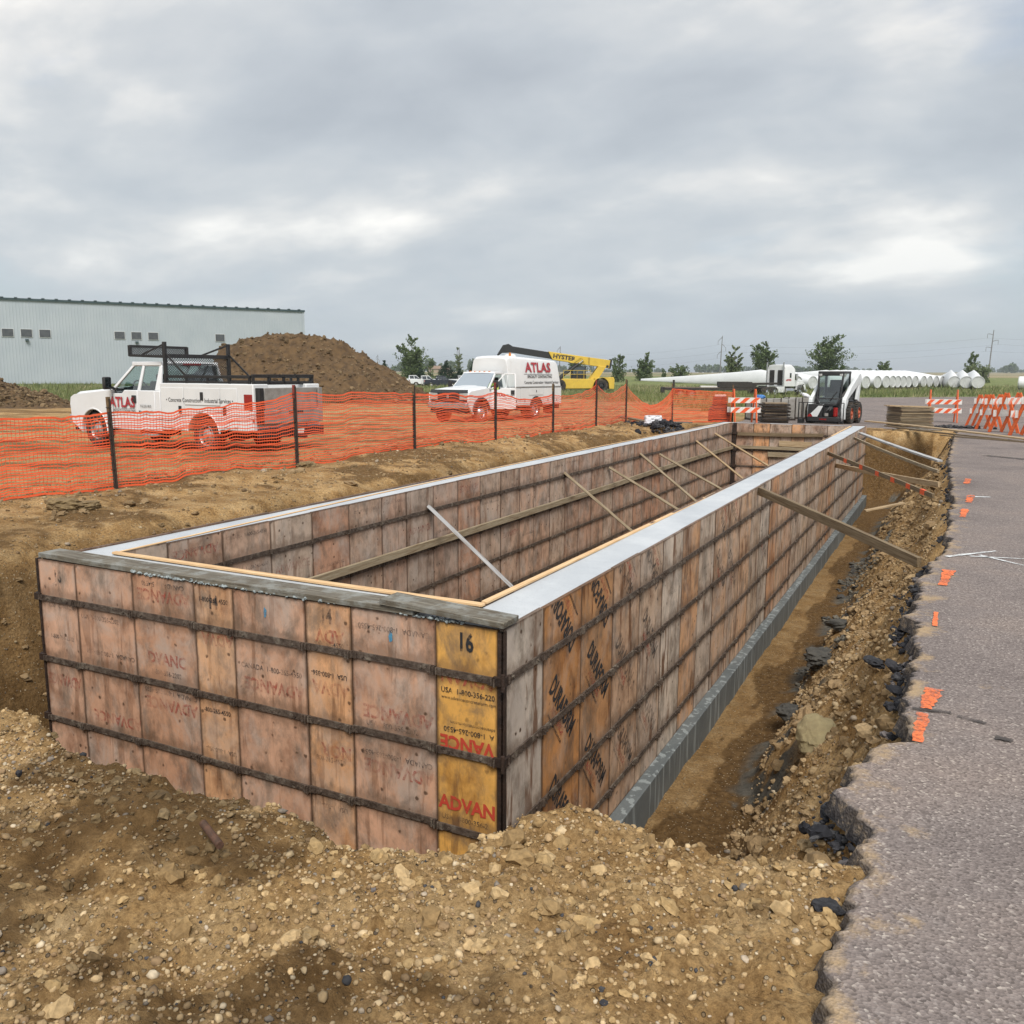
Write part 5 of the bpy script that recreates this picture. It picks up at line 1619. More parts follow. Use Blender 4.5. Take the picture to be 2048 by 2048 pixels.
board((-6.3, 22.9, zb + 0.05), (-5.2, 23.0, zb + 0.05), 0.09, 0.04, W_OLD, 'thin dark board behind the plastic bag', 'board')

# ------------------------------------------------------------------ vehicle materials
PAINT_W = pm('white_truck_paint', (0.80, 0.81, 0.82), (0.76, 0.765, 0.77), 0.32, scale=1.5, coat=0.4, dirt=((0.52, 0.46, 0.38), 0.60, 0.35))
PAINT_W2 = pm('white_box_paint', (0.78, 0.785, 0.78), (0.72, 0.725, 0.72), 0.45, scale=1.2, dirt=((0.50, 0.46, 0.40), 0.58, 0.35))
PAINT_K = pm('dark_truck_paint', (0.020, 0.024, 0.036), (0.03, 0.034, 0.046), 0.25, scale=2, coat=0.5)
BLACKP = pm('black_plastic', (0.018, 0.018, 0.019), (0.03, 0.03, 0.03), 0.5, scale=10)
BLKSTEEL = pm('black_rack_steel', (0.016, 0.016, 0.018), (0.032, 0.030, 0.028), 0.5, 0.2, 12, 0.2)
RUBBER = pm('tyre_rubber', (0.022, 0.021, 0.020), (0.045, 0.038, 0.030), 0.9, scale=9, bump=0.3, dirt=((0.17, 0.12, 0.075), 0.50, 0.6))
CHROME = pm('bright_metal', (0.62, 0.63, 0.64), (0.48, 0.48, 0.48), 0.25, 0.9, 6)
ALLOY = pm('dusty_wheel_metal', (0.48, 0.47, 0.45), (0.36, 0.34, 0.31), 0.45, 0.6, 8)
GREYST = pm('grey_liftgate_steel', (0.36, 0.345, 0.32), (0.27, 0.255, 0.235), 0.55, 0.3, 4, 0.2, dirt=((0.18, 0.14, 0.10), 0.56, 0.5))
UNDER = pm('dark_underbody', (0.022, 0.020, 0.018), (0.04, 0.035, 0.03), 0.9, scale=6)
SEATM = pm('dark_cloth_seat', (0.035, 0.035, 0.038), (0.05, 0.048, 0.046), 0.9, scale=20)
LAMP_R = pm('red_lamp_lens', (0.34, 0.012, 0.012), (0.26, 0.01, 0.01), 0.2, scale=20, coat=0.5)
LAMP_C = pm('clear_lamp_lens', (0.62, 0.62, 0.60), (0.45, 0.45, 0.44), 0.15, 0.3, 20, coat=0.5)
LAMP_A = pm('amber_lamp_lens', (0.70, 0.22, 0.02), (0.55, 0.16, 0.02), 0.25, scale=20)
GLASS = glass_mat('vehicle_glass', (0.66, 0.78, 0.74), 0.10)
GLASSD = glass_mat('dark_vehicle_glass', (0.16, 0.20, 0.20), 0.12)
SIGN_R = pm('red_vinyl_lettering', (0.44, 0.035, 0.045), (0.40, 0.03, 0.04), 0.45, scale=5)
SIGN_K = pm('dark_vinyl_lettering', (0.035, 0.03, 0.03), (0.05, 0.045, 0.045), 0.5, scale=5)
YEL = pm('yellow_machine_paint', (0.72, 0.49, 0.065), (0.66, 0.44, 0.06), 0.42, scale=2, dirt=((0.42, 0.30, 0.10), 0.58, 0.5))


def arc(cx, cz, r, a0, a1, n=10):
    return [(cx + r * cos(radians(a0 + (a1 - a0) * i / n)), cz + r * sin(radians(a0 + (a1 - a0) * i / n))) for i in range(n + 1)]


def wheel(root, x, y, z, r, w, side, rimr=0.58, dual=False, lug=False, rim_m=None, rim_dish=-0.05, hub=True):
    """side = +1 when the outer face looks to +y"""
    e = part_empty('wheel', root, (x, y, z))
    b = MB(); hw = w / 2
    rr = r * rimr
    b.lathe([(rr, -hw * 0.72), (r * 0.80, -hw), (r * 0.94, -hw * 0.94), (r, -hw * 0.72), (r, hw * 0.72), (r * 0.94, hw * 0.94), (r * 0.80, hw), (rr, hw * 0.72)], (0, 0, 0), 'y', 32)
    n = 22 if lug else 40
    for k in range(n):
        a = 2 * pi * k / n
        for sg in (-1, 1):
            aa = a + (pi / n if sg > 0 else 0)
            c = Vector(((r + 0.004) * cos(aa), sg * hw * 0.42, (r + 0.004) * sin(aa)))
            b.box(c, (0.05 if lug else 0.014, hw * 0.75, r * (0.13 if lug else 0.055)), (0, -aa, sg * (0.45 if lug else 0.25)))
    b.build('tyre', RUBBER, e, 0, 40)
    b = MB(); s = side
    b.lathe([(rr * 1.02, s * hw * 0.74), (rr * 0.96, s * hw * 0.80), (rr * 0.90, s * hw * 0.66), (rr * 0.84, s * (hw * 0.2)), (rr * 0.55, s * (hw + rim_dish)), (rr * 0.34, s * (hw + rim_dish + 0.015)), (rr * 0.30, s * (hw + rim_dish + 0.05)), (0.0, s * (hw + rim_dish + 0.055))], (0, 0, 0), 'y', 28)
    o = b.build('rim', rim_m or ALLOY, e, 0, 30)
    if hub:
        q = MB()
        for k in range(8):
            a = 2 * pi * k / 8
            q.cyl((rr * 0.69 * cos(a), s * (hw * 0.45), rr * 0.69 * sin(a)), (rr * 0.69 * cos(a), s * (hw * 0.62 + rim_dish * 0.3), rr * 0.69 * sin(a)), rr * 0.10, 8)
        q.build('rim_hole', UNDER, e)
    return e


def side_panel(root, name, poly, y0, y1, mat, bevel=0.018):
    b = MB(); b.prism(poly, 'y', y0, y1)
    return b.build(name, mat, root, bevel, 30)


def pickup_cab(root, P, mat, open_door=False, glass=None, doors=2):
    """front body and cab. local x forward, y left, origin on the ground under the rear axle.
    P: xf nose, xax front axle, xw windshield base, xt windshield top, xd door split list, xc cab back, zb sill, zbelt, zr roof, zh0/zh1 hood heights, w half width"""
    glass = glass or GLASS
    w, zb, zbelt, zr = P['w'], P['zb'], P['zbelt'], P['zr']
    xf, xax, xw, xt, xc = P['xf'], P['xax'], P['xw'], P['xt'], P['xc']
    zh0, zh1 = P['zh0'], P['zh1']
    wr = w - 0.20
    ra = P['ra']
    th = 0.09
    for s in (1, -1):
        y0, y1 = (w - th, w) if s > 0 else (-w, -w + th)
        # fender with wheel arch
        zt0, zt1 = zh0 - 0.03, zh1 - 0.02
        fp_ = [(xf - 0.06, zb + 0.12), (xf - 0.01, zt0 - 0.24), (xf - 0.05, zt0 - 0.07), (xf - 0.20, zt0), (xw + 0.02, zt1), (P['xd'][0] + 0.008, zt1 + 0.005), (P['xd'][0] + 0.008, zb)]
        fp_ += arc(xax, P['rw'], ra, 180 + 12, 0 - 12, 14)[::1] if False else []
        bot = [(P['xd'][0] + 0.008, zb), (xax - ra * 0.98, zb)]
        poly = fp_[:-1] + bot + arc(xax, P['rw'], ra, 190, -8, 14)
        side_panel(root, 'fender', poly, y0 - (0.0 if s > 0 else 0.02), y1 + (0.02 if s > 0 else 0.0), mat, 0.05)
        # arch lip
        b = MB(); b.tube([(a, s * (w + 0.012), c) for a, c in arc(xax, P['rw'], ra + 0.02, 185, -5, 16)], 0.022, 6); b.build('arch_lip', mat, root)
        # doors
        xs_ = P['xd']
        for k in range(len(xs_) - 1):
            if open_door and s > 0 and k == 0:
                continue
            a, c = xs_[k], xs_[k + 1]
            dip = 0.08 if k == 0 else 0.0
            poly = [(a - 0.008, zb), (a - 0.008, zbelt - dip), (a - 0.35, zbelt - dip), (a - 0.45, zbelt), (c + 0.004, zbelt), (c + 0.004, zb)] if k == 0 else [(a - 0.004, zb), (a - 0.004, zbelt), (c + 0.004, zbelt), (c + 0.004, zb)]
            d = side_panel(root, 'door', poly, y0, y1, mat, 0.016)
            if k == 0 or P.get('crew'):
                q = MB(); q.b2(c + 0.05, c + 0.20, s * (w + 0.002), s * (w + 0.022), zbelt - 0.30, zbelt - 0.12) if P.get('vhandle') else q.b2(c + 0.05, c + 0.22, s * (w + 0.002), s * (w + 0.022), zbelt - 0.2, zbelt - 0.13)
                q.build('handle', BLACKP, d, 0.006)
        # rear quarter of cab
        side_panel(root, 'cab_corner', [(xs_[-1] - 0.004, zb), (xs_[-1] - 0.004, zbelt), (xc, zbelt), (xc, zb)], y0, y1, mat, 0.02)
        # greenhouse pillars, in the sloping plane between belt and roof rail
        def up(x, t, o=0.0):
            return Vector((x, s * (w - 0.035 + (wr - w + 0.06) * t + o), zbelt + (zr - 0.06 - zbelt) * t))
        def pillar(xb0, xb1, xt0_, xt1_, nm='pillar', m=mat, inset=0.05):
            b = MB()
            O = [up(xb0, 0), up(xb1, 0), up(xt1_, 1), up(xt0_, 1)]
            I = [p + Vector((0, -s * inset, 0)) for p in O]
            b.add(O + I, [(0, 1, 2, 3), (7, 6, 5, 4), (0, 4, 5, 1), (1, 5, 6, 2), (2, 6, 7, 3), (3, 7, 4, 0)])
            return b.build(nm, m, root, 0.012)
        pillar(xw - 0.02, xw - 0.14, xt, xt - 0.10)
        for k in range(1, len(xs_)):
            x = xs_[k]
            if k < len(xs_) - 1:
                pillar(x + 0.05, x - 0.05, x + 0.03 - 0.05, x - 0.05 - 0.05)
            else:
                pillar(x + 0.03, xc, x - 0.02, xc + 0.10)
        b = MB(); b.bar(up(xt + 0.02, 1.02, -0.01), up(xc + 0.10, 1.02, -0.01), 0.05, 0.10, (0, 0, 1)); b.build('roof_rail', mat, root, 0.02)
        # side glass
        for k in range(len(xs_) - 1):
            if open_door and s > 0 and k == 0:
                continue
            fb = xw - 0.14 if k == 0 else xs_[k] - 0.05
            ft = xt - 0.10 if k == 0 else xs_[k] - 0.10
            rb = xs_[k + 1] + 0.05 if k < len(xs_) - 2 else xs_[k + 1] + 0.03
            rt = xs_[k + 1] - 0.02 if k < len(xs_) - 2 else xs_[k + 1] - 0.02
            b = MB(); o_ = Vector((0, -s * 0.03, 0))
            P4 = [up(fb, -0.05) + o_, up(rb, -0.05) + o_, up(rt, 1) + o_, up(ft, 1) + o_]
            if k == 0:
                P4[0] = up(fb + 0.0, -0.12) + o_
            b.add(P4, [(0, 1, 2, 3)]); b.build('window', glass, root)
        # mirror
        q = MB(); q.box((xw - 0.22, s * (w + 0.20), zbelt + 0.16), (0.10, 0.20, 0.30)); mo = q.build('mirror', BLACKP, root, 0.03)
        q = MB(); q.bar((xw - 0.18, s * (w - 0.03), zbelt + 0.02), (xw - 0.2, s * (w + 0.16), zbelt + 0.10), 0.05, 0.05); q.build('mirror_arm', BLACKP, mo)
        q = MB(); q.box((xw - 0.274, s * (w + 0.20), zbelt + 0.17), (0.004, 0.15, 0.23)); q.build('mirror_glass', GLASSD, mo)
    # hood
    def hood(u, v):
        x = xf - 0.02 + (xw + 0.06 - xf) * u
        y = -w + 0.03 + (2 * w - 0.06) * v
        z = zh0 + (zh1 - zh0) * u + 0.012 + 0.05 * (1 - (2 * v - 1) ** 2) - 0.16 * max(0, 1 - u / 0.12) ** 2
        z -= 0.07 * max(0, abs(2 * v - 1) - 0.93) / 0.07
        z += 0.018 * (1 if 0.28 < v < 0.72 else 0) * min(1, u * 3)
        return (x, y, z)
    b = MB(); b.grid(hood, 14, 18); b.build('hood', mat, root, 0, 50)
    # front end
    b = MB(); b.b2(xf - 0.12, xf - 0.02, -w + 0.06, w - 0.06, zb + 0.30, zh0 - 0.06); b.build('nose', P.get('nose', mat), root, 0.03)
    g = MB(); g.b2(xf - 0.03, xf + 0.02, -0.52, 0.52, zb + 0.36, zh0 - 0.08)
    go = g.build('grille', P.get('grille', CHROME), root, 0.012)
    for k in range(3):
        q = MB(); zq = zb + 0.42 + k * (zh0 - zb - 0.52) / 3
        q.b2(xf + 0.018, xf + 0.03, -0.46, 0.46, zq, zq + (zh0 - zb - 0.52) / 3 - 0.05); q.build('grille_slot', BLACKP, go)
    q = MB(); q.cyl((xf + 0.03, 0, (zb + zh0) / 2 + 0.14), (xf + 0.045, 0, (zb + zh0) / 2 + 0.14), 0.07, 16); q.build('badge', CHROME, go)
    for s in (1, -1):
        q = MB(); q.b2(xf - 0.06, xf + 0.015, s * 0.56, s * (w - 0.05), zb + 0.40, zh0 - 0.10); q.build('headlight', LAMP_C, root, 0.02)
    b = MB(); b.b2(xf - 0.06, xf + 0.12, -w + 0.01, w - 0.01, zb + 0.06, zb + 0.30); b.build('front_bumper', P.get('bumper', CHROME), root, 0.03)
    b = MB(); b.b2(xf - 0.3, xf + 0.04, -w + 0.1, w - 0.1, zb - 0.12, zb + 0.07); b.build('air_dam', BLACKP, root, 0.02)
    # cowl, roof, rear wall of the cab
    b = MB(); b.b2(xw - 0.16, xw + 0.08, -w + 0.07, w - 0.07, zbelt - 0.2, zbelt + 0.005); b.build('cowl', BLACKP, root, 0.01)
    def roof(u, v):
        x = xt + 0.02 + (xc + 0.10 - xt - 0.04) * u
        y = -wr - 0.025 + (2 * wr + 0.05) * v
        e = max(abs(2 * v - 1) - 0.78, 0) / 0.22
        f = max(0.10 - u, 0) / 0.10
        g_ = max(u - 0.88, 0) / 0.12
        return (x, y, zr + 0.02 * (1 - (2 * v - 1) ** 2) - 0.075 * e * e - 0.06 * f * f - 0.05 * g_ * g_)
    b = MB(); b.grid(roof, 14, 22); b.grid(lambda u, v: tuple(Vector(roof(u, v)) - Vector((0, 0, 0.035))), 14, 22); b.build('roof', mat, root, 0, 60)
    b = MB()
    O = [(xw + 0.0, -w + 0.10, zbelt), (xw + 0.0, w - 0.10, zbelt), (xt + 0.01, wr - 0.02, zr - 0.05), (xt + 0.01, -wr + 0.02, zr - 0.05)]
    b.add(O, [(0, 1, 2, 3)]); b.build('windshield', P.get('wglass', glass), root)
    b = MB()
    b.b2(xc, xc + 0.05, -w + 0.03, w - 0.03, zb + 0.05, zbelt + 0.02); b.build('cab_back', mat, root, 0.02)
    b = MB(); b.add([(xc + 0.03, -w + 0.12, zbelt + 0.02), (xc + 0.03, w - 0.12, zbelt + 0.02), (xc + 0.10, wr - 0.05, zr - 0.06), (xc + 0.10, -wr + 0.05, zr - 0.06)], [(0, 1, 2, 3)]); b.build('rear_window', glass, root)
    # inside
    b = MB(); b.b2(xc + 0.06, xw + 0.3, -w + 0.1, w - 0.1, zb + 0.02, zb + 0.25); b.build('cab_floor', UNDER, root)
    b = MB(); b.b2(xw - 0.34, xw + 0.1, -w + 0.11, w - 0.11, zb + 0.25, zbelt - 0.02); b.build('dashboard', BLACKP, root, 0.04)
    xseat = P['xd'][1] - 0.02
    for s in (0.42, -0.42):
        b = MB(); b.b2(xseat, xseat + 0.5, s - 0.26, s + 0.26, zb + 0.3, zb + 0.52); b.box((xseat - 0.03, s, zb + 0.82), (0.14, 0.5, 0.66), (0, -0.2, 0)); b.box((xseat - 0.13, s, zb + 1.24), (0.09, 0.26, 0.16)); b.build('seat', SEATM, root, 0.03)
    ring_ = [(xw - 0.42 + 0.09 * sin(2 * pi * k / 18), 0.42 + 0.19 * cos(2 * pi * k / 18), zbelt + 0.05 + 0.17 * sin(2 * pi * k / 18)) for k in range(18)]
    b = MB(); b.tube(ring_, 0.018, 6, True); b.bar((xw - 0.42, 0.42, zbelt + 0.05), (xw - 0.2, 0.42, zbelt - 0.1), 0.05, 0.05); b.build('steering_wheel', BLACKP, root)
    b = MB(); b.b2(P.get('xrear', -1.2), xf - 0.15, -0.45, 0.45, zb - 0.02, zb + 0.12)
    b.b2(xax - ra - 0.05, xax + ra, -w + 0.16, w - 0.16, zb, zh1 - 0.15)
    b.build('chassis', UNDER, root)


# ------------------------------------------------------------------ service body pickup
T1 = thing('service_pickup', 'white pickup with utility compartments, black rack and rear lift gate, beside the dirt pile', 'pickup truck', (-12.79, 11.12, -0.21), radians(176.5))
W1 = 1.0
P1 = dict(xf=4.93, xax=3.99, xw=3.34, xt=2.62, xd=[3.22, 2.28, 1.66], xc=1.47, zb=0.46, zbelt=1.40, zr=2.07, zh0=1.30, zh1=1.41, w=W1, ra=0.50, rw=0.41, vhandle=True, grille=CHROME, bumper=CHROME, xrear=-1.55)
pickup_cab(T1, P1, PAINT_W)
for s in (1, -1):
    wheel(T1, 3.99, s * 0.86, 0.41, 0.41, 0.27, s)
    wheel(T1, 0.0, s * 0.86, 0.41, 0.41, 0.27, s)
    # vents behind the front wheel
    q = MB(); q.b2(3.30, 3.52, s * 1.003, s * 1.012, 1.16, 1.20); q.b2(3.32, 3.50, s * 1.003, s * 1.012, 1.10, 1.14); q.b2(3.35, 3.47, s * 1.003, s * 1.012, 1.04, 1.08)
    q.build('fender_vent', BLACKP, T1)
    # running board
    q = MB(); q.b2(1.6, 3.2, s * 0.86, s * 1.02, 0.33, 0.38); q.build('running_board', ALLOY, T1, 0.01)
    # compartment body
    zt, zbm = 1.58, 0.50
    y0, y1 = (0.58, 1.02) if s > 0 else (-1.02, -0.58)
    poly = [(1.43, zbm), (1.43, zt), (-1.61, zt), (-1.61, 0.56), (-0.62, 0.56)] + arc(0, 0.41, 0.52, 165, 15, 14) + [(0.56, zbm)]
    sb = side_panel(T1, 'compartment_body', poly, y0, y1, PAINT_W2, 0.02)
    yo = s * 1.021
    def dpanel(x0, x1, z0, z1, nm='compartment_door'):
        q = MB(); q.b2(x0, x1, yo, yo + s * 0.014, z0, z1)
        return q.build(nm, PAINT_W2, sb, 0.006)
    dpanel(0.62, 1.38, 0.56, zt - 0.10)
    dpanel(-0.58, 0.58, 1.10, zt - 0.10)
    dpanel(-1.12, -0.62, 0.62, zt - 0.10)
    for (x, z) in ((0.74, 0.98), (0.0, 1.30), (-0.72, 0.98)):
        q = MB(); q.b2(x - 0.05, x + 0.05, yo + s * 0.014, yo + s * 0.026, z - 0.09, z + 0.09); q.build('latch', BLACKP, sb, 0.012)
    b = MB(); b.tube([(a, s * 1.03, c) for a, c in arc(0, 0.41, 0.535, 172, 8, 16)], 0.02, 6); b.build('arch_lip', PAINT_W2, sb)
    q = MB(); q.b2(-1.58, -1.33, yo, yo + s * 0.010, 1.02, 1.36); q.build('tail_lamp', LAMP_R, sb, 0.012)
    q = MB(); q.b2(-1.616, -1.61, s * 0.62, s * 0.98, 0.66, zt - 0.08); q.build('end_panel', PAINT_W2, sb)
    q = MB(); q.cyl((-1.60, s * 1.02, 0.80), (-1.60, s * 1.036, 0.80), 0.03, 10); q.build('side_marker', LAMP_R, sb)
b = MB(); b.b2(-1.58, 1.4, -0.6, 0.6, 0.62, 0.92); b.build('bed_floor', PAINT_W2, T1)
b = MB(); b.cyl((0, -0.8, 0.41), (0, 0.8, 0.41), 0.07, 10); b.cyl((3.99, -0.8, 0.41), (3.99, 0.8, 0.41), 0.06, 10); b.cyl((0, -0.1, 0.41), (0, 0.2, 0.41), 0.18, 12); b.build('axle', UNDER, T1)
b = MB(); b.b2(-1.2, 1.2, -0.5, 0.5, 0.45, 0.62); b.b2(-0.7, -0.2, 0.1, 0.5, 0.33, 0.5); b.b2(1.6, 2.6, 0.35, 0.75, 0.34, 0.5); b.build('underframe', UNDER, T1)
# black rails over the body sides
for s in (1, -1):
    b = MB(); b.bar((1.35, s * 0.93, 1.73), (-1.45, s * 0.93, 1.73), 0.06, 0.06); b.bar((1.35, s * 0.93, 1.61), (-1.45, s * 0.93, 1.61), 0.05, 0.05)
    for x in (1.3, 0.6, -0.1, -0.8, -1.42):
        b.bar((x, s * 0.93, 1.58), (x, s * 0.93, 1.74), 0.05, 0.05)
    b.build('side_rail', BLKSTEEL, T1, 0.005)
b = MB(); b.bar((-1.5, -0.93, 1.76), (-1.5, 0.93, 1.76), 0.06, 0.06); b.bar((-1.5, -0.93, 1.60), (-1.5, 0.93, 1.60), 0.05, 0.07)
for y in (-0.9, -0.45, 0.0, 0.45, 0.9):
    b.bar((-1.5, y, 1.58), (-1.5, y, 1.76), 0.05, 0.05)
b.build('rear_rail', BLKSTEEL, T1, 0.005)
# headache rack
b = MB()
for s in (1, -1):
    b.bar((1.30, s * 0.93, 1.60), (1.30, s * 0.93, 2.52), 0.075, 0.075)
    b.bar((1.30, s * 0.90, 2.18), (2.70, s * 0.82, 2.22), 0.06, 0.06)
    b.bar((1.30, s * 0.90, 2.48), (2.2, s * 0.85, 2.24), 0.04, 0.04)
b.bar((1.30, -0.93, 2.20), (1.30, 0.93, 2.20), 0.07, 0.09); b.bar((2.70, -0.82, 2.22), (2.70, 0.82, 2.22), 0.06, 0.06)
b.bar((2.70, -0.82, 2.44), (2.70, 0.82, 2.44), 0.06, 0.06)
for s in (1, -1):
    b.bar((2.70, s * 0.82, 2.2), (2.70, s * 0.82, 2.46), 0.07, 0.07)
    b.bar((1.29, s * 0.93, 2.26), (0.60, s * 0.93, 1.74), 0.02, 0.05)
rack = b.build('rack', BLKSTEEL, T1, 0.006)
MESHM = pm('expanded_mesh', (0.03, 0.03, 0.032), (0.045, 0.045, 0.045), 0.6, 0.2, 20)


def mesh_screen(parent, o, du, dv, nu, nv, mat, t=0.008):
    b = MB(); o, du, dv = Vector(o), Vector(du), Vector(dv)
    for i in range(-nv, nu + 1):
        for sg in (1, -1):
            a = i / nu; 
            p0 = [a, 0.0]; p1 = [a + nv / nu, 1.0]
            # clip to 0..1
            if p1[0] > 1:
                p1 = [1, (1 - p0[0]) / (nv / nu)]
            if p0[0] < 0:
                p0 = [0, -p0[0] / (nv / nu)] if True else p0
            if p0[1] >= 1 or p1[1] <= 0 or p0[0] > 1: continue
            f0 = p0[1] if sg > 0 else 1 - p0[1]; f1 = p1[1] if sg > 0 else 1 - p1[1]
            b.bar(o + du * p0[0] + dv * f0, o + du * p1[0] + dv * f1, t, t)
    return b.build('mesh_screen', mat, parent, 0, 0)


mesh_screen(rack, (2.70, -0.80, 2.24), (0, 1.6, 0), (0, 0, 0.19), 24, 5, MESHM, 0.012)
mesh_screen(rack, (1.30, -0.90, 1.62), (0, 1.8, 0), (0, 0, 0.55), 26, 9, MESHM, 0.009)
q = MB(); q.b2(1.50, 1.52, -0.25, 0.25, 1.99, 2.04); q.build('brake_lamp', LAMP_R, T1)
# lift gate
lg = part_empty('lift_gate', T1, (-1.62, 0, 0))
b = MB(); b.b2(-0.10, -0.02, -0.80, 0.80, 1.02, 1.50); b.build('gate_upper', GREYST, lg, 0.012)
b = MB(); b.b2(-0.13, -0.05, -0.84, 0.84, 0.72, 1.02); b.build('gate_lower', GREYST, lg, 0.012)
for s in (1, -1):
    b = MB(); b.b2(-0.12, 0.0, s * 0.84, s * 0.97, 0.72, 1.50); b.build('gate_upright', GREYST if s < 0 else BLKSTEEL, lg, 0.01)
b = MB(); b.b2(-0.16, 0.0, -0.95, 0.95, 0.42, 0.62); b.b2(-0.5, 0.0, -0.05, 0.05, 0.40, 0.48); b.cyl((-0.48, 0, 0.48), (-0.48, 0, 0.55), 0.03, 10); b.build('bumper_hitch', BLKSTEEL, lg, 0.01)
b = MB(); b.b2(-0.168, -0.158, -0.3, 0.0, 0.48, 0.58); b.build('licence_plate', BWHITE, lg)
b = MB(); b.b2(-0.138, -0.131, -0.32, 0.12, 0.93, 0.985); b.build('nameplate', SIGN_K, lg)
# lettering on the left side (faces +y in truck coordinates)
yl = W1 + 0.022
def side_text(s_, h, mat, x, z, bold=0.0, stretch=1.0, root=T1, y=yl):
    return lettering(s_, h, mat, root, (x, y, z), pi, bold, 0, stretch)
side_text('ATLAS', 0.335, SIGN_R, 2.84, 1.10, 0.010, 0.98)
q = MB(); q.b2(2.36, 3.2, W1 + 0.019, W1 + 0.022, 0.955, 0.963); q.build('lettering_rule', SIGN_K, T1)
side_text('SPECIALTY CONTRACTING', 0.075, SIGN_K, 2.78, 0.905, 0.001, 0.92)
side_text('715.233.1815', 0.085, SIGN_K, 1.98, 1.03, 0.001, 0.9)
side_text('Menomonie, WI', 0.085, SIGN_K, 1.98, 0.90, 0.001, 0.9)
side_text('\u2022 Concrete Construction \u2022 Industrial Services \u2022', 0.135, SIGN_K, 0.10, 1.20, 0.001, 0.86, T1, 1.040)
q = MB(); q.cyl((3.6, 1.0, 1.985), (3.6, 1.0, 1.985), 0.01, 4)

# ------------------------------------------------------------------ box body service truck with the door open
T2 = thing('service_van', 'white box bodied service truck facing left with its driver door open', 'service truck', (-15.94, 31.76, G(-15.9, 31.8) + 0.0), radians(264.5))
P2 = dict(xf=5.15, xax=4.25, xw=3.62, xt=2.92, xd=[3.50, 2.42], xc=2.20, zb=0.55, zbelt=1.44, zr=2.10, zh0=1.34, zh1=1.46, w=1.0, ra=0.55, rw=0.43, wglass=glass_mat('green_windshield', (0.50, 0.62, 0.58), 0.0), nose=BLACKP, grille=BLACKP, bumper=CHROME, xrear=-2.2)
pickup_cab(T2, P2, PAINT_W, open_door=True)
for s in (1, -1):
    wheel(T2, 4.25, s * 0.92, 0.43, 0.43, 0.26, s, 0.62, rim_m=CHROME, rim_dish=0.0)
    wheel(T2, 0.0, s * 0.98, 0.43, 0.43, 0.26, s, 0.62, rim_m=CHROME, rim_dish=-0.12)
    wheel(T2, 0.0, s * 0.66, 0.43, 0.43, 0.26, s, 0.62, hub=False)
    b = MB(); b.tube([(a, s * 1.04, c) for a, c in arc(4.25, 0.43, 0.58, 175, 5, 16)], 0.06, 8); b.build('fender_flare', BLACKP, T2)
b = MB(); b.cyl((0, -0.9, 0.43), (0, 0.9, 0.43), 0.08, 10); b.cyl((4.25, -0.8, 0.43), (4.25, 0.8, 0.43), 0.07, 10); b.b2(-2.2, 2.3, -0.45, 0.45, 0.55, 0.75); b.b2(1.0, 2.2, 0.4, 0.9, 0.42, 0.72); b.b2(-2.36, -2.2, -1.0, 1.0, 0.42, 0.62); b.b2(-1.75, -1.7, 0.5, 1.0, 0.2, 0.6); b.build('underframe', UNDER, T2)
# hood bug shield
b = MB(); b.grid(lambda u, v: (5.16 - 0.10 * u + 0.03 * (1 - (2 * v - 1) ** 2), -0.95 + 1.9 * v, 1.24 + 0.13 * u), 3, 14); b.build('hood_shield', BLACKP, T2)
# lower compartments
for s in (1, -1):
    y0, y1 = (0.62, 1.13) if s > 0 else (-1.13, -0.62)
    poly = [(2.10, 0.62), (2.10, 1.42), (-2.34, 1.42), (-2.34, 0.62), (-0.62, 0.62)] + arc(0, 0.43, 0.56, 160, 20, 12) + [(0.62, 0.62)]
    sb = side_panel(T2, 'compartment_body', poly, y0, y1, PAINT_W2, 0.015)
    for x0, x1, z0, z1 in ((1.38, 2.05, 0.66, 1.38), (0.66, 1.34, 0.66, 1.38), (-0.62, 0.62, 1.08, 1.38), (-1.42, -0.66, 0.66, 1.38), (-2.28, -1.46, 0.66, 1.38)):
        q = MB(); q.b2(x0, x1, s * 1.132, s * 1.146, z0, z1); d = q.build('compartment_door', PAINT_W2, sb, 0.006)
        q = MB(); q.b2((x0 + x1) / 2 - 0.02, (x0 + x1) / 2 + 0.02, s * 1.147, s * 1.157, z0 + 0.12, z0 + 0.22); q.build('latch', BLACKP, d)
    b = MB(); b.tube([(a, s * 1.14, c) for a, c in arc(0, 0.43, 0.575, 168, 12, 14)], 0.028, 6); b.build('arch_lip', BLACKP, sb)
    q = MB(); q.b2(-2.34, 2.1, s * 1.10, s * 1.15, 1.42, 1.46); q.build('drip_rail', GREYST, sb)
# tapered upper box
def box_sec(x, zt_, yw, ins, z0=1.44):
    h = [(0.0, zt_), (yw * 0.5, zt_ - 0.005), (yw * 0.86, zt_ - 0.04), (yw * 0.95, zt_ - 0.12), (yw, zt_ - 0.26), (1.10 - ins, z0 + 0.05), (1.10 - ins, z0)]
    return [(x, y, z) for y, z in h] + [(x, -y, z) for y, z in h[::-1]]
secs = [box_sec(-2.32, 2.60, 0.93, 0.0), box_sec(-2.15, 2.68, 0.95, 0.0), box_sec(1.55, 2.82, 0.95, 0.0), box_sec(1.95, 2.80, 0.93, 0.02), box_sec(2.12, 2.72, 0.90, 0.06)]
b = MB(); b.loft(secs); b.build('box', PAINT_W2, T2, 0.025, 22)
b = MB(); b.lathe([(0.0, 0.12), (0.22, 0.10), (0.28, 0.0)], (0.6, 0.1, 2.79), 'z', 16); b.build('roof_vent', BWHITE, T2)
b = MB(); b.lathe([(0.0, 0.15), (0.05, 0.13), (0.06, 0.0)], (1.4, 0.6, 2.80), 'z', 10); b.build('beacon', LAMP_A, T2)
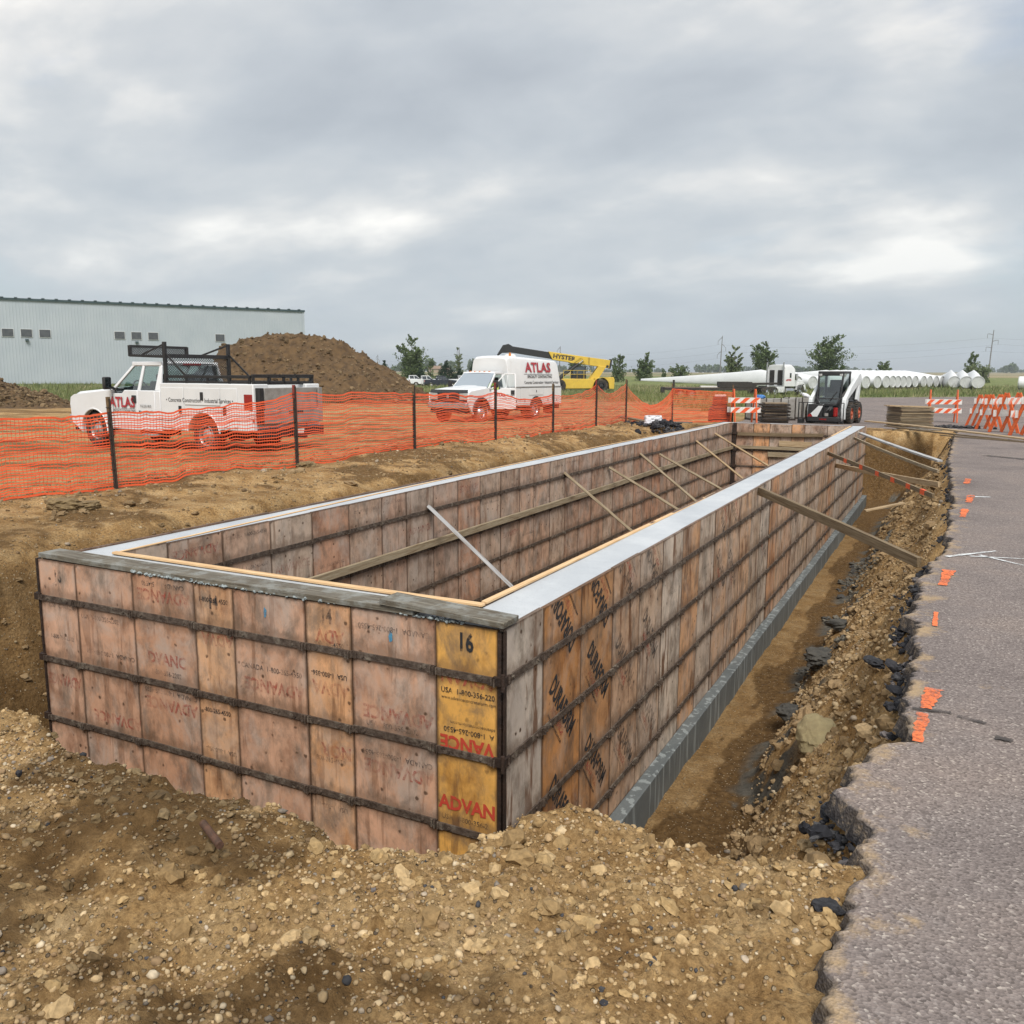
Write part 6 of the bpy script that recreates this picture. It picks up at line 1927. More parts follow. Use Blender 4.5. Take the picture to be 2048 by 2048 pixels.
for k in range(5):
    q = MB(); q.box((2.86, -0.5 + 0.25 * k, 2.12), (0.10, 0.06, 0.04)); q.build('cab_marker_lamp', LAMP_A, T2, 0.01)
# text on the sloping side
tl = atan2(1.10 - 0.95, 2.71 - 1.49)
def box_text(s_, h, mat, x, z, bold=0.0, stretch=1.0):
    y = 1.10 - (z - 1.49) * (0.15 / 1.22) + 0.012
    o = lettering(s_, h, mat, T2, (x, y, z), pi, bold, 0, stretch)
    o.rotation_euler = Euler((-tl, 0, pi), 'XYZ')
    return o
box_text('ATLAS', 0.60, SIGN_R, -0.36, 2.29, 0.018, 1.30)
q = MB(); q.b2(-1.62, 0.90, 1.025, 1.035, 2.005, 2.015); q.build('lettering_rule', SIGN_K, T2)
box_text('SPECIALTY CONTRACTING', 0.17, SIGN_K, -0.45, 1.90, 0.004, 1.05)
box_text('Concrete Construction \u2022 Industrial Services \u2022', 0.19, SIGN_K, -0.62, 1.64, 0.002, 0.90)
lettering('16', 0.16, SIGN_K, T2, (3.58, 1.022, 1.34), pi, 0.004)
# open driver door
dr = part_empty('door', T2, (3.49, 1.0, 0), (0, 0, radians(-57)))
b = MB(); b.prism([(0, 0.55), (0, 1.36), (-0.35, 1.36), (-0.45, 1.44), (-1.06, 1.44), (-1.06, 0.55)], 'y', -0.08, 0.0); b.build('door_panel', PAINT_W, dr, 0.015)
def dsl(x, t):
    return Vector((x, -0.02 - 0.14 * t, 1.44 + 0.58 * t))
b = MB()
for a, c in ((dsl(-0.02, -0.1), dsl(-0.58, 1.0)), (dsl(-0.58, 1.0), dsl(-1.02, 1.0)), (dsl(-1.02, 1.0), dsl(-1.04, 0.0))):
    b.bar(a, c, 0.05, 0.06, (0, 1, 0))
b.bar(dsl(-0.66, 0), dsl(-0.70, 1.0), 0.025, 0.03, (0, 1, 0))
b.build('door_frame', PAINT_W, dr, 0.008)
b = MB(); b.add([dsl(-0.06, -0.05), dsl(-1.03, -0.02), dsl(-1.01, 0.98), dsl(-0.60, 0.98)], [(0, 1, 2, 3)]); b.build('door_window', glass_mat('door_glass', (0.90, 0.94, 0.92), 0.06), dr)
b = MB(); b.b2(-1.0, -0.84, 0.002, 0.024, 1.16, 1.34); b.build('handle', BLACKP, dr, 0.01)
lettering('ATLAS', 0.15, SIGN_R, dr, (-0.36, 0.006, 1.13), pi, 0.008)
lettering('2001.com', 0.11, SIGN_K, dr, (-0.79, 0.006, 1.125), pi, 0.002, 0, 0.95)
lettering('715.233.1815', 0.09, SIGN_R, dr, (-0.62, 0.006, 0.98), pi, 0.001)


# ------------------------------------------------------------------ person at the wheel
def skin_body(name, verts, edges, radii, root_i, parent, mats, pick, loc, rz):
    me = bpy.data.meshes.new(name)
    me.from_pydata(verts, edges, [])
    o = bpy.data.objects.new(name, me); COL.objects.link(o)
    o.modifiers.new('skin', 'SKIN')
    sub = o.modifiers.new('sub', 'SUBSURF'); sub.levels = 2; sub.render_levels = 2
    bpy.context.view_layer.update()
    if not me.skin_vertices:
        return None
    for i, sv in enumerate(me.skin_vertices[0].data):
        sv.radius = (radii[i], radii[i]); sv.use_root = (i == root_i)
    bpy.context.view_layer.update()
    dg = bpy.context.evaluated_depsgraph_get()
    m2 = bpy.data.meshes.new_from_object(o.evaluated_get(dg))
    bpy.data.objects.remove(o)
    m2.materials.clear()
    for mm in mats: m2.materials.append(mm)
    for p_ in m2.polygons:
        p_.use_smooth = True
        p_.material_index = pick(p_.center)
    q = bpy.data.objects.new(name, m2); COL.objects.link(q)
    q.location = loc; q.rotation_euler = (0, 0, rz)
    return q


HIVIS = pm('hi_vis_shirt', (0.58, 0.68, 0.14), (0.50, 0.60, 0.12), 0.8, scale=14)
SKIN = pm('skin', (0.50, 0.29, 0.20), (0.45, 0.25, 0.17), 0.55, scale=20)
JEAN = pm('dark_trousers', (0.05, 0.06, 0.09), (0.035, 0.042, 0.06), 0.85, scale=20)
HAIR = pm('dark_cap', (0.05, 0.035, 0.028), (0.03, 0.024, 0.02), 0.85, scale=20)
V = [(0, 0, 0.10), (0, 0, 0.30), (-0.02, 0, 0.52), (-0.03, 0, 0.62), (-0.01, 0, 0.70), (0.02, 0, 0.80), (0.02, 0, 0.88)]
E_ = [(0, 1), (1, 2), (2, 3), (3, 4), (4, 5), (5, 6)]
R_ = [0.15, 0.14, 0.15, 0.065, 0.06, 0.095, 0.075]
for s in (1, -1):
    i = len(V)
    V += [(-0.01, s * 0.19, 0.53), (0.03, s * 0.25, 0.28), (0.27, s * 0.20, 0.20), (0.34, s * 0.19, 0.22)]
    E_ += [(2, i), (i, i + 1), (i + 1, i + 2), (i + 2, i + 3)]; R_ += [0.075, 0.052, 0.036, 0.034]
    h0 = i + 3
    for k, (dy, l) in enumerate(((-0.030, 0.075), (-0.010, 0.085), (0.010, 0.08), (0.028, 0.065))):
        j = len(V); V += [(0.38, s * 0.19 + dy, 0.235), (0.38 + l * 0.5, s * 0.19 + dy, 0.24), (0.38 + l * 0.75, s * 0.19 + dy, 0.21)]
        E_ += [(h0, j), (j, j + 1), (j + 1, j + 2)]; R_ += [0.011, 0.010, 0.009]
    j = len(V); V += [(0.35, s * 0.19 - s * 0.045, 0.24), (0.39, s * 0.19 - s * 0.06, 0.245)]; E_ += [(h0, j), (j, j + 1)]; R_ += [0.012, 0.010]
    j = len(V); V += [(0.08, s * 0.10, 0.08), (0.45, s * 0.13, 0.14), (0.52, s * 0.13, -0.28), (0.62, s * 0.13, -0.34)]
    E_ += [(0, j), (j, j + 1), (j + 1, j + 2), (j + 2, j + 3)]; R_ += [0.10, 0.075, 0.05, 0.045]


def pick_(c):
    if c.z > 0.83: return 3
    if c.z > 0.60: return 1
    if c.x > 0.42 and c.z < -0.25: return 3
    if c.z < 0.12 or (c.x > 0.1 and c.z < 0.19 and abs(c.y) < 0.16): return 2
    if abs(c.y) > 0.16 and (c.z < 0.33 or c.x > 0.08): return 1
    return 0


cw, sw = cos(radians(264.5)), sin(radians(264.5))
sx_, sy_, sz_ = 2.62, 0.52, 1.02
per = skin_body('person', V, E_, R_, 0, None, [HIVIS, SKIN, JEAN, HAIR], pick_, (T2.location.x + cw * sx_ - sw * sy_, T2.location.y + sw * sx_ + cw * sy_, T2.location.z + sz_), radians(264.5 + 8))
if per:
    tag(per, 'person in a yellow green shirt sitting at the wheel of the open truck', 'person')

# ------------------------------------------------------------------ parked pickups far behind
def far_pickup(label, loc, rz, paint, scale=1.0):
    t = thing('parked_pickup', label, 'pickup truck', loc, rz, 'pickups parked on the far grass')
    P = dict(xf=4.55, xax=3.65, xw=3.05, xt=2.35, xd=[2.95, 1.95, 1.10], xc=0.95, zb=0.45, zbelt=1.32, zr=1.95, zh0=1.15, zh1=1.32, w=1.0, ra=0.47, rw=0.40, crew=True, grille=CHROME, bumper=CHROME, xrear=-1.1)
    pickup_cab(t, P, paint, glass=GLASSD)
    for s in (1, -1):
        wheel(t, 3.65, s * 0.86, 0.40, 0.40, 0.27, s, hub=False); wheel(t, 0.0, s * 0.86, 0.40, 0.40, 0.27, s, hub=False)
        y0, y1 = (0.88, 1.0) if s > 0 else (-1.0, -0.88)
        poly = [(0.92, 0.5), (0.92, 1.34), (-1.18, 1.34), (-1.18, 0.6), (-0.55, 0.55)] + arc(0, 0.40, 0.47, 165, 15, 12) + [(0.5, 0.5)]
        side_panel(t, 'bed_side', poly, y0, y1, paint, 0.02)
        q = MB(); q.b2(-1.19, -1.10, s * 0.86, s * 1.01, 0.95, 1.25); q.build('tail_lamp', LAMP_R, t)
    b = MB(); b.b2(-1.17, 0.9, -0.88, 0.88, 0.62, 0.80); b.build('bed_floor', UNDER, t)
    b = MB(); b.b2(-1.19, -1.12, -0.88, 0.88, 0.72, 1.32); b.build('tailgate', paint, t, 0.015)
    b = MB(); b.b2(-1.32, -1.16, -0.95, 0.95, 0.48, 0.66); b.build('rear_bumper', CHROME, t, 0.02)
    return t


def at(u, v, d):
    """world point on the site grade, given a lateral offset u and distance d along the view axis heading"""
    x = CAM.x + sin(YAW) * d + cos(YAW) * u
    y = CAM.y + cos(YAW) * d - sin(YAW) * u
    return (x, y, G(x, y) + v)


def lat(px, d):
    return (px - 1024) / 1724.4 * d


hd = radians(90 + 27 - 78)
far_pickup('black pickup, third from the left of the pickups parked on the far grass', at(lat(862, 148), 0, 148), hd, PAINT_K)
far_pickup('white pickup leftmost of those parked on the far grass', at(lat(808, 162), 0, 162), hd, PAINT_W)
far_pickup('white pickup between the leftmost one and the black one', at(lat(832, 156), 0, 156), hd, PAINT_W)
far_pickup('white pickup to the right of the black one on the far grass', at(lat(905, 158), 0, 158), hd, PAINT_W)

# ------------------------------------------------------------------ yellow reach stacker
rsd = 116
rs = thing('reach_stacker', 'yellow reach stacker with a long black tipped boom behind the box truck', 'reach stacker', at(lat(1196, rsd), 0, rsd), radians(180 + 27 + 4), None)
# local: x forward (to the left in view), origin under the rear axle, y to its left (towards the camera)
for s in (1, -1):
    wheel(rs, 0, s * 1.35, 0.86, 0.86, 0.6, s, 0.5, rim_m=BLACKP, hub=False)
    wheel(rs, 5.6, s * 1.5, 0.86, 0.86, 0.7, s, 0.5, rim_m=BLACKP, hub=False)
b = MB(); b.prism([(1.15, 0.55), (1.15, 1.0), (0.95, 1.55), (0.5, 1.95), (-1.6, 2.0), (-1.75, 1.7), (-1.72, 0.45), (-1.05, 0.45)] + arc(0, 0.86, 1.02, 160, 20, 10)[::1], 'y', -1.45, 1.45); b.build('counterweight', YEL, rs, 0.06)
b = MB(); b.prism([(1.1, 0.5), (6.0, 0.45), (6.25, 1.5), (4.9, 1.78), (1.0, 1.75), (0.9, 1.5)], 'y', -1.25, 1.25); b.build('chassis', YEL, rs, 0.05)
b = MB(); b.b2(5.0, 6.4, -1.1, 1.1, 0.8, 1.9); b.b2(1.2, 5.0, -1.0, 1.0, 0.4, 0.7); b.build('front_frame', UNDER, rs, 0.05)
# mast at the rear that carries the boom
for s in (1, -1):
    b = MB(); b.prism([(1.5, 1.7), (0.25, 1.8), (-0.75, 3.35), (0.25, 3.45)], 'y', s * 0.55 - 0.1, s * 0.55 + 0.1); b.build('mast_plate', YEL, rs, 0.03)
b = MB(); b.cyl((-0.9, -0.75, 3.4), (-0.9, 0.75, 3.4), 0.16, 12); b.tube([(-0.6, 0.2, 3.3), (-0.3, 0.3, 3.0), (0.1, 0.2, 2.6), (0.2, 0.3, 2.0)], 0.06, 6); b.tube([(-0.5, -0.2, 3.3), (-0.1, -0.3, 2.8), (0.3, -0.2, 2.2)], 0.06, 6); b.build('pivot_hoses', BLACKP, rs)
# boom
A0, A1, A2 = Vector((-1.45, 0, 3.72)), Vector((7.0, 0, 4.85)), Vector((12.4, 0, 5.62))
dv = (A1 - A0).normalized(); nv = Vector((-dv.z, 0, dv.x))
b = MB()
O = [A0 - nv * 0.60, A0 + nv * 0.45, A1 + nv * 0.45 - dv * 0.0, A1 - nv * 0.55 - dv * 0.7]
V8 = [p + Vector((0, -0.48, 0)) for p in O] + [p + Vector((0, 0.48, 0)) for p in O]
b.add(V8, [(0, 1, 2, 3), (7, 6, 5, 4), (0, 4, 5, 1), (1, 5, 6, 2), (2, 6, 7, 3), (3, 7, 4, 0)])
bm_ = b.build('boom', YEL, rs, 0.04)
b = MB(); b.bar(A1 - dv * 1.2 - nv * 0.05, A2, 0.70, 0.82, (0, 0, 1)); b.prism([(A2.x - 0.7, A2.z + 0.35), (A2.x - 0.2, A2.z + 0.62), (A2.x + 0.5, A2.z + 0.45), (A2.x + 1.25, A2.z - 0.75), (A2.x + 1.15, A2.z - 0.95), (A2.x + 0.6, A2.z - 0.55), (A2.x - 0.7, A2.z - 0.5)], 'y', -0.42, 0.42); b.build('boom_tip', BLACKP, rs, 0.03)
b = MB(); b.box((A0.x + 0.1, 0, A0.z), (0.25, 1.02, 1.25), (0, -0.16, 0)); b.bar((A0.x + 3.0, 0.5, 3.3), (A0.x + 3.0, 0.5, 4.55), 0.08, 0.06); b.build('boom_collar', BLACKP, rs)
tx = lettering('HYSTER', 0.74, SIGN_K, rs, (4.85, 0.49, 4.50), pi, 0.03, atan2(-dv.z, dv.x), 1.15)
b = MB(); b.prism([(1.55, 3.55), (2.1, 3.65), (2.5, 4.45), (2.0, 4.4)], 'y', 0.48, 0.56); b.prism([(3.6, 3.8), (4.1, 3.85), (3.0, 4.55), (2.6, 4.5)], 'y', 0.48, 0.56); b.build('cylinder_bracket', YEL, rs)
for s in (1, -1):
    c0, c1 = Vector((5.35, s * 0.78, 1.9)), Vector((2.35, s * 0.62, 4.15))
    b = MB(); b.cyl(c0, c0.lerp(c1, 0.82), 0.17, 12); cy_ = b.build('lift_cylinder', BLACKP, rs)
    b = MB(); b.cyl(c0.lerp(c1, 0.8), c1, 0.09, 10); b.build('cylinder_rod', CHROME, cy_)
# cab and rails
b = MB()
for x in (2.0, 3.6):
    for y in (-0.55, 0.55):
        b.bar((x + (0.25 if x > 3 else 0), y, 1.8), (x, y, 3.32), 0.10, 0.10)
b.b2(1.9, 3.75, -0.65, 0.65, 3.28, 3.40); b.b2(1.9, 3.8, -0.62, 0.62, 1.76, 2.4); b.build('cab_frame', BLACKP, rs, 0.02)
b = MB(); b.b2(1.98, 3.7, -0.56, 0.56, 2.4, 3.28); b.build('cab_glass', GLASSD, rs)
b = MB(); b.b2(2.4, 3.0, -0.3, 0.3, 1.9, 2.8); b.build('cab_seat', SEATM, rs, 0.05)
b = MB()
for (x0, x1) in ((1.4, 3.2), (3.2, 5.0)):
    for z in (2.35, 2.85):
        b.bar((x0, 1.2, z), (x1, 1.2, z), 0.05, 0.05)
    for x in (x0, (x0 + x1) / 2, x1):
        b.bar((x, 1.2, 1.75), (x, 1.2, 2.85), 0.05, 0.05)
for z in (2.35, 2.85):
    b.bar((5.9, 1.2, z), (7.2, 1.2, z - 0.05), 0.05, 0.05)
for x in (5.9, 6.6, 7.2):
    b.bar((x, 1.2, 1.5), (x, 1.2, 2.85), 0.05, 0.05)
b.build('railing', YEL, rs)

# ------------------------------------------------------------------ skid steer loader
sk = thing('skid_loader', 'white skid steer loader with black cab parked behind the far wall', 'skid steer loader', (-2.30, 33.0, -0.33), radians(-97.6))
SKW = pm('loader_white', (0.74, 0.76, 0.76), (0.66, 0.68, 0.68), 0.4, scale=3, dirt=((0.45, 0.38, 0.28), 0.58, 0.4))
SKO = pm('orange_rim', (0.48, 0.09, 0.025), (0.36, 0.07, 0.02), 0.5, scale=6)
for x in (0.0, -1.22):
    for s in (1, -1):
        wheel(sk, x, s * 0.74, 0.42, 0.42, 0.30, s, 0.52, lug=True, rim_m=SKO, hub=False)
b = MB(); b.b2(-1.85, 0.30, -0.56, 0.56, 0.30, 1.05); b.b2(-1.95, -1.1, -0.55, 0.55, 0.4, 1.45); b.build('body', BLACKP, sk, 0.04)
# cab frame
b = MB()
for s in (1, -1):
    b.bar((0.30, s * 0.44, 0.85), (0.10, s * 0.47, 2.05), 0.07, 0.08); b.bar((-1.0, s * 0.46, 1.0), (-0.95, s * 0.46, 2.05), 0.08, 0.08)
    b.bar((0.34, s * 0.32, 0.75), (0.30, s * 0.45, 1.0), 0.07, 0.07)
b.b2(-1.0, 0.14, -0.51, 0.51, 2.0, 2.09); b.bar((0.34, -0.34, 0.76), (0.34, 0.34, 0.76), 0.07, 0.1); b.bar((0.12, -0.47, 1.98), (0.12, 0.47, 1.98), 0.10, 0.13)
b.build('cab_frame', BLACKP, sk, 0.015)
b = MB(); b.b2(-1.0, 0.12, -0.49, 0.49, 2.09, 2.11); b.build('cab_roof', SKW, sk)
b = MB(); b.add([(0.335, -0.36, 0.80), (0.335, 0.36, 0.80), (0.115, 0.44, 1.96), (0.115, -0.44, 1.96)], [(0, 1, 2, 3)]); b.build('windscreen', GLASS, sk)
for s in (1, -1):
    b = MB(); b.add([(0.2, s * 0.47, 1.1), (-0.95, s * 0.47, 1.1), (-0.93, s * 0.47, 2.0), (0.1, s * 0.47, 2.0)], [(0, 1, 2, 3)]); b.build('side_window', GLASSD, sk)
    q = MB(); q.b2(0.14, 0.18, s * 0.34, s * 0.46, 1.90, 1.99); q.build('work_lamp', LAMP_C, sk, 0.01)
b = MB(); b.b2(-0.75, -0.35, -0.25, 0.25, 1.0, 1.2); b.b2(-0.85, -0.7, -0.25, 0.25, 1.1, 1.75); b.build('seat', SEATM, sk, 0.04)
b = MB(); b.bar((0.34, 0.05, 0.92), (0.25, 0.30, 1.30), 0.025, 0.03); b.build('wiper', BLACKP, sk)
for s in (1, -1):
    y0, y1 = s * 0.58, s * 0.72
    b = MB(); b.prism([(-1.95, 1.75), (-1.75, 2.02), (-1.5, 2.0), (-0.35, 1.50), (0.55, 0.98), (0.62, 0.62), (0.42, 0.60), (0.30, 0.92), (-0.6, 1.25), (-1.6, 1.62)], 'y', min(y0, y1), max(y0, y1)); ar = b.build('lift_arm', SKW, sk, 0.02)
    b = MB(); b.prism([(-1.95, 1.80), (-1.70, 1.85), (-1.35, 0.95), (-1.75, 0.85)], 'y', s * 0.60, s * 0.70); b.build('rear_upright', SKW, sk, 0.02)
    b = MB(); b.prism([(0.1, 0.95), (0.45, 1.10), (0.62, 0.60), (0.55, 0.20), (0.40, 0.20), (0.42, 0.6)], 'y', s * 0.57, s * 0.73); b.build('arm_knee', SKW, sk, 0.02)
    b = MB(); b.cyl((-0.9, s * 0.65, 0.9), (0.2, s * 0.65, 0.95), 0.04, 8); b.cyl((0.35, s * 0.50, 0.85), (0.6, s * 0.50, 0.35), 0.04, 8); b.build('cylinder', BLACKP, sk)
# attachment on the front: a framed planer with a stone guard
at_ = part_empty('planer_attachment', sk, (0.62, 0, 0))
b = MB(); b.b2(0.0, 0.35, -0.62, 0.62, 0.12, 0.30); b.b2(0.0, 0.30, -0.62, -0.05, 0.30, 0.80); b.b2(0.02, 0.2, -0.05, 0.5, 0.30, 0.66); b.build('housing', BLACKP, at_, 0.02)
b = MB(); b.add([(0.357, -0.60, 0.31), (0.357, -0.22, 0.31), (0.357, -0.02, 0.74), (0.357, -0.20, 0.74)], [(0, 1, 2, 3)]); b.build('white_flash', SKW, at_)
b = MB(); b.add([(0.359, -0.62, 0.31), (0.359, -0.40, 0.31), (0.359, -0.47, 0.42), (0.359, -0.55, 0.42)], [(0, 1, 2, 3)]); b.build('red_flash', LAMP_R, at_)
b = MB(); b.b2(0.3505, 0.358, 0.06, 0.20, 0.34, 0.46); b.build('plate', GREYST, at_)
b = MB(); b.cyl((0.24, 0.44, 0.34), (0.24, 0.44, 0.68), 0.09, 12); b.build('red_canister', LAMP_R, at_)
b = MB()
for k in range(6):
    b.tube([(0.22, 0.1 + 0.05 * k, 0.35), (0.34, 0.12 + 0.04 * k, 0.55 + 0.03 * (k % 3)), (0.2, 0.2 + 0.02 * k, 0.72)], 0.014, 6)
b.build('hoses', BLACKP, at_)
b = MB()
for y in (-0.98, -0.80, 0.62, 0.76):
    b.bar((0.30, y, 0.05), (0.30, y, 0.86), 0.03, 0.05)
b.bar((0.30, -0.98, 0.86), (0.30, 0.76, 0.86), 0.03, 0.03); b.b2(0.05, 0.40, -0.98, -0.80, 0.04, 0.2)
b.build('guard_frame', BLACKP, at_)
lettering('bobcat', 0.10, LAMP_R, at_, (0.362, 0.0, 0.22), radians(90), 0.004)

# ------------------------------------------------------------------ road tractor and low trailer
sd_ = 90.0
sp = at(lat(1512, sd_), 0, sd_)
sm = thing('semi_tractor', 'white sleeper cab road tractor seen from behind, in front of the turbine blades', 'semi truck', (sp[0], sp[1], sp[2]), radians(90 - 26))
SMW = PAINT_W2
# local: x forward (away, to the right), origin under the rear tandem
for x in (0.0, 1.25):
    for s in (1, -1):
        wheel(sm, x, s * 0.98, 0.50, 0.50, 0.28, s, 0.56, rim_m=CHROME, hub=False); wheel(sm, x, s * 0.66, 0.50, 0.50, 0.28, s, 0.56, hub=False)
for s in (1, -1):
    wheel(sm, 5.6, s * 0.98, 0.50, 0.50, 0.28, s, 0.56, rim_m=CHROME, hub=False)
    b = MB(); b.b2(-0.4, 5.8, s * 0.38, s * 0.48, 0.75, 0.95); b.build('frame_rail', UNDER, sm)
    b = MB(); b.cyl((2.9, s * 1.0, 0.62), (4.2, s * 1.0, 0.62), 0.30, 16); b.build('fuel_tank', CHROME, sm)
    b = MB(); b.cyl((2.55, s * 1.02, 0.9), (2.55, s * 1.02, 3.55), 0.075, 12); b.build('exhaust_stack', CHROME, sm)
    b = MB(); b.prism([(4.9, 0.7), (5.0, 1.1)] + arc(5.6, 0.55, 0.68, 150, 10, 10) + [(6.35, 0.6), (6.45, 0.9), (6.3, 1.35), (5.2, 1.5)], 'y', s * 0.80, s * 1.12); b.build('front_fender', SMW, sm, 0.04)
    b = MB(); b.bar((4.55, s * 1.05, 2.1), (4.5, s * 1.35, 2.2), 0.03, 0.03); b.box((4.48, s * 1.38, 2.1), (0.06, 0.18, 0.6)); b.build('mirror', CHROME, sm)
    b = MB(); b.b2(1.5, 2.8, s * 0.85, s * 1.1, 0.45, 1.05); b.build('side_skirt', SMW, sm, 0.02)
b = MB(); b.loft([[(x, -1.1, 1.05), (x, 1.1, 1.05), (x, 1.1, zt_ - 0.35), (x, 0.95, zt_ - 0.05), (x, 0.6, zt_), (x, -0.6, zt_), (x, -0.95, zt_ - 0.05), (x, -1.1, zt_ - 0.35)] for x, zt_ in ((2.75, 3.30), (4.0, 3.34), (4.5, 3.05))]); b.build('sleeper', SMW, sm, 0.04)
b = MB(); b.b2(2.70, 2.755, -0.78, -0.22, 1.2, 2.75); b.b2(2.70, 2.755, 0.22, 0.78, 1.2, 2.75); b.build('back_recess', UNDER, sm)
b = MB(); b.b2(2.66, 2.752, -1.1, -0.98, 1.05, 2.8); b.b2(2.66, 2.752, 0.98, 1.1, 1.05, 2.8); b.build('side_fairing', SMW, sm, 0.02)
b = MB(); b.loft([[(x, -1.05 * k_, 1.05), (x, 1.05 * k_, 1.05), (x, 1.05 * k_, zt_ - 0.1), (x, 0.85 * k_, zt_), (x, -0.85 * k_, zt_), (x, -1.05 * k_, zt_ - 0.1)] for x, zt_, k_ in ((4.5, 2.55, 1.0), (5.0, 2.45, 0.95), (5.2, 1.85, 0.85), (6.5, 1.7, 0.72), (6.7, 1.5, 0.68))]); b.build('cab_hood', SMW, sm, 0.03)
for s in (1, -1):
    q = MB(); q.b2(3.55, 3.85, s * 1.102, s * 1.112, 1.95, 2.45); q.build('sleeper_window', GLASSD, sm)
    q = MB(); q.b2(4.55, 5.0, s * 1.0, s * 1.06, 1.75, 2.35); q.build('door_window', GLASSD, sm)
b = MB(); b.b2(6.68, 6.75, -0.5, 0.5, 0.7, 1.45); b.build('grille', CHROME, sm); b = MB(); b.b2(6.6, 6.85, -1.05, 1.05, 0.45, 0.72); b.build('bumper', CHROME, sm, 0.03)
b = MB(); b.add([(2.9, -1.106, 1.62), (3.9, -1.106, 1.62), (3.8, -1.106, 1.85), (3.0, -1.106, 1.80)], [(3, 2, 1, 0)]); b.build('red_decal', print_mat('worn_red_decal', (0.55, 0.05, 0.05), 0.78, 12), sm)
b = MB(); b.b2(-0.6, 2.6, -0.5, 0.5, 0.9, 1.0); b.cyl((0.6, 0, 1.0), (0.6, 0, 1.12), 0.45, 16); b.build('fifth_wheel', UNDER, sm)
tp_ = at(lat(1420, 86), 0, 86)
tr_ = thing('lowboy_trailer', 'long dark flatbed trailer hitched behind the white road tractor', 'trailer', tp_, radians(27 - 6))
TRM = pm('dark_trailer_steel', (0.032, 0.028, 0.025), (0.055, 0.045, 0.038), 0.75, 0.2, 5)
DECK = wood_material('trailer_deck', (0.16, 0.12, 0.085), (0.22, 0.17, 0.12))
b = MB(); b.b2(-4.9, 3.6, -1.25, 1.25, 0.72, 0.95); b.b2(-5.0, -4.75, -1.25, 1.25, 0.45, 1.0); b.build('deck_frame', TRM, tr_, 0.02)
b = MB(); b.b2(-4.7, 3.5, -1.2, 1.2, 0.955, 1.0); b.build('deck', DECK, tr_)
b = MB(); b.b2(0.6, 3.6, -1.25, -1.15, 1.0, 1.55); b.b2(0.6, 3.6, 1.15, 1.25, 1.0, 1.55); b.b2(0.55, 0.65, -1.25, 1.25, 1.0, 1.55); b.build('headboard', TRM, tr_, 0.01)
b = MB(); b.b2(-3.9, -3.7, -0.1, 0.1, 1.0, 1.7); b.build('stake', TRM, tr_)
b = MB(); b.b2(-1.2, 0.4, -0.4, 0.5, 1.0, 1.14); b.build('sheets', BWHITE, tr_)
b = MB(); b.prism([(3.5, 0.75), (3.6, 1.45), (6.2, 1.5), (6.2, 1.3), (4.2, 1.25), (3.9, 0.75)], 'y', -0.5, 0.5); b.build('gooseneck', TRM, tr_, 0.02)
for x in (-3.2, -2.1):
    for s in (1, -1):
        wheel(tr_, x, s * 0.95, 0.42, 0.42, 0.26, s, 0.56, hub=False)

# ------------------------------------------------------------------ turbine blades
BLADE = pm('blade_white', (0.82, 0.83, 0.83), (0.77, 0.78, 0.785), 0.38, scale=0.6, dirt=((0.62, 0.62, 0.60), 0.58, 0.35))
ROOTM = pm('root_cap', (0.60, 0.61, 0.60), (0.52, 0.53, 0.52), 0.55, scale=2, dirt=((0.40, 0.40, 0.38), 0.52, 0.6))
CRADLE = pm('cradle_steel', (0.05, 0.045, 0.04), (0.08, 0.07, 0.06), 0.7, 0.2, 5)


def blade_mesh(L_, R, chord, twist):
    """lies along local -x from the root at the origin; local z up"""
    secs = []; n = 22
    st = [0, 0.02, 0.06, 0.12, 0.2, 0.3, 0.45, 0.6, 0.75, 0.88, 0.96, 1.0]
    for t in st:
        k = float(sstep(0.02, 0.2, t))
        c = R * 2 * (1 - k) + k * chord * (1 - 0.86 * max(0, (t - 0.2) / 0.8) ** 0.85)
        th = R * 2 * (1 - k) + k * max(0.10, c * (0.36 - 0.16 * t))
        a = radians(twist) * (1 - t) * k
        S = []
        for i in range(n):
            p = 2 * pi * i / n
            u, v = 0.5 * cos(p), 0.5 * sin(p)
            taper = (1 - k) + k * (0.55 + 0.9 * (0.5 - u) ** 0.5 * 0.75) * (1 if u > -0.5 else 0.3)
            u2 = u + 0.17 * k
            y, z = u2 * c, v * th * (taper if k > 0 else 1)
            S.append((-L_ * t, y * cos(a) - z * sin(a), y * sin(a) + z * cos(a)))
        secs.append(S)
    b = MB(); b.loft(secs, caps=True)
    return b.mesh('blade_shell', 50)


def root_mesh(R):
    b = MB(); b.lathe([(R * 1.02, 0.02), (R * 1.02, 0.10), (R * 0.93, 0.12), (R * 0.90, 0.03), (0.0, 0.03)], (0, 0, 0), 'x', 28)
    return b.mesh('root_cap', 30)


def cradle_mesh(R):
    b = MB(); b.b2(-0.35, 0.35, -R * 0.8, R * 0.8, -R - 0.10, -R + 0.02)
    for s in (-1, 1):
        b.b2(-0.3, 0.3, s * R * 0.6 - 0.06, s * R * 0.6 + 0.06, -R - 0.5, -R - 0.1)
    b.b2(-0.3, 0.3, -R * 0.8, R * 0.8, -R - 0.55, -R - 0.45)
    return b.mesh('cradle')


RB = 0.92
bmA, bmB, rm_, crm = blade_mesh(38, RB, 2.75, 15), blade_mesh(34, RB, 2.9, 40), root_mesh(RB), cradle_mesh(RB)


def blade(label, px, d, yaw, me, roll=0.0):
    x, y, z = at(lat(px, d), 0, d)
    t = thing('turbine_blade', label, 'turbine blade', (x, y, z + RB + 0.42), yaw, 'turbine blades laid out in a row')
    o = obj('blade_shell', me, BLADE, t); o.rotation_euler = (roll, 0, 0)
    obj('root_cap', rm_, ROOTM, t); obj('cradle', crm, CRADLE, t)
    return t


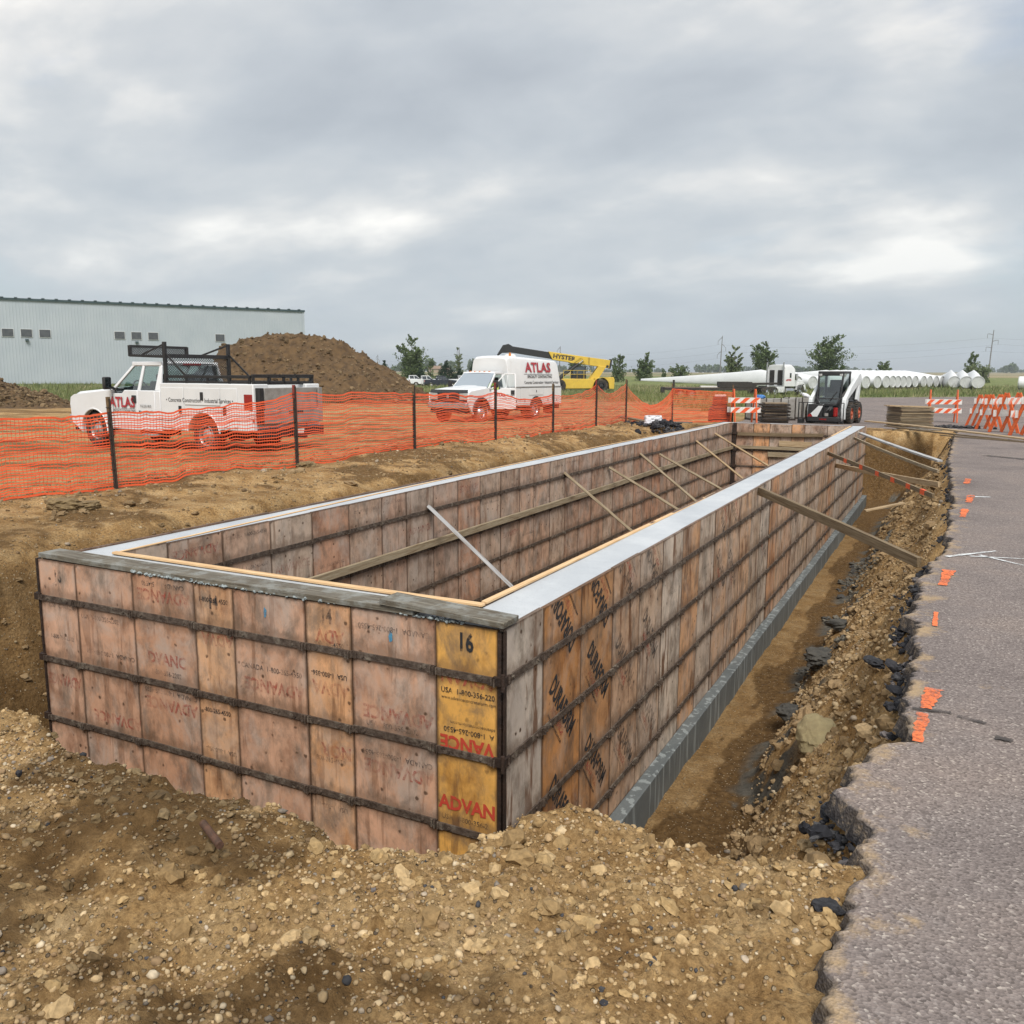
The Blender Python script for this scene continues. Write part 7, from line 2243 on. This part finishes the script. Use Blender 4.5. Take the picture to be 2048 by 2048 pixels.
pxs = [1587, 1617, 1634, 1722, 1744.5, 1762, 1774.5, 1784.7, 1796, 1806, 1819.5, 1836, 1848, 1860.7, 1872.7, 1884]
ords = ['first', 'second', 'third', 'fourth', 'fifth', 'sixth', 'seventh', 'eighth', 'ninth', 'tenth', 'eleventh', 'twelfth', 'thirteenth', 'fourteenth', 'fifteenth', 'sixteenth']
for i, px in enumerate(pxs):
    d = 124 + 26 * (i / 15) ** 0.8
    # each blade runs off to the left and away
    ang = radians(-36 + 14 * (i / 15))
    lab = 'long white turbine blade running left behind the road tractor, root nearest it' if i == 0 else f'white turbine blade, {ords[i]} root from the road tractor in the row'
    blade(lab, px, d, ang, bmA, radians(72))
for i, px in enumerate((1897.6, 1921, 1944.5)):
    blade(['leftmost of the three blades whose round root faces the camera', 'middle of the three blades whose round root faces the camera', 'rightmost of the three blades whose round root faces the camera'][i], px, 139 - 2 * i, radians(-82), bmB, radians(48))
blade('white blade running out of the picture at the right edge', 2026, 126, radians(172), bmA, radians(72))

# ------------------------------------------------------------------ dirt piles
PILE = pm('piled_soil', (0.128, 0.076, 0.032), (0.070, 0.041, 0.018), 0.95, scale=2.2, bump=1.0, bscale=3.2, detail=10, dirt=((0.22, 0.142, 0.07), 0.57, 0.6))


def pile(name, label, c, R, ridge, seed, step):
    n = int(2 * R[0] / step); m = int(2 * R[1] / step)
    gx, gy = np.meshgrid(np.linspace(-R[0], R[0], n), np.linspace(-R[1], R[1], m), indexing='ij')
    h = ridge(gx, gy)
    msk = sstep(0.0, 0.6, h)
    nz = 0.9 * fbm(gx, gy, 0.35, 3, seed) + 0.70 * fbm(gx, gy, 1.1, 5, seed + 3, 0.7) + 0.55 * np.abs(fbm(gx, gy, 2.2, 4, seed + 5, 0.7))
    h = np.where(h > 0, h + nz * (0.35 + 0.65 * msk), -0.3)
    X_ = gx + c[0]; Y_ = gy + c[1]
    z = gz(X_, Y_) + np.maximum(h, -0.3) - 0.05
    i = np.arange(n * m).reshape(n, m)
    F = np.stack([i[:-1, :-1], i[1:, :-1], i[1:, 1:], i[:-1, 1:]], -1).reshape(-1, 4)
    keep = (h.reshape(-1)[F] > -0.29).any(1)
    F = F[keep]
    base = np.array([c[0], c[1], G(*c)])
    o = obj(name, arrays_mesh(name, np.stack([X_, Y_, z], -1).reshape(-1, 3) - base, F), PILE, None, tuple(base))
    tag(o, label, 'dirt pile')
    rg = np.random.default_rng(seed)
    k = rg.choice(np.flatnonzero((h > 0.15).ravel()), 2600)
    pts = np.stack([X_, Y_, z], -1).reshape(-1, 3)[k]
    scatter_stones('pile_clods', pts, np.clip(rg.lognormal(math.log(0.06), 0.5, len(k)), 0.03, 0.24), SOILT[rg.choice(4, len(k))] * rg.uniform(0.35, 0.65, (len(k), 1)), 1, STONE, rg, f'soil lumps lying on the {label}', 0.3, 0.8, False)


def rot2(x, y, a):
    return x * cos(a) + y * sin(a), -x * sin(a) + y * cos(a)


def big(x, y):
    u, v = rot2(x, y, -YAW * 1.0)
    # u across the view, v away
    crest = np.interp(u, [-11, -8.6, -6.4, -2.5, 0.5, 2.6, 6.5, 10.2], [0, 0.6, 3.95, 4.75, 4.5, 4.3, 1.9, 0.0])
    return crest * np.clip(1 - (np.abs(v) / 5.2), -1, 1) ** 1.0 * 1.04


def small(x, y):
    u, v = rot2(x, y, -YAW)
    return 1.75 * np.clip(1 - np.hypot(u / 5.2, v / 4.0), -1, 1)


pc = at(lat(622, 66), 0, 66)
pile('dirt_pile', 'big brown dirt pile behind the white pickup', (pc[0], pc[1]), (12.5, 12.5), big, 301, 0.16)
pc = at(lat(-28, 50), 0, 50)
pile('dirt_pile', 'small brown dirt pile at the left picture edge', (pc[0], pc[1]), (6, 6), small, 311, 0.12)

# ------------------------------------------------------------------ metal building
def siding_material():
    m, nt, b, L = newmat('pale_metal_siding')
    tc = nd(nt, 'ShaderNodeTexCoord')
    n = nd(nt, 'ShaderNodeTexNoise', i_Scale=0.25, i_Detail=6.0); L(tc.outputs['Object'], n.inputs['Vector'])
    r = ramp(nt, [(0.35, (0.41, 0.455, 0.49)), (0.65, (0.455, 0.495, 0.525))]); L(n.outputs['Fac'], r.inputs[0])
    L(r.outputs[0], b.inputs['Base Color']); b.inputs['Roughness'].default_value = 0.5
    return m


SIDING = siding_material()
ROOFM = pm('dark_green_roof_trim', (0.035, 0.065, 0.070), (0.05, 0.08, 0.085), 0.5, scale=2)
WINM = pm('dark_window_glass', (0.07, 0.075, 0.08), (0.10, 0.105, 0.11), 0.15, scale=2)
FRAMEM = pm('pale_window_frame', (0.66, 0.67, 0.66), (0.6, 0.61, 0.6), 0.5, scale=3)
BL = Vector((-144.2, 89.7, -0.9)); BR = Vector((-116.1, 135.4, -0.9))
bd = (BR - BL); blen = bd.length; bang = atan2(bd.y, bd.x)
EXT = 70.0
bh = 14.5
bld = thing('metal_building', 'long pale grey metal sided building with a dark roof edge', 'building', tuple(BL), bang)
# local x along the wall (to the right in view), wall faces -y
pts = []; pitch = 0.5; x = -EXT
n_rib = int((EXT + blen) / pitch)
prof = []
for k in range(n_rib):
    x0 = -EXT + k * (EXT + blen) / n_rib; w_ = (EXT + blen) / n_rib
    prof += [(x0, 0.0), (x0 + w_ * 0.62, 0.0), (x0 + w_ * 0.70, -0.03), (x0 + w_ * 0.92, -0.03)]
prof.append((blen, 0.0))
b = MB(); m_ = len(prof)
b.add([(a, c, 0) for a, c in prof] + [(a, c, bh) for a, c in prof], [(i, i + 1, m_ + i + 1, m_ + i) for i in range(m_ - 1)])
b.b2(blen - 0.02, blen, 0.0, 60, 0, bh); b.b2(-EXT, blen, 59.9, 60, 0, bh); b.b2(-EXT, -EXT + 0.02, 0, 60, 0, bh)
b.build('wall', SIDING, bld, 0, 20)
b = MB(); b.b2(-EXT, blen + 0.15, -0.25, 60.2, bh, bh + 0.35); rf = b.build('roof', ROOFM, bld)
b = MB()
for k in range(60):
    x = -EXT + (EXT + blen) * (k + 0.5) / 60; b.box((x, -0.2, bh + 0.42), (0.5, 0.3, 0.16))
b.build('roof_ribs', ROOFM, rf)
b = MB(); b.b2(-EXT, blen + 0.05, -0.12, 0.0, 0, 0.3); b.build('base_trim', ROOFM, bld)
b = MB(); b.b2(blen - 0.35, blen + 0.05, -0.10, 0.1, 0, bh); b.build('corner_trim', SIDING, bld)
def wx(px):
    """distance along the wall seen at a picture column"""
    dr = fwd * 1724.4 + rgt * (px - 1024) + upv * 350
    a, c = dr.x, dr.y
    det = a * (-bd.y) - c * (-bd.x)
    rx, ry = BL.x - CAM.x, BL.y - CAM.y
    t = (rx * (-bd.y) - ry * (-bd.x)) / det
    px_, py_ = CAM.x + a * t, CAM.y + c * t
    return ((px_ - BL.x) * bd.x + (py_ - BL.y) * bd.y) / blen
for i, px in enumerate((14, 51.5, 88.5, 237.5, 271, 304.5, 438, 594)):
    x = wx(px)
    b = MB(); b.b2(x - 0.92, x + 0.92, -0.12, -0.035, 8.28, 9.72); fr = b.build('window', FRAMEM, bld)
    b = MB(); b.b2(x - 0.84, x + 0.84, -0.15, -0.115, 8.36, 9.64); b.build('pane', WINM, fr)
    if i in (1, 4):
        q = MB(); q.box((x, -0.3, 7.8), (0.5, 0.5, 0.35)); q.build('wall_lamp', ROOFM, bld)

# ------------------------------------------------------------------ trees
def leaf_material(name, c1, c2, c3):
    m, nt, b, L = newmat(name)
    at = nd(nt, 'ShaderNodeAttribute', attribute_name='tone')
    sp = nd(nt, 'ShaderNodeSeparateColor'); L(at.outputs['Color'], sp.inputs[0])
    r = ramp(nt, [(0.0, c1), (0.55, c2), (1.0, c3)]); L(sp.outputs[0], r.inputs[0])
    L(r.outputs[0], b.inputs['Base Color']); b.inputs['Roughness'].default_value = 0.65
    b.inputs['Specular IOR Level'].default_value = 0.3
    tr = nd(nt, 'ShaderNodeBsdfTranslucent'); L(r.outputs[0], tr.inputs['Color'])
    mx = nd(nt, 'ShaderNodeMixShader', i_0=0.25)
    out = nt.nodes['Material Output']
    L(b.outputs[0], mx.inputs[1]); L(tr.outputs[0], mx.inputs[2]); L(mx.outputs[0], out.inputs['Surface'])
    return m


LEAF = leaf_material('poplar_leaf', (0.075, 0.115, 0.035), (0.135, 0.185, 0.065), (0.27, 0.32, 0.16))
LEAF2 = leaf_material('willow_leaf', (0.11, 0.145, 0.06), (0.18, 0.22, 0.095), (0.31, 0.34, 0.19))
NEEDLE = leaf_material('spruce_needle', (0.02, 0.042, 0.022), (0.042, 0.075, 0.036), (0.085, 0.12, 0.058))
BARK = pm('grey_bark', (0.14, 0.115, 0.09), (0.09, 0.072, 0.055), 0.9, scale=6, bump=0.5)


def leaf_mesh(name, cen, size, rg, tone):
    n = len(cen)
    a = rg.normal(size=(n, 3)); a /= np.linalg.norm(a, axis=1)[:, None]
    c = rg.normal(size=(n, 3)); c -= a * (a * c).sum(1)[:, None]; c /= np.linalg.norm(c, axis=1)[:, None]
    s = size[:, None]
    V = np.stack([cen - a * s, cen + c * s * 0.62, cen + a * s, cen - c * s * 0.62], 1).reshape(-1, 3)
    F = np.arange(4 * n).reshape(n, 4)
    me = arrays_mesh(name, V, F, False)
    ca = me.color_attributes.new('tone', 'FLOAT_COLOR', 'POINT')
    t4 = np.repeat(np.stack([tone, tone, tone, np.ones(n)], 1), 4, 0)
    ca.data.foreach_set('color', t4.astype(np.float32).ravel())
    return me


def tree(label, px, d, top_v, width, seed, mat=None, stems=3, leaf=0.20, count=5200, wind=0.12, bush=0.5, z_extra=0.0, group='broad trees along the far grass', low=0.12):
    """top_v: picture row of the tip; width in metres"""
    x, y, z = at(lat(px, d), z_extra, d)
    ztop = CAM.z + (747 - top_v) / 1724.4 * d
    Hh = ztop - z
    rg = np.random.default_rng(seed)
    t = thing('tree', label, 'tree', (x, y, z), 0, group)
    wb = MB(); cen = []; sz = []; tn = []
    for k in range(stems):
        ph = rg.uniform(0, 2 * pi); sp_ = width * 0.36 * (k > 0) * rg.uniform(0.5, 1.1)
        hk = Hh * (1.0 if k == 0 else rg.uniform(0.68, 0.97))
        ax = np.array([sp_ * cos(ph), sp_ * sin(ph) * 0.6])
        pts = []; npt = 9
        for i in range(npt):
            q = i / (npt - 1)
            pts.append((ax[0] * q ** 0.8 + wind * Hh * 0.25 * q * q * cos(YAW) + rg.normal() * 0.03 * Hh * q * (1 - q), ax[1] * q ** 0.8 - wind * Hh * 0.25 * q * q * sin(YAW) + rg.normal() * 0.03 * Hh * q * (1 - q), hk * q))
        rad = [0.020 * Hh * (1 - 0.93 * i / (npt - 1)) + 0.012 for i in range(npt)]
        wb.tube(pts, rad, 7)
        P = np.array(pts)
        nb = int(13 + 9 * rg.random())
        for j in range(nb):
            q = rg.uniform(low, 0.97)
            p0 = np.array([np.interp(q, np.linspace(0, 1, npt), P[:, m2]) for m2 in range(3)])
            ln = width * rg.uniform(0.28, 0.66) * (1.05 - q) ** 0.5 * (1.1 if q > 0.3 else 1.0)
            aa = rg.uniform(0, 2 * pi); el = rg.uniform(0.35, 1.05)
            dirn = np.array([cos(aa) * cos(el), sin(aa) * cos(el), sin(el)])
            p1 = p0 + dirn * ln
            wb.tube([tuple(p0), tuple((p0 + p1) / 2 + np.array([0, 0, 0.06 * ln])), tuple(p1)], [0.006 * Hh * (1 - q) + 0.012, 0.008 + 0.003 * Hh * (1 - q), 0.006], 5)
            m3 = max(4, int(0.62 * count / stems / nb * rg.uniform(0.4, 1.6)))
            u = rg.uniform(0.25, 1.12, m3)
            cl = p0 + np.outer(u, p1 - p0) + rg.normal(size=(m3, 3)) * ln * np.array([0.105, 0.105, 0.09]) * (1.15 - 0.5 * u[:, None])
            cen.append(cl); sz.append(leaf * rg.uniform(0.6, 1.3, m3))
            base_t = rg.uniform(0.15, 0.6)
            tn.append(np.clip(base_t + rg.normal(0, 0.22, m3), 0, 1))
    nb_ = int(count * bush * 0.55)
    a = rg.uniform(0, 2 * pi, nb_); r_ = np.sqrt(rg.random(nb_)) * width * 0.42; hh_ = rg.beta(1.4, 2.2, nb_) * Hh * 0.55
    r_ = r_ * (1 - 0.4 * hh_ / (Hh * 0.55))
    cen.append(np.stack([r_ * np.cos(a), r_ * np.sin(a), hh_ + 0.1], 1)); sz.append(leaf * rg.uniform(0.6, 1.2, nb_)); tn.append(np.clip(0.22 + rg.normal(0, 0.2, nb_), 0, 1))
    wb.build('trunk', BARK, t, 0, 60)
    cen = np.concatenate(cen)
    obj('crown', leaf_mesh('crown', cen, np.concatenate(sz), rg, np.concatenate(tn)), mat or LEAF, t)
    return t


def conifer(label, px, d, top_v, width, seed):
    x, y, z = at(lat(px, d), 0, d)
    Hh = CAM.z + (747 - top_v) / 1724.4 * d - z
    rg = np.random.default_rng(seed)
    t = thing('spruce', label, 'spruce', (x, y, z), 0, 'dark spruces along the far grass')
    wb = MB(); wb.cyl((0, 0, 0), (0, 0, Hh * 0.97), 0.03 * Hh, 8, 0.01)
    cen = []; 
    for j in range(75):
        q = 1 - rg.random() ** 0.75
        ln = width * 0.5 * (1 - q) * rg.uniform(0.75, 1.15) + 0.08
        a = rg.uniform(0, 2 * pi); zz_ = Hh * (0.04 + 0.96 * q)
        p1 = np.array([ln * cos(a), ln * sin(a), zz_ - 0.12 * ln]); p0 = np.array([0, 0, zz_])
        wb.tube([tuple(p0), tuple(p1)], [0.02, 0.006], 4)
        m3 = int(16 + 60 * (1 - q)); u = rg.uniform(0.15, 1.05, m3)
        cen.append(p0 + np.outer(u, p1 - p0) + rg.normal(size=(m3, 3)) * np.array([0.13, 0.13, 0.10]) * (0.4 + ln))
    wb.build('trunk', BARK, t, 0, 60)
    cen = np.concatenate(cen)
    tone = np.clip(0.25 + 0.28 * (np.hypot(cen[:, 0], cen[:, 1]) / (width * 0.5)) + rg.normal(0, 0.16, len(cen)), 0, 1)
    obj('crown', leaf_mesh('crown', cen, 0.16 * rg.uniform(0.6, 1.3, len(cen)), rg, tone), NEEDLE, t)
    return t


D_ = 1.06004
tree('tall loose tree standing behind the far pickups', 826, 172, 642 * D_, 6.6, 1, LEAF, 5, 0.20, 8200, 0.0, 0.35)
tree('thin young tree just right of the tall one behind the pickups', 862, 185, 678 * D_, 2.6, 2, LEAF, 1, 0.17, 900, 0.0, 0.25)
tree('thin tree top rising behind the spruces left of the box truck', 917, 200, 659 * D_, 3.4, 3, LEAF2, 2, 0.17, 1300, -0.05, 0.3)
tree('two stemmed tree right of the yellow machine', 1284, 205, 668 * D_, 5.4, 4, LEAF, 3, 0.20, 4200, 0.03, 0.45)
tree('low bush at the foot of the blades right of the yellow machine', 1354, 190, 692 * D_, 4.6, 5, LEAF, 4, 0.18, 2600, 0.0, 0.9)
tree('pale upright tree left of the road tractor', 1461, 176, 655 * D_, 4.3, 6, LEAF2, 3, 0.20, 4600, 0.0, 0.55)
tree('broad tree directly above the road tractor', 1524, 178, 645 * D_, 6.8, 7, LEAF, 4, 0.20, 7200, 0.08, 0.4)
tree('wind bent tree above the skid loader', 1652, 186, 638 * D_, 9.2, 8, LEAF, 5, 0.21, 9000, -0.12, 0.45)
tree('round small tree right of the skid loader', 1756, 196, 683 * D_, 4.2, 9, LEAF, 4, 0.2, 3400, 0.0, 0.7)
tree('thin tree above the grey bush on the right', 1925, 205, 664 * D_, 4.4, 10, LEAF, 2, 0.19, 3000, -0.02, 0.3)
tree('wide grey green bush at the foot of the right power pole', 1942, 200, 693 * D_, 6.6, 11, LEAF2, 6, 0.20, 4600, 0.0, 1.0)
tree('small tree behind the rear of the yellow machine', 1232, 195, 672 * D_, 4.2, 12, LEAF, 3, 0.19, 3000, 0.0, 0.4)
tree('tree seen under the boom of the yellow machine', 1152, 198, 676 * D_, 4.2, 13, LEAF, 3, 0.19, 2600, 0.0, 0.5)
tree('scraggly bush between the first and second blade trees', 1322, 215, 694 * D_, 1.6, 14, LEAF, 2, 0.16, 700, 0.0, 0.6)
conifer('dark spruce at the right foot of the dirt pile', 771, 172, 682 * D_, 4.4, 21)
conifer('largest spruce, left of the box truck', 893, 170, 682 * D_, 6.4, 22)
conifer('squat spruce between the largest one and the box truck', 921, 166, 697 * D_, 4.6, 23)
conifer('dark spruce close to the cab of the box truck', 947, 172, 684 * D_, 3.4, 24)
conifer('dark spruce at the foot of the tall loose tree', 842, 168, 694 * D_, 3.8, 25)

# ------------------------------------------------------------------ power line
POLEM = pm('grey_steel_pole', (0.22, 0.215, 0.205), (0.17, 0.165, 0.16), 0.6, 0.2, 2)
WIREM = pm('wire', (0.25, 0.26, 0.27), (0.22, 0.23, 0.24), 0.6, 0.3, 2)
poles = [(715 * D_, 690, 672 * D_), (866 * D_, 560, 658 * D_), (1053 * D_, 500, 655 * D_), (1352 * D_, 440, 635 * D_), (1852 * D_, 385, 622 * D_)]
plab = ['farthest power pole, left of the tall tree', 'power pole behind the spruces', 'power pole behind the boom of the yellow machine', 'power pole left of the road tractor trees', 'nearest power pole, at the right of the picture']
tips = []
ln_ang = None
for i, (px, d, tv) in enumerate(poles):
    x, y, z = at(lat(px, d), 0, d)
    Hh = CAM.z + (747 - tv) / 1724.4 * d - z
    t = thing('power_pole', plab[i], 'power pole', (x, y, z), YAW * -1 * 0 + radians(-18), 'power poles of one line')
    b = MB(); b.tube([(0, 0, 0), (0.012 * Hh, 0, Hh * 0.5), (0.03 * Hh, 0, Hh)], [0.30, 0.24, 0.16], 10); b.build('shaft', POLEM, t)
    arms = []
    for k, (q, s) in enumerate(((0.97, -1), (0.80, 1), (0.62, -1)) if i != 4 else ((0.90, -1), (0.76, 1), (0.62, -1))):
        b = MB(); L_ = 2.3
        xo = 0.03 * Hh * q
        b.tube([(xo, 0, Hh * q), (xo + s * L_ * 0.6, 0, Hh * q - 1.1 if i != 4 else Hh * q + 0.4), (xo + s * L_, 0, Hh * q - 1.9 if i != 4 else Hh * q + 0.4)], [0.13, 0.11, 0.09], 6)
        ze = Hh * q - (1.9 if i != 4 else -0.4)
        b.cyl((xo + s * L_, 0, ze), (xo + s * L_, 0, ze - 1.8), 0.09, 6)
        b.build('cross_arm', POLEM, t)
        a = radians(-18)
        arms.append(Vector((x + (xo + s * L_) * cos(a), y + (xo + s * L_) * sin(a), z + ze - 1.8)))
    tips.append(arms)
for k in range(3):
    ends = [tips[i][k] for i in range(5)]
    ext = ends[4] + (ends[4] - ends[3]) * 1.0
    for i, (a, c) in enumerate(zip(ends, ends[1:] + [ext])):
        pts = [a.lerp(c, q / 12) - Vector((0, 0, 4 * (q / 12) * (1 - q / 12) * 2.6)) for q in range(13)]
        b = MB(); o0 = a.copy(); b.tube([p - o0 for p in pts], 0.028, 4)
        tag(b.build('power_wire', WIREM, None, loc=tuple(o0)), ['upper', 'middle', 'lower'][k] + ' wire ' + ['from the farthest pole to the spruce pole', 'between the spruce pole and the boom pole', 'between the boom pole and the tractor pole', 'between the tractor pole and the nearest pole', 'from the nearest pole out of the picture'][i], 'wire', 'wires of the power line')

# ------------------------------------------------------------------ far woods, farmstead
def wood(label, segs, seed, mat):
    """segs: (picture column from, to, distance, height)"""
    rg = np.random.default_rng(seed)
    cen = []; sz = []
    for (p0, p1, d, h) in segs:
        w_ = (p1 - p0) / 1724.4 * d
        n = max(3, int(w_ / (h * 0.42)))
        for k in range(n * 2):
            px = p0 + (p1 - p0) * rg.random(); dd_ = d * rg.uniform(1.0, 1.06)
            x, y, z = at(lat(px, dd_), 0, dd_)
            hh_ = h * rg.uniform(0.65, 1.1); r_ = hh_ * rg.uniform(0.28, 0.42)
            m3 = 90
            v = rg.normal(size=(m3, 3)); v /= np.linalg.norm(v, axis=1)[:, None]; v *= rg.uniform(0.7, 1.05, (m3, 1))
            cen.append(np.array([x, y, z + hh_ * 0.52]) + v * np.array([r_, r_, hh_ * 0.5])); sz.append(np.full(m3, hh_ * 0.16) * rg.uniform(0.7, 1.2, m3))
    cen = np.concatenate(cen); sz = np.concatenate(sz)
    tag(obj('far_wood', leaf_mesh('far_wood', cen, sz, rg, np.clip(0.2 + rg.normal(0, 0.15, len(cen)), 0, 1)), mat), label, kind='stuff')


wood('hazy wood on the far fields behind the road tractor', [(1388, 1480, 1250, 11), (1480, 1700, 1300, 9.5), (1300, 1345, 1500, 8), (1690, 1735, 1500, 7)], 41, LEAF)
wood('hazy wood far behind the parked pickups', [(860, 1010, 900, 13), (800, 860, 1000, 10), (1000, 1100, 1100, 8), (690, 800, 1100, 6.5), (1100, 1180, 1300, 10), (1180, 1300, 1700, 7)], 42, LEAF)
wood('hazy clump of trees on the far right field', [(1990, 2020, 1300, 14), (1930, 1990, 1700, 9), (2020, 2048, 1700, 6), (2048, 2400, 1700, 8)], 43, LEAF)
wood('hazy trees far behind the metal building', [(600, 700, 1300, 8), (-300, 600, 1500, 9)], 44, LEAF)
x, y, z = at(lat(880, 640), 0, 640)
fm = thing('farmhouse', 'small tan farm building before the far wood behind the spruces', 'building', (x, y, z), radians(10))
b = MB(); b.b2(-7, 7, -4, 4, 0, 3.0); b.build('wall', pm('tan_wall', (0.42, 0.32, 0.22), (0.36, 0.27, 0.19), 0.8), fm)
b = MB(); b.prism([(-4.6, 3.0), (4.6, 3.0), (0, 5.2)], 'x', -7.5, 7.5); b.build('roof', pm('brown_roof', (0.30, 0.20, 0.13), (0.24, 0.16, 0.11), 0.8), fm)

# ------------------------------------------------------------------ grass
def grass(name, label, n, d0, d1, px0, px1, hgt, wid, seed, tones, bias=1.6, lim=None):
    rg = np.random.default_rng(seed)
    d = d0 + (d1 - d0) * rg.random(n) ** bias
    px = rg.uniform(px0, px1, n)
    u = (px - 1024) / 1724.4 * d
    x = CAM.x + sin(YAW) * d + cos(YAW) * u; y = CAM.y + cos(YAW) * d - sin(YAW) * u
    s1 = poly_sd(x, y, YARD) + (fbm(x, y, 0.22, 4, 101) * 9 + fbm(x, y, 1.3, 3, 103) * 2.5) * 0.55
    s2 = poly_sd(x, y, LOT) + fbm(x, y, 0.8, 3, 105) * 1.4
    k = (s1 > 0.3) & (s2 > 0.1)
    if lim is not None: k &= lim(x, y, d)
    k &= ~((np.abs(x) < 12) & (y < 30))
    x, y, d = x[k], y[k], d[k]; m = len(x)
    z = ground_h(x, y)[0]
    pat = 0.6 + 1.1 * np.clip(fbm(x, y, 0.12, 4, 161) + 0.3, 0, 1)
    h = hgt * rg.uniform(0.5, 1.4, m) * pat
    w = np.maximum(wid, d * 0.00042) * rg.uniform(0.7, 1.4, m)
    a = rg.uniform(0, pi, m); ln = rg.normal(0, 0.35, (m, 2)) * h[:, None]
    bx, by = np.cos(a) * w, np.sin(a) * w
    V = np.stack([np.stack([x - bx, y - by, z - 0.02], 1), np.stack([x + bx, y + by, z - 0.02], 1), np.stack([x + ln[:, 0], y + ln[:, 1], z + h], 1)], 1).reshape(-1, 3)
    F = np.arange(3 * m).reshape(m, 3)
    me = arrays_mesh(name, V, F, False)
    ca = me.color_attributes.new('tone', 'FLOAT_COLOR', 'POINT')
    T = np.array(tones)
    t = np.clip(0.5 + 1.5 * fbm(x, y, 0.18, 4, 165) + rg.normal(0, 0.2, m), 0, 0.999)
    C = T[(t * len(T)).astype(int)] * rg.uniform(0.8, 1.2, (m, 1))
    ca.data.foreach_set('color', np.repeat(np.concatenate([C, np.ones((m, 1))], 1), 3, 0).astype(np.float32).ravel())
    tag(obj(name, me, GRASSM), label, kind='stuff')


GRASSM = tone_material('grass_blade', 0.8, 0)
TN = [(0.105, 0.14, 0.045), (0.15, 0.185, 0.06), (0.20, 0.225, 0.085), (0.26, 0.26, 0.12), (0.34, 0.30, 0.17)]
grass('tall_grass', 'tall rough grass between the yard and the far trees', 110000, 44, 170, -60, 2100, 0.42, 0.012, 71, TN, 1.5)
grass('weeds', 'taller weeds in front of the metal building and turbine blades', 34000, 60, 150, -60, 2100, 0.75, 0.014, 72, TN[:4], 1.2, lambda x, y, d: fbm(x, y, 0.10, 3, 167) > 0.04)

# ------------------------------------------------------------------ air
b = MB(); b.b2(-5200, 4600, -420, 5400, -6, 60)
hzo = b.build('haze', None, None, 0, 0)
hm = bpy.data.materials.new('haze'); hm.use_nodes = True
nt = hm.node_tree; nt.nodes.clear()
pv = nd(nt, 'ShaderNodeVolumePrincipled', i_Density=0.00026)
pv.inputs['Color'].default_value = (0.88, 0.94, 1.0, 1)
pv.inputs['Anisotropy'].default_value = 0.2
ho = nd(nt, 'ShaderNodeOutputMaterial')
nt.links.new(pv.outputs[0], ho.inputs['Volume'])
hzo.data.materials.clear(); hzo.data.materials.append(hm)
tag(hzo, 'thin pale haze over the whole site and the far fields', kind='stuff')
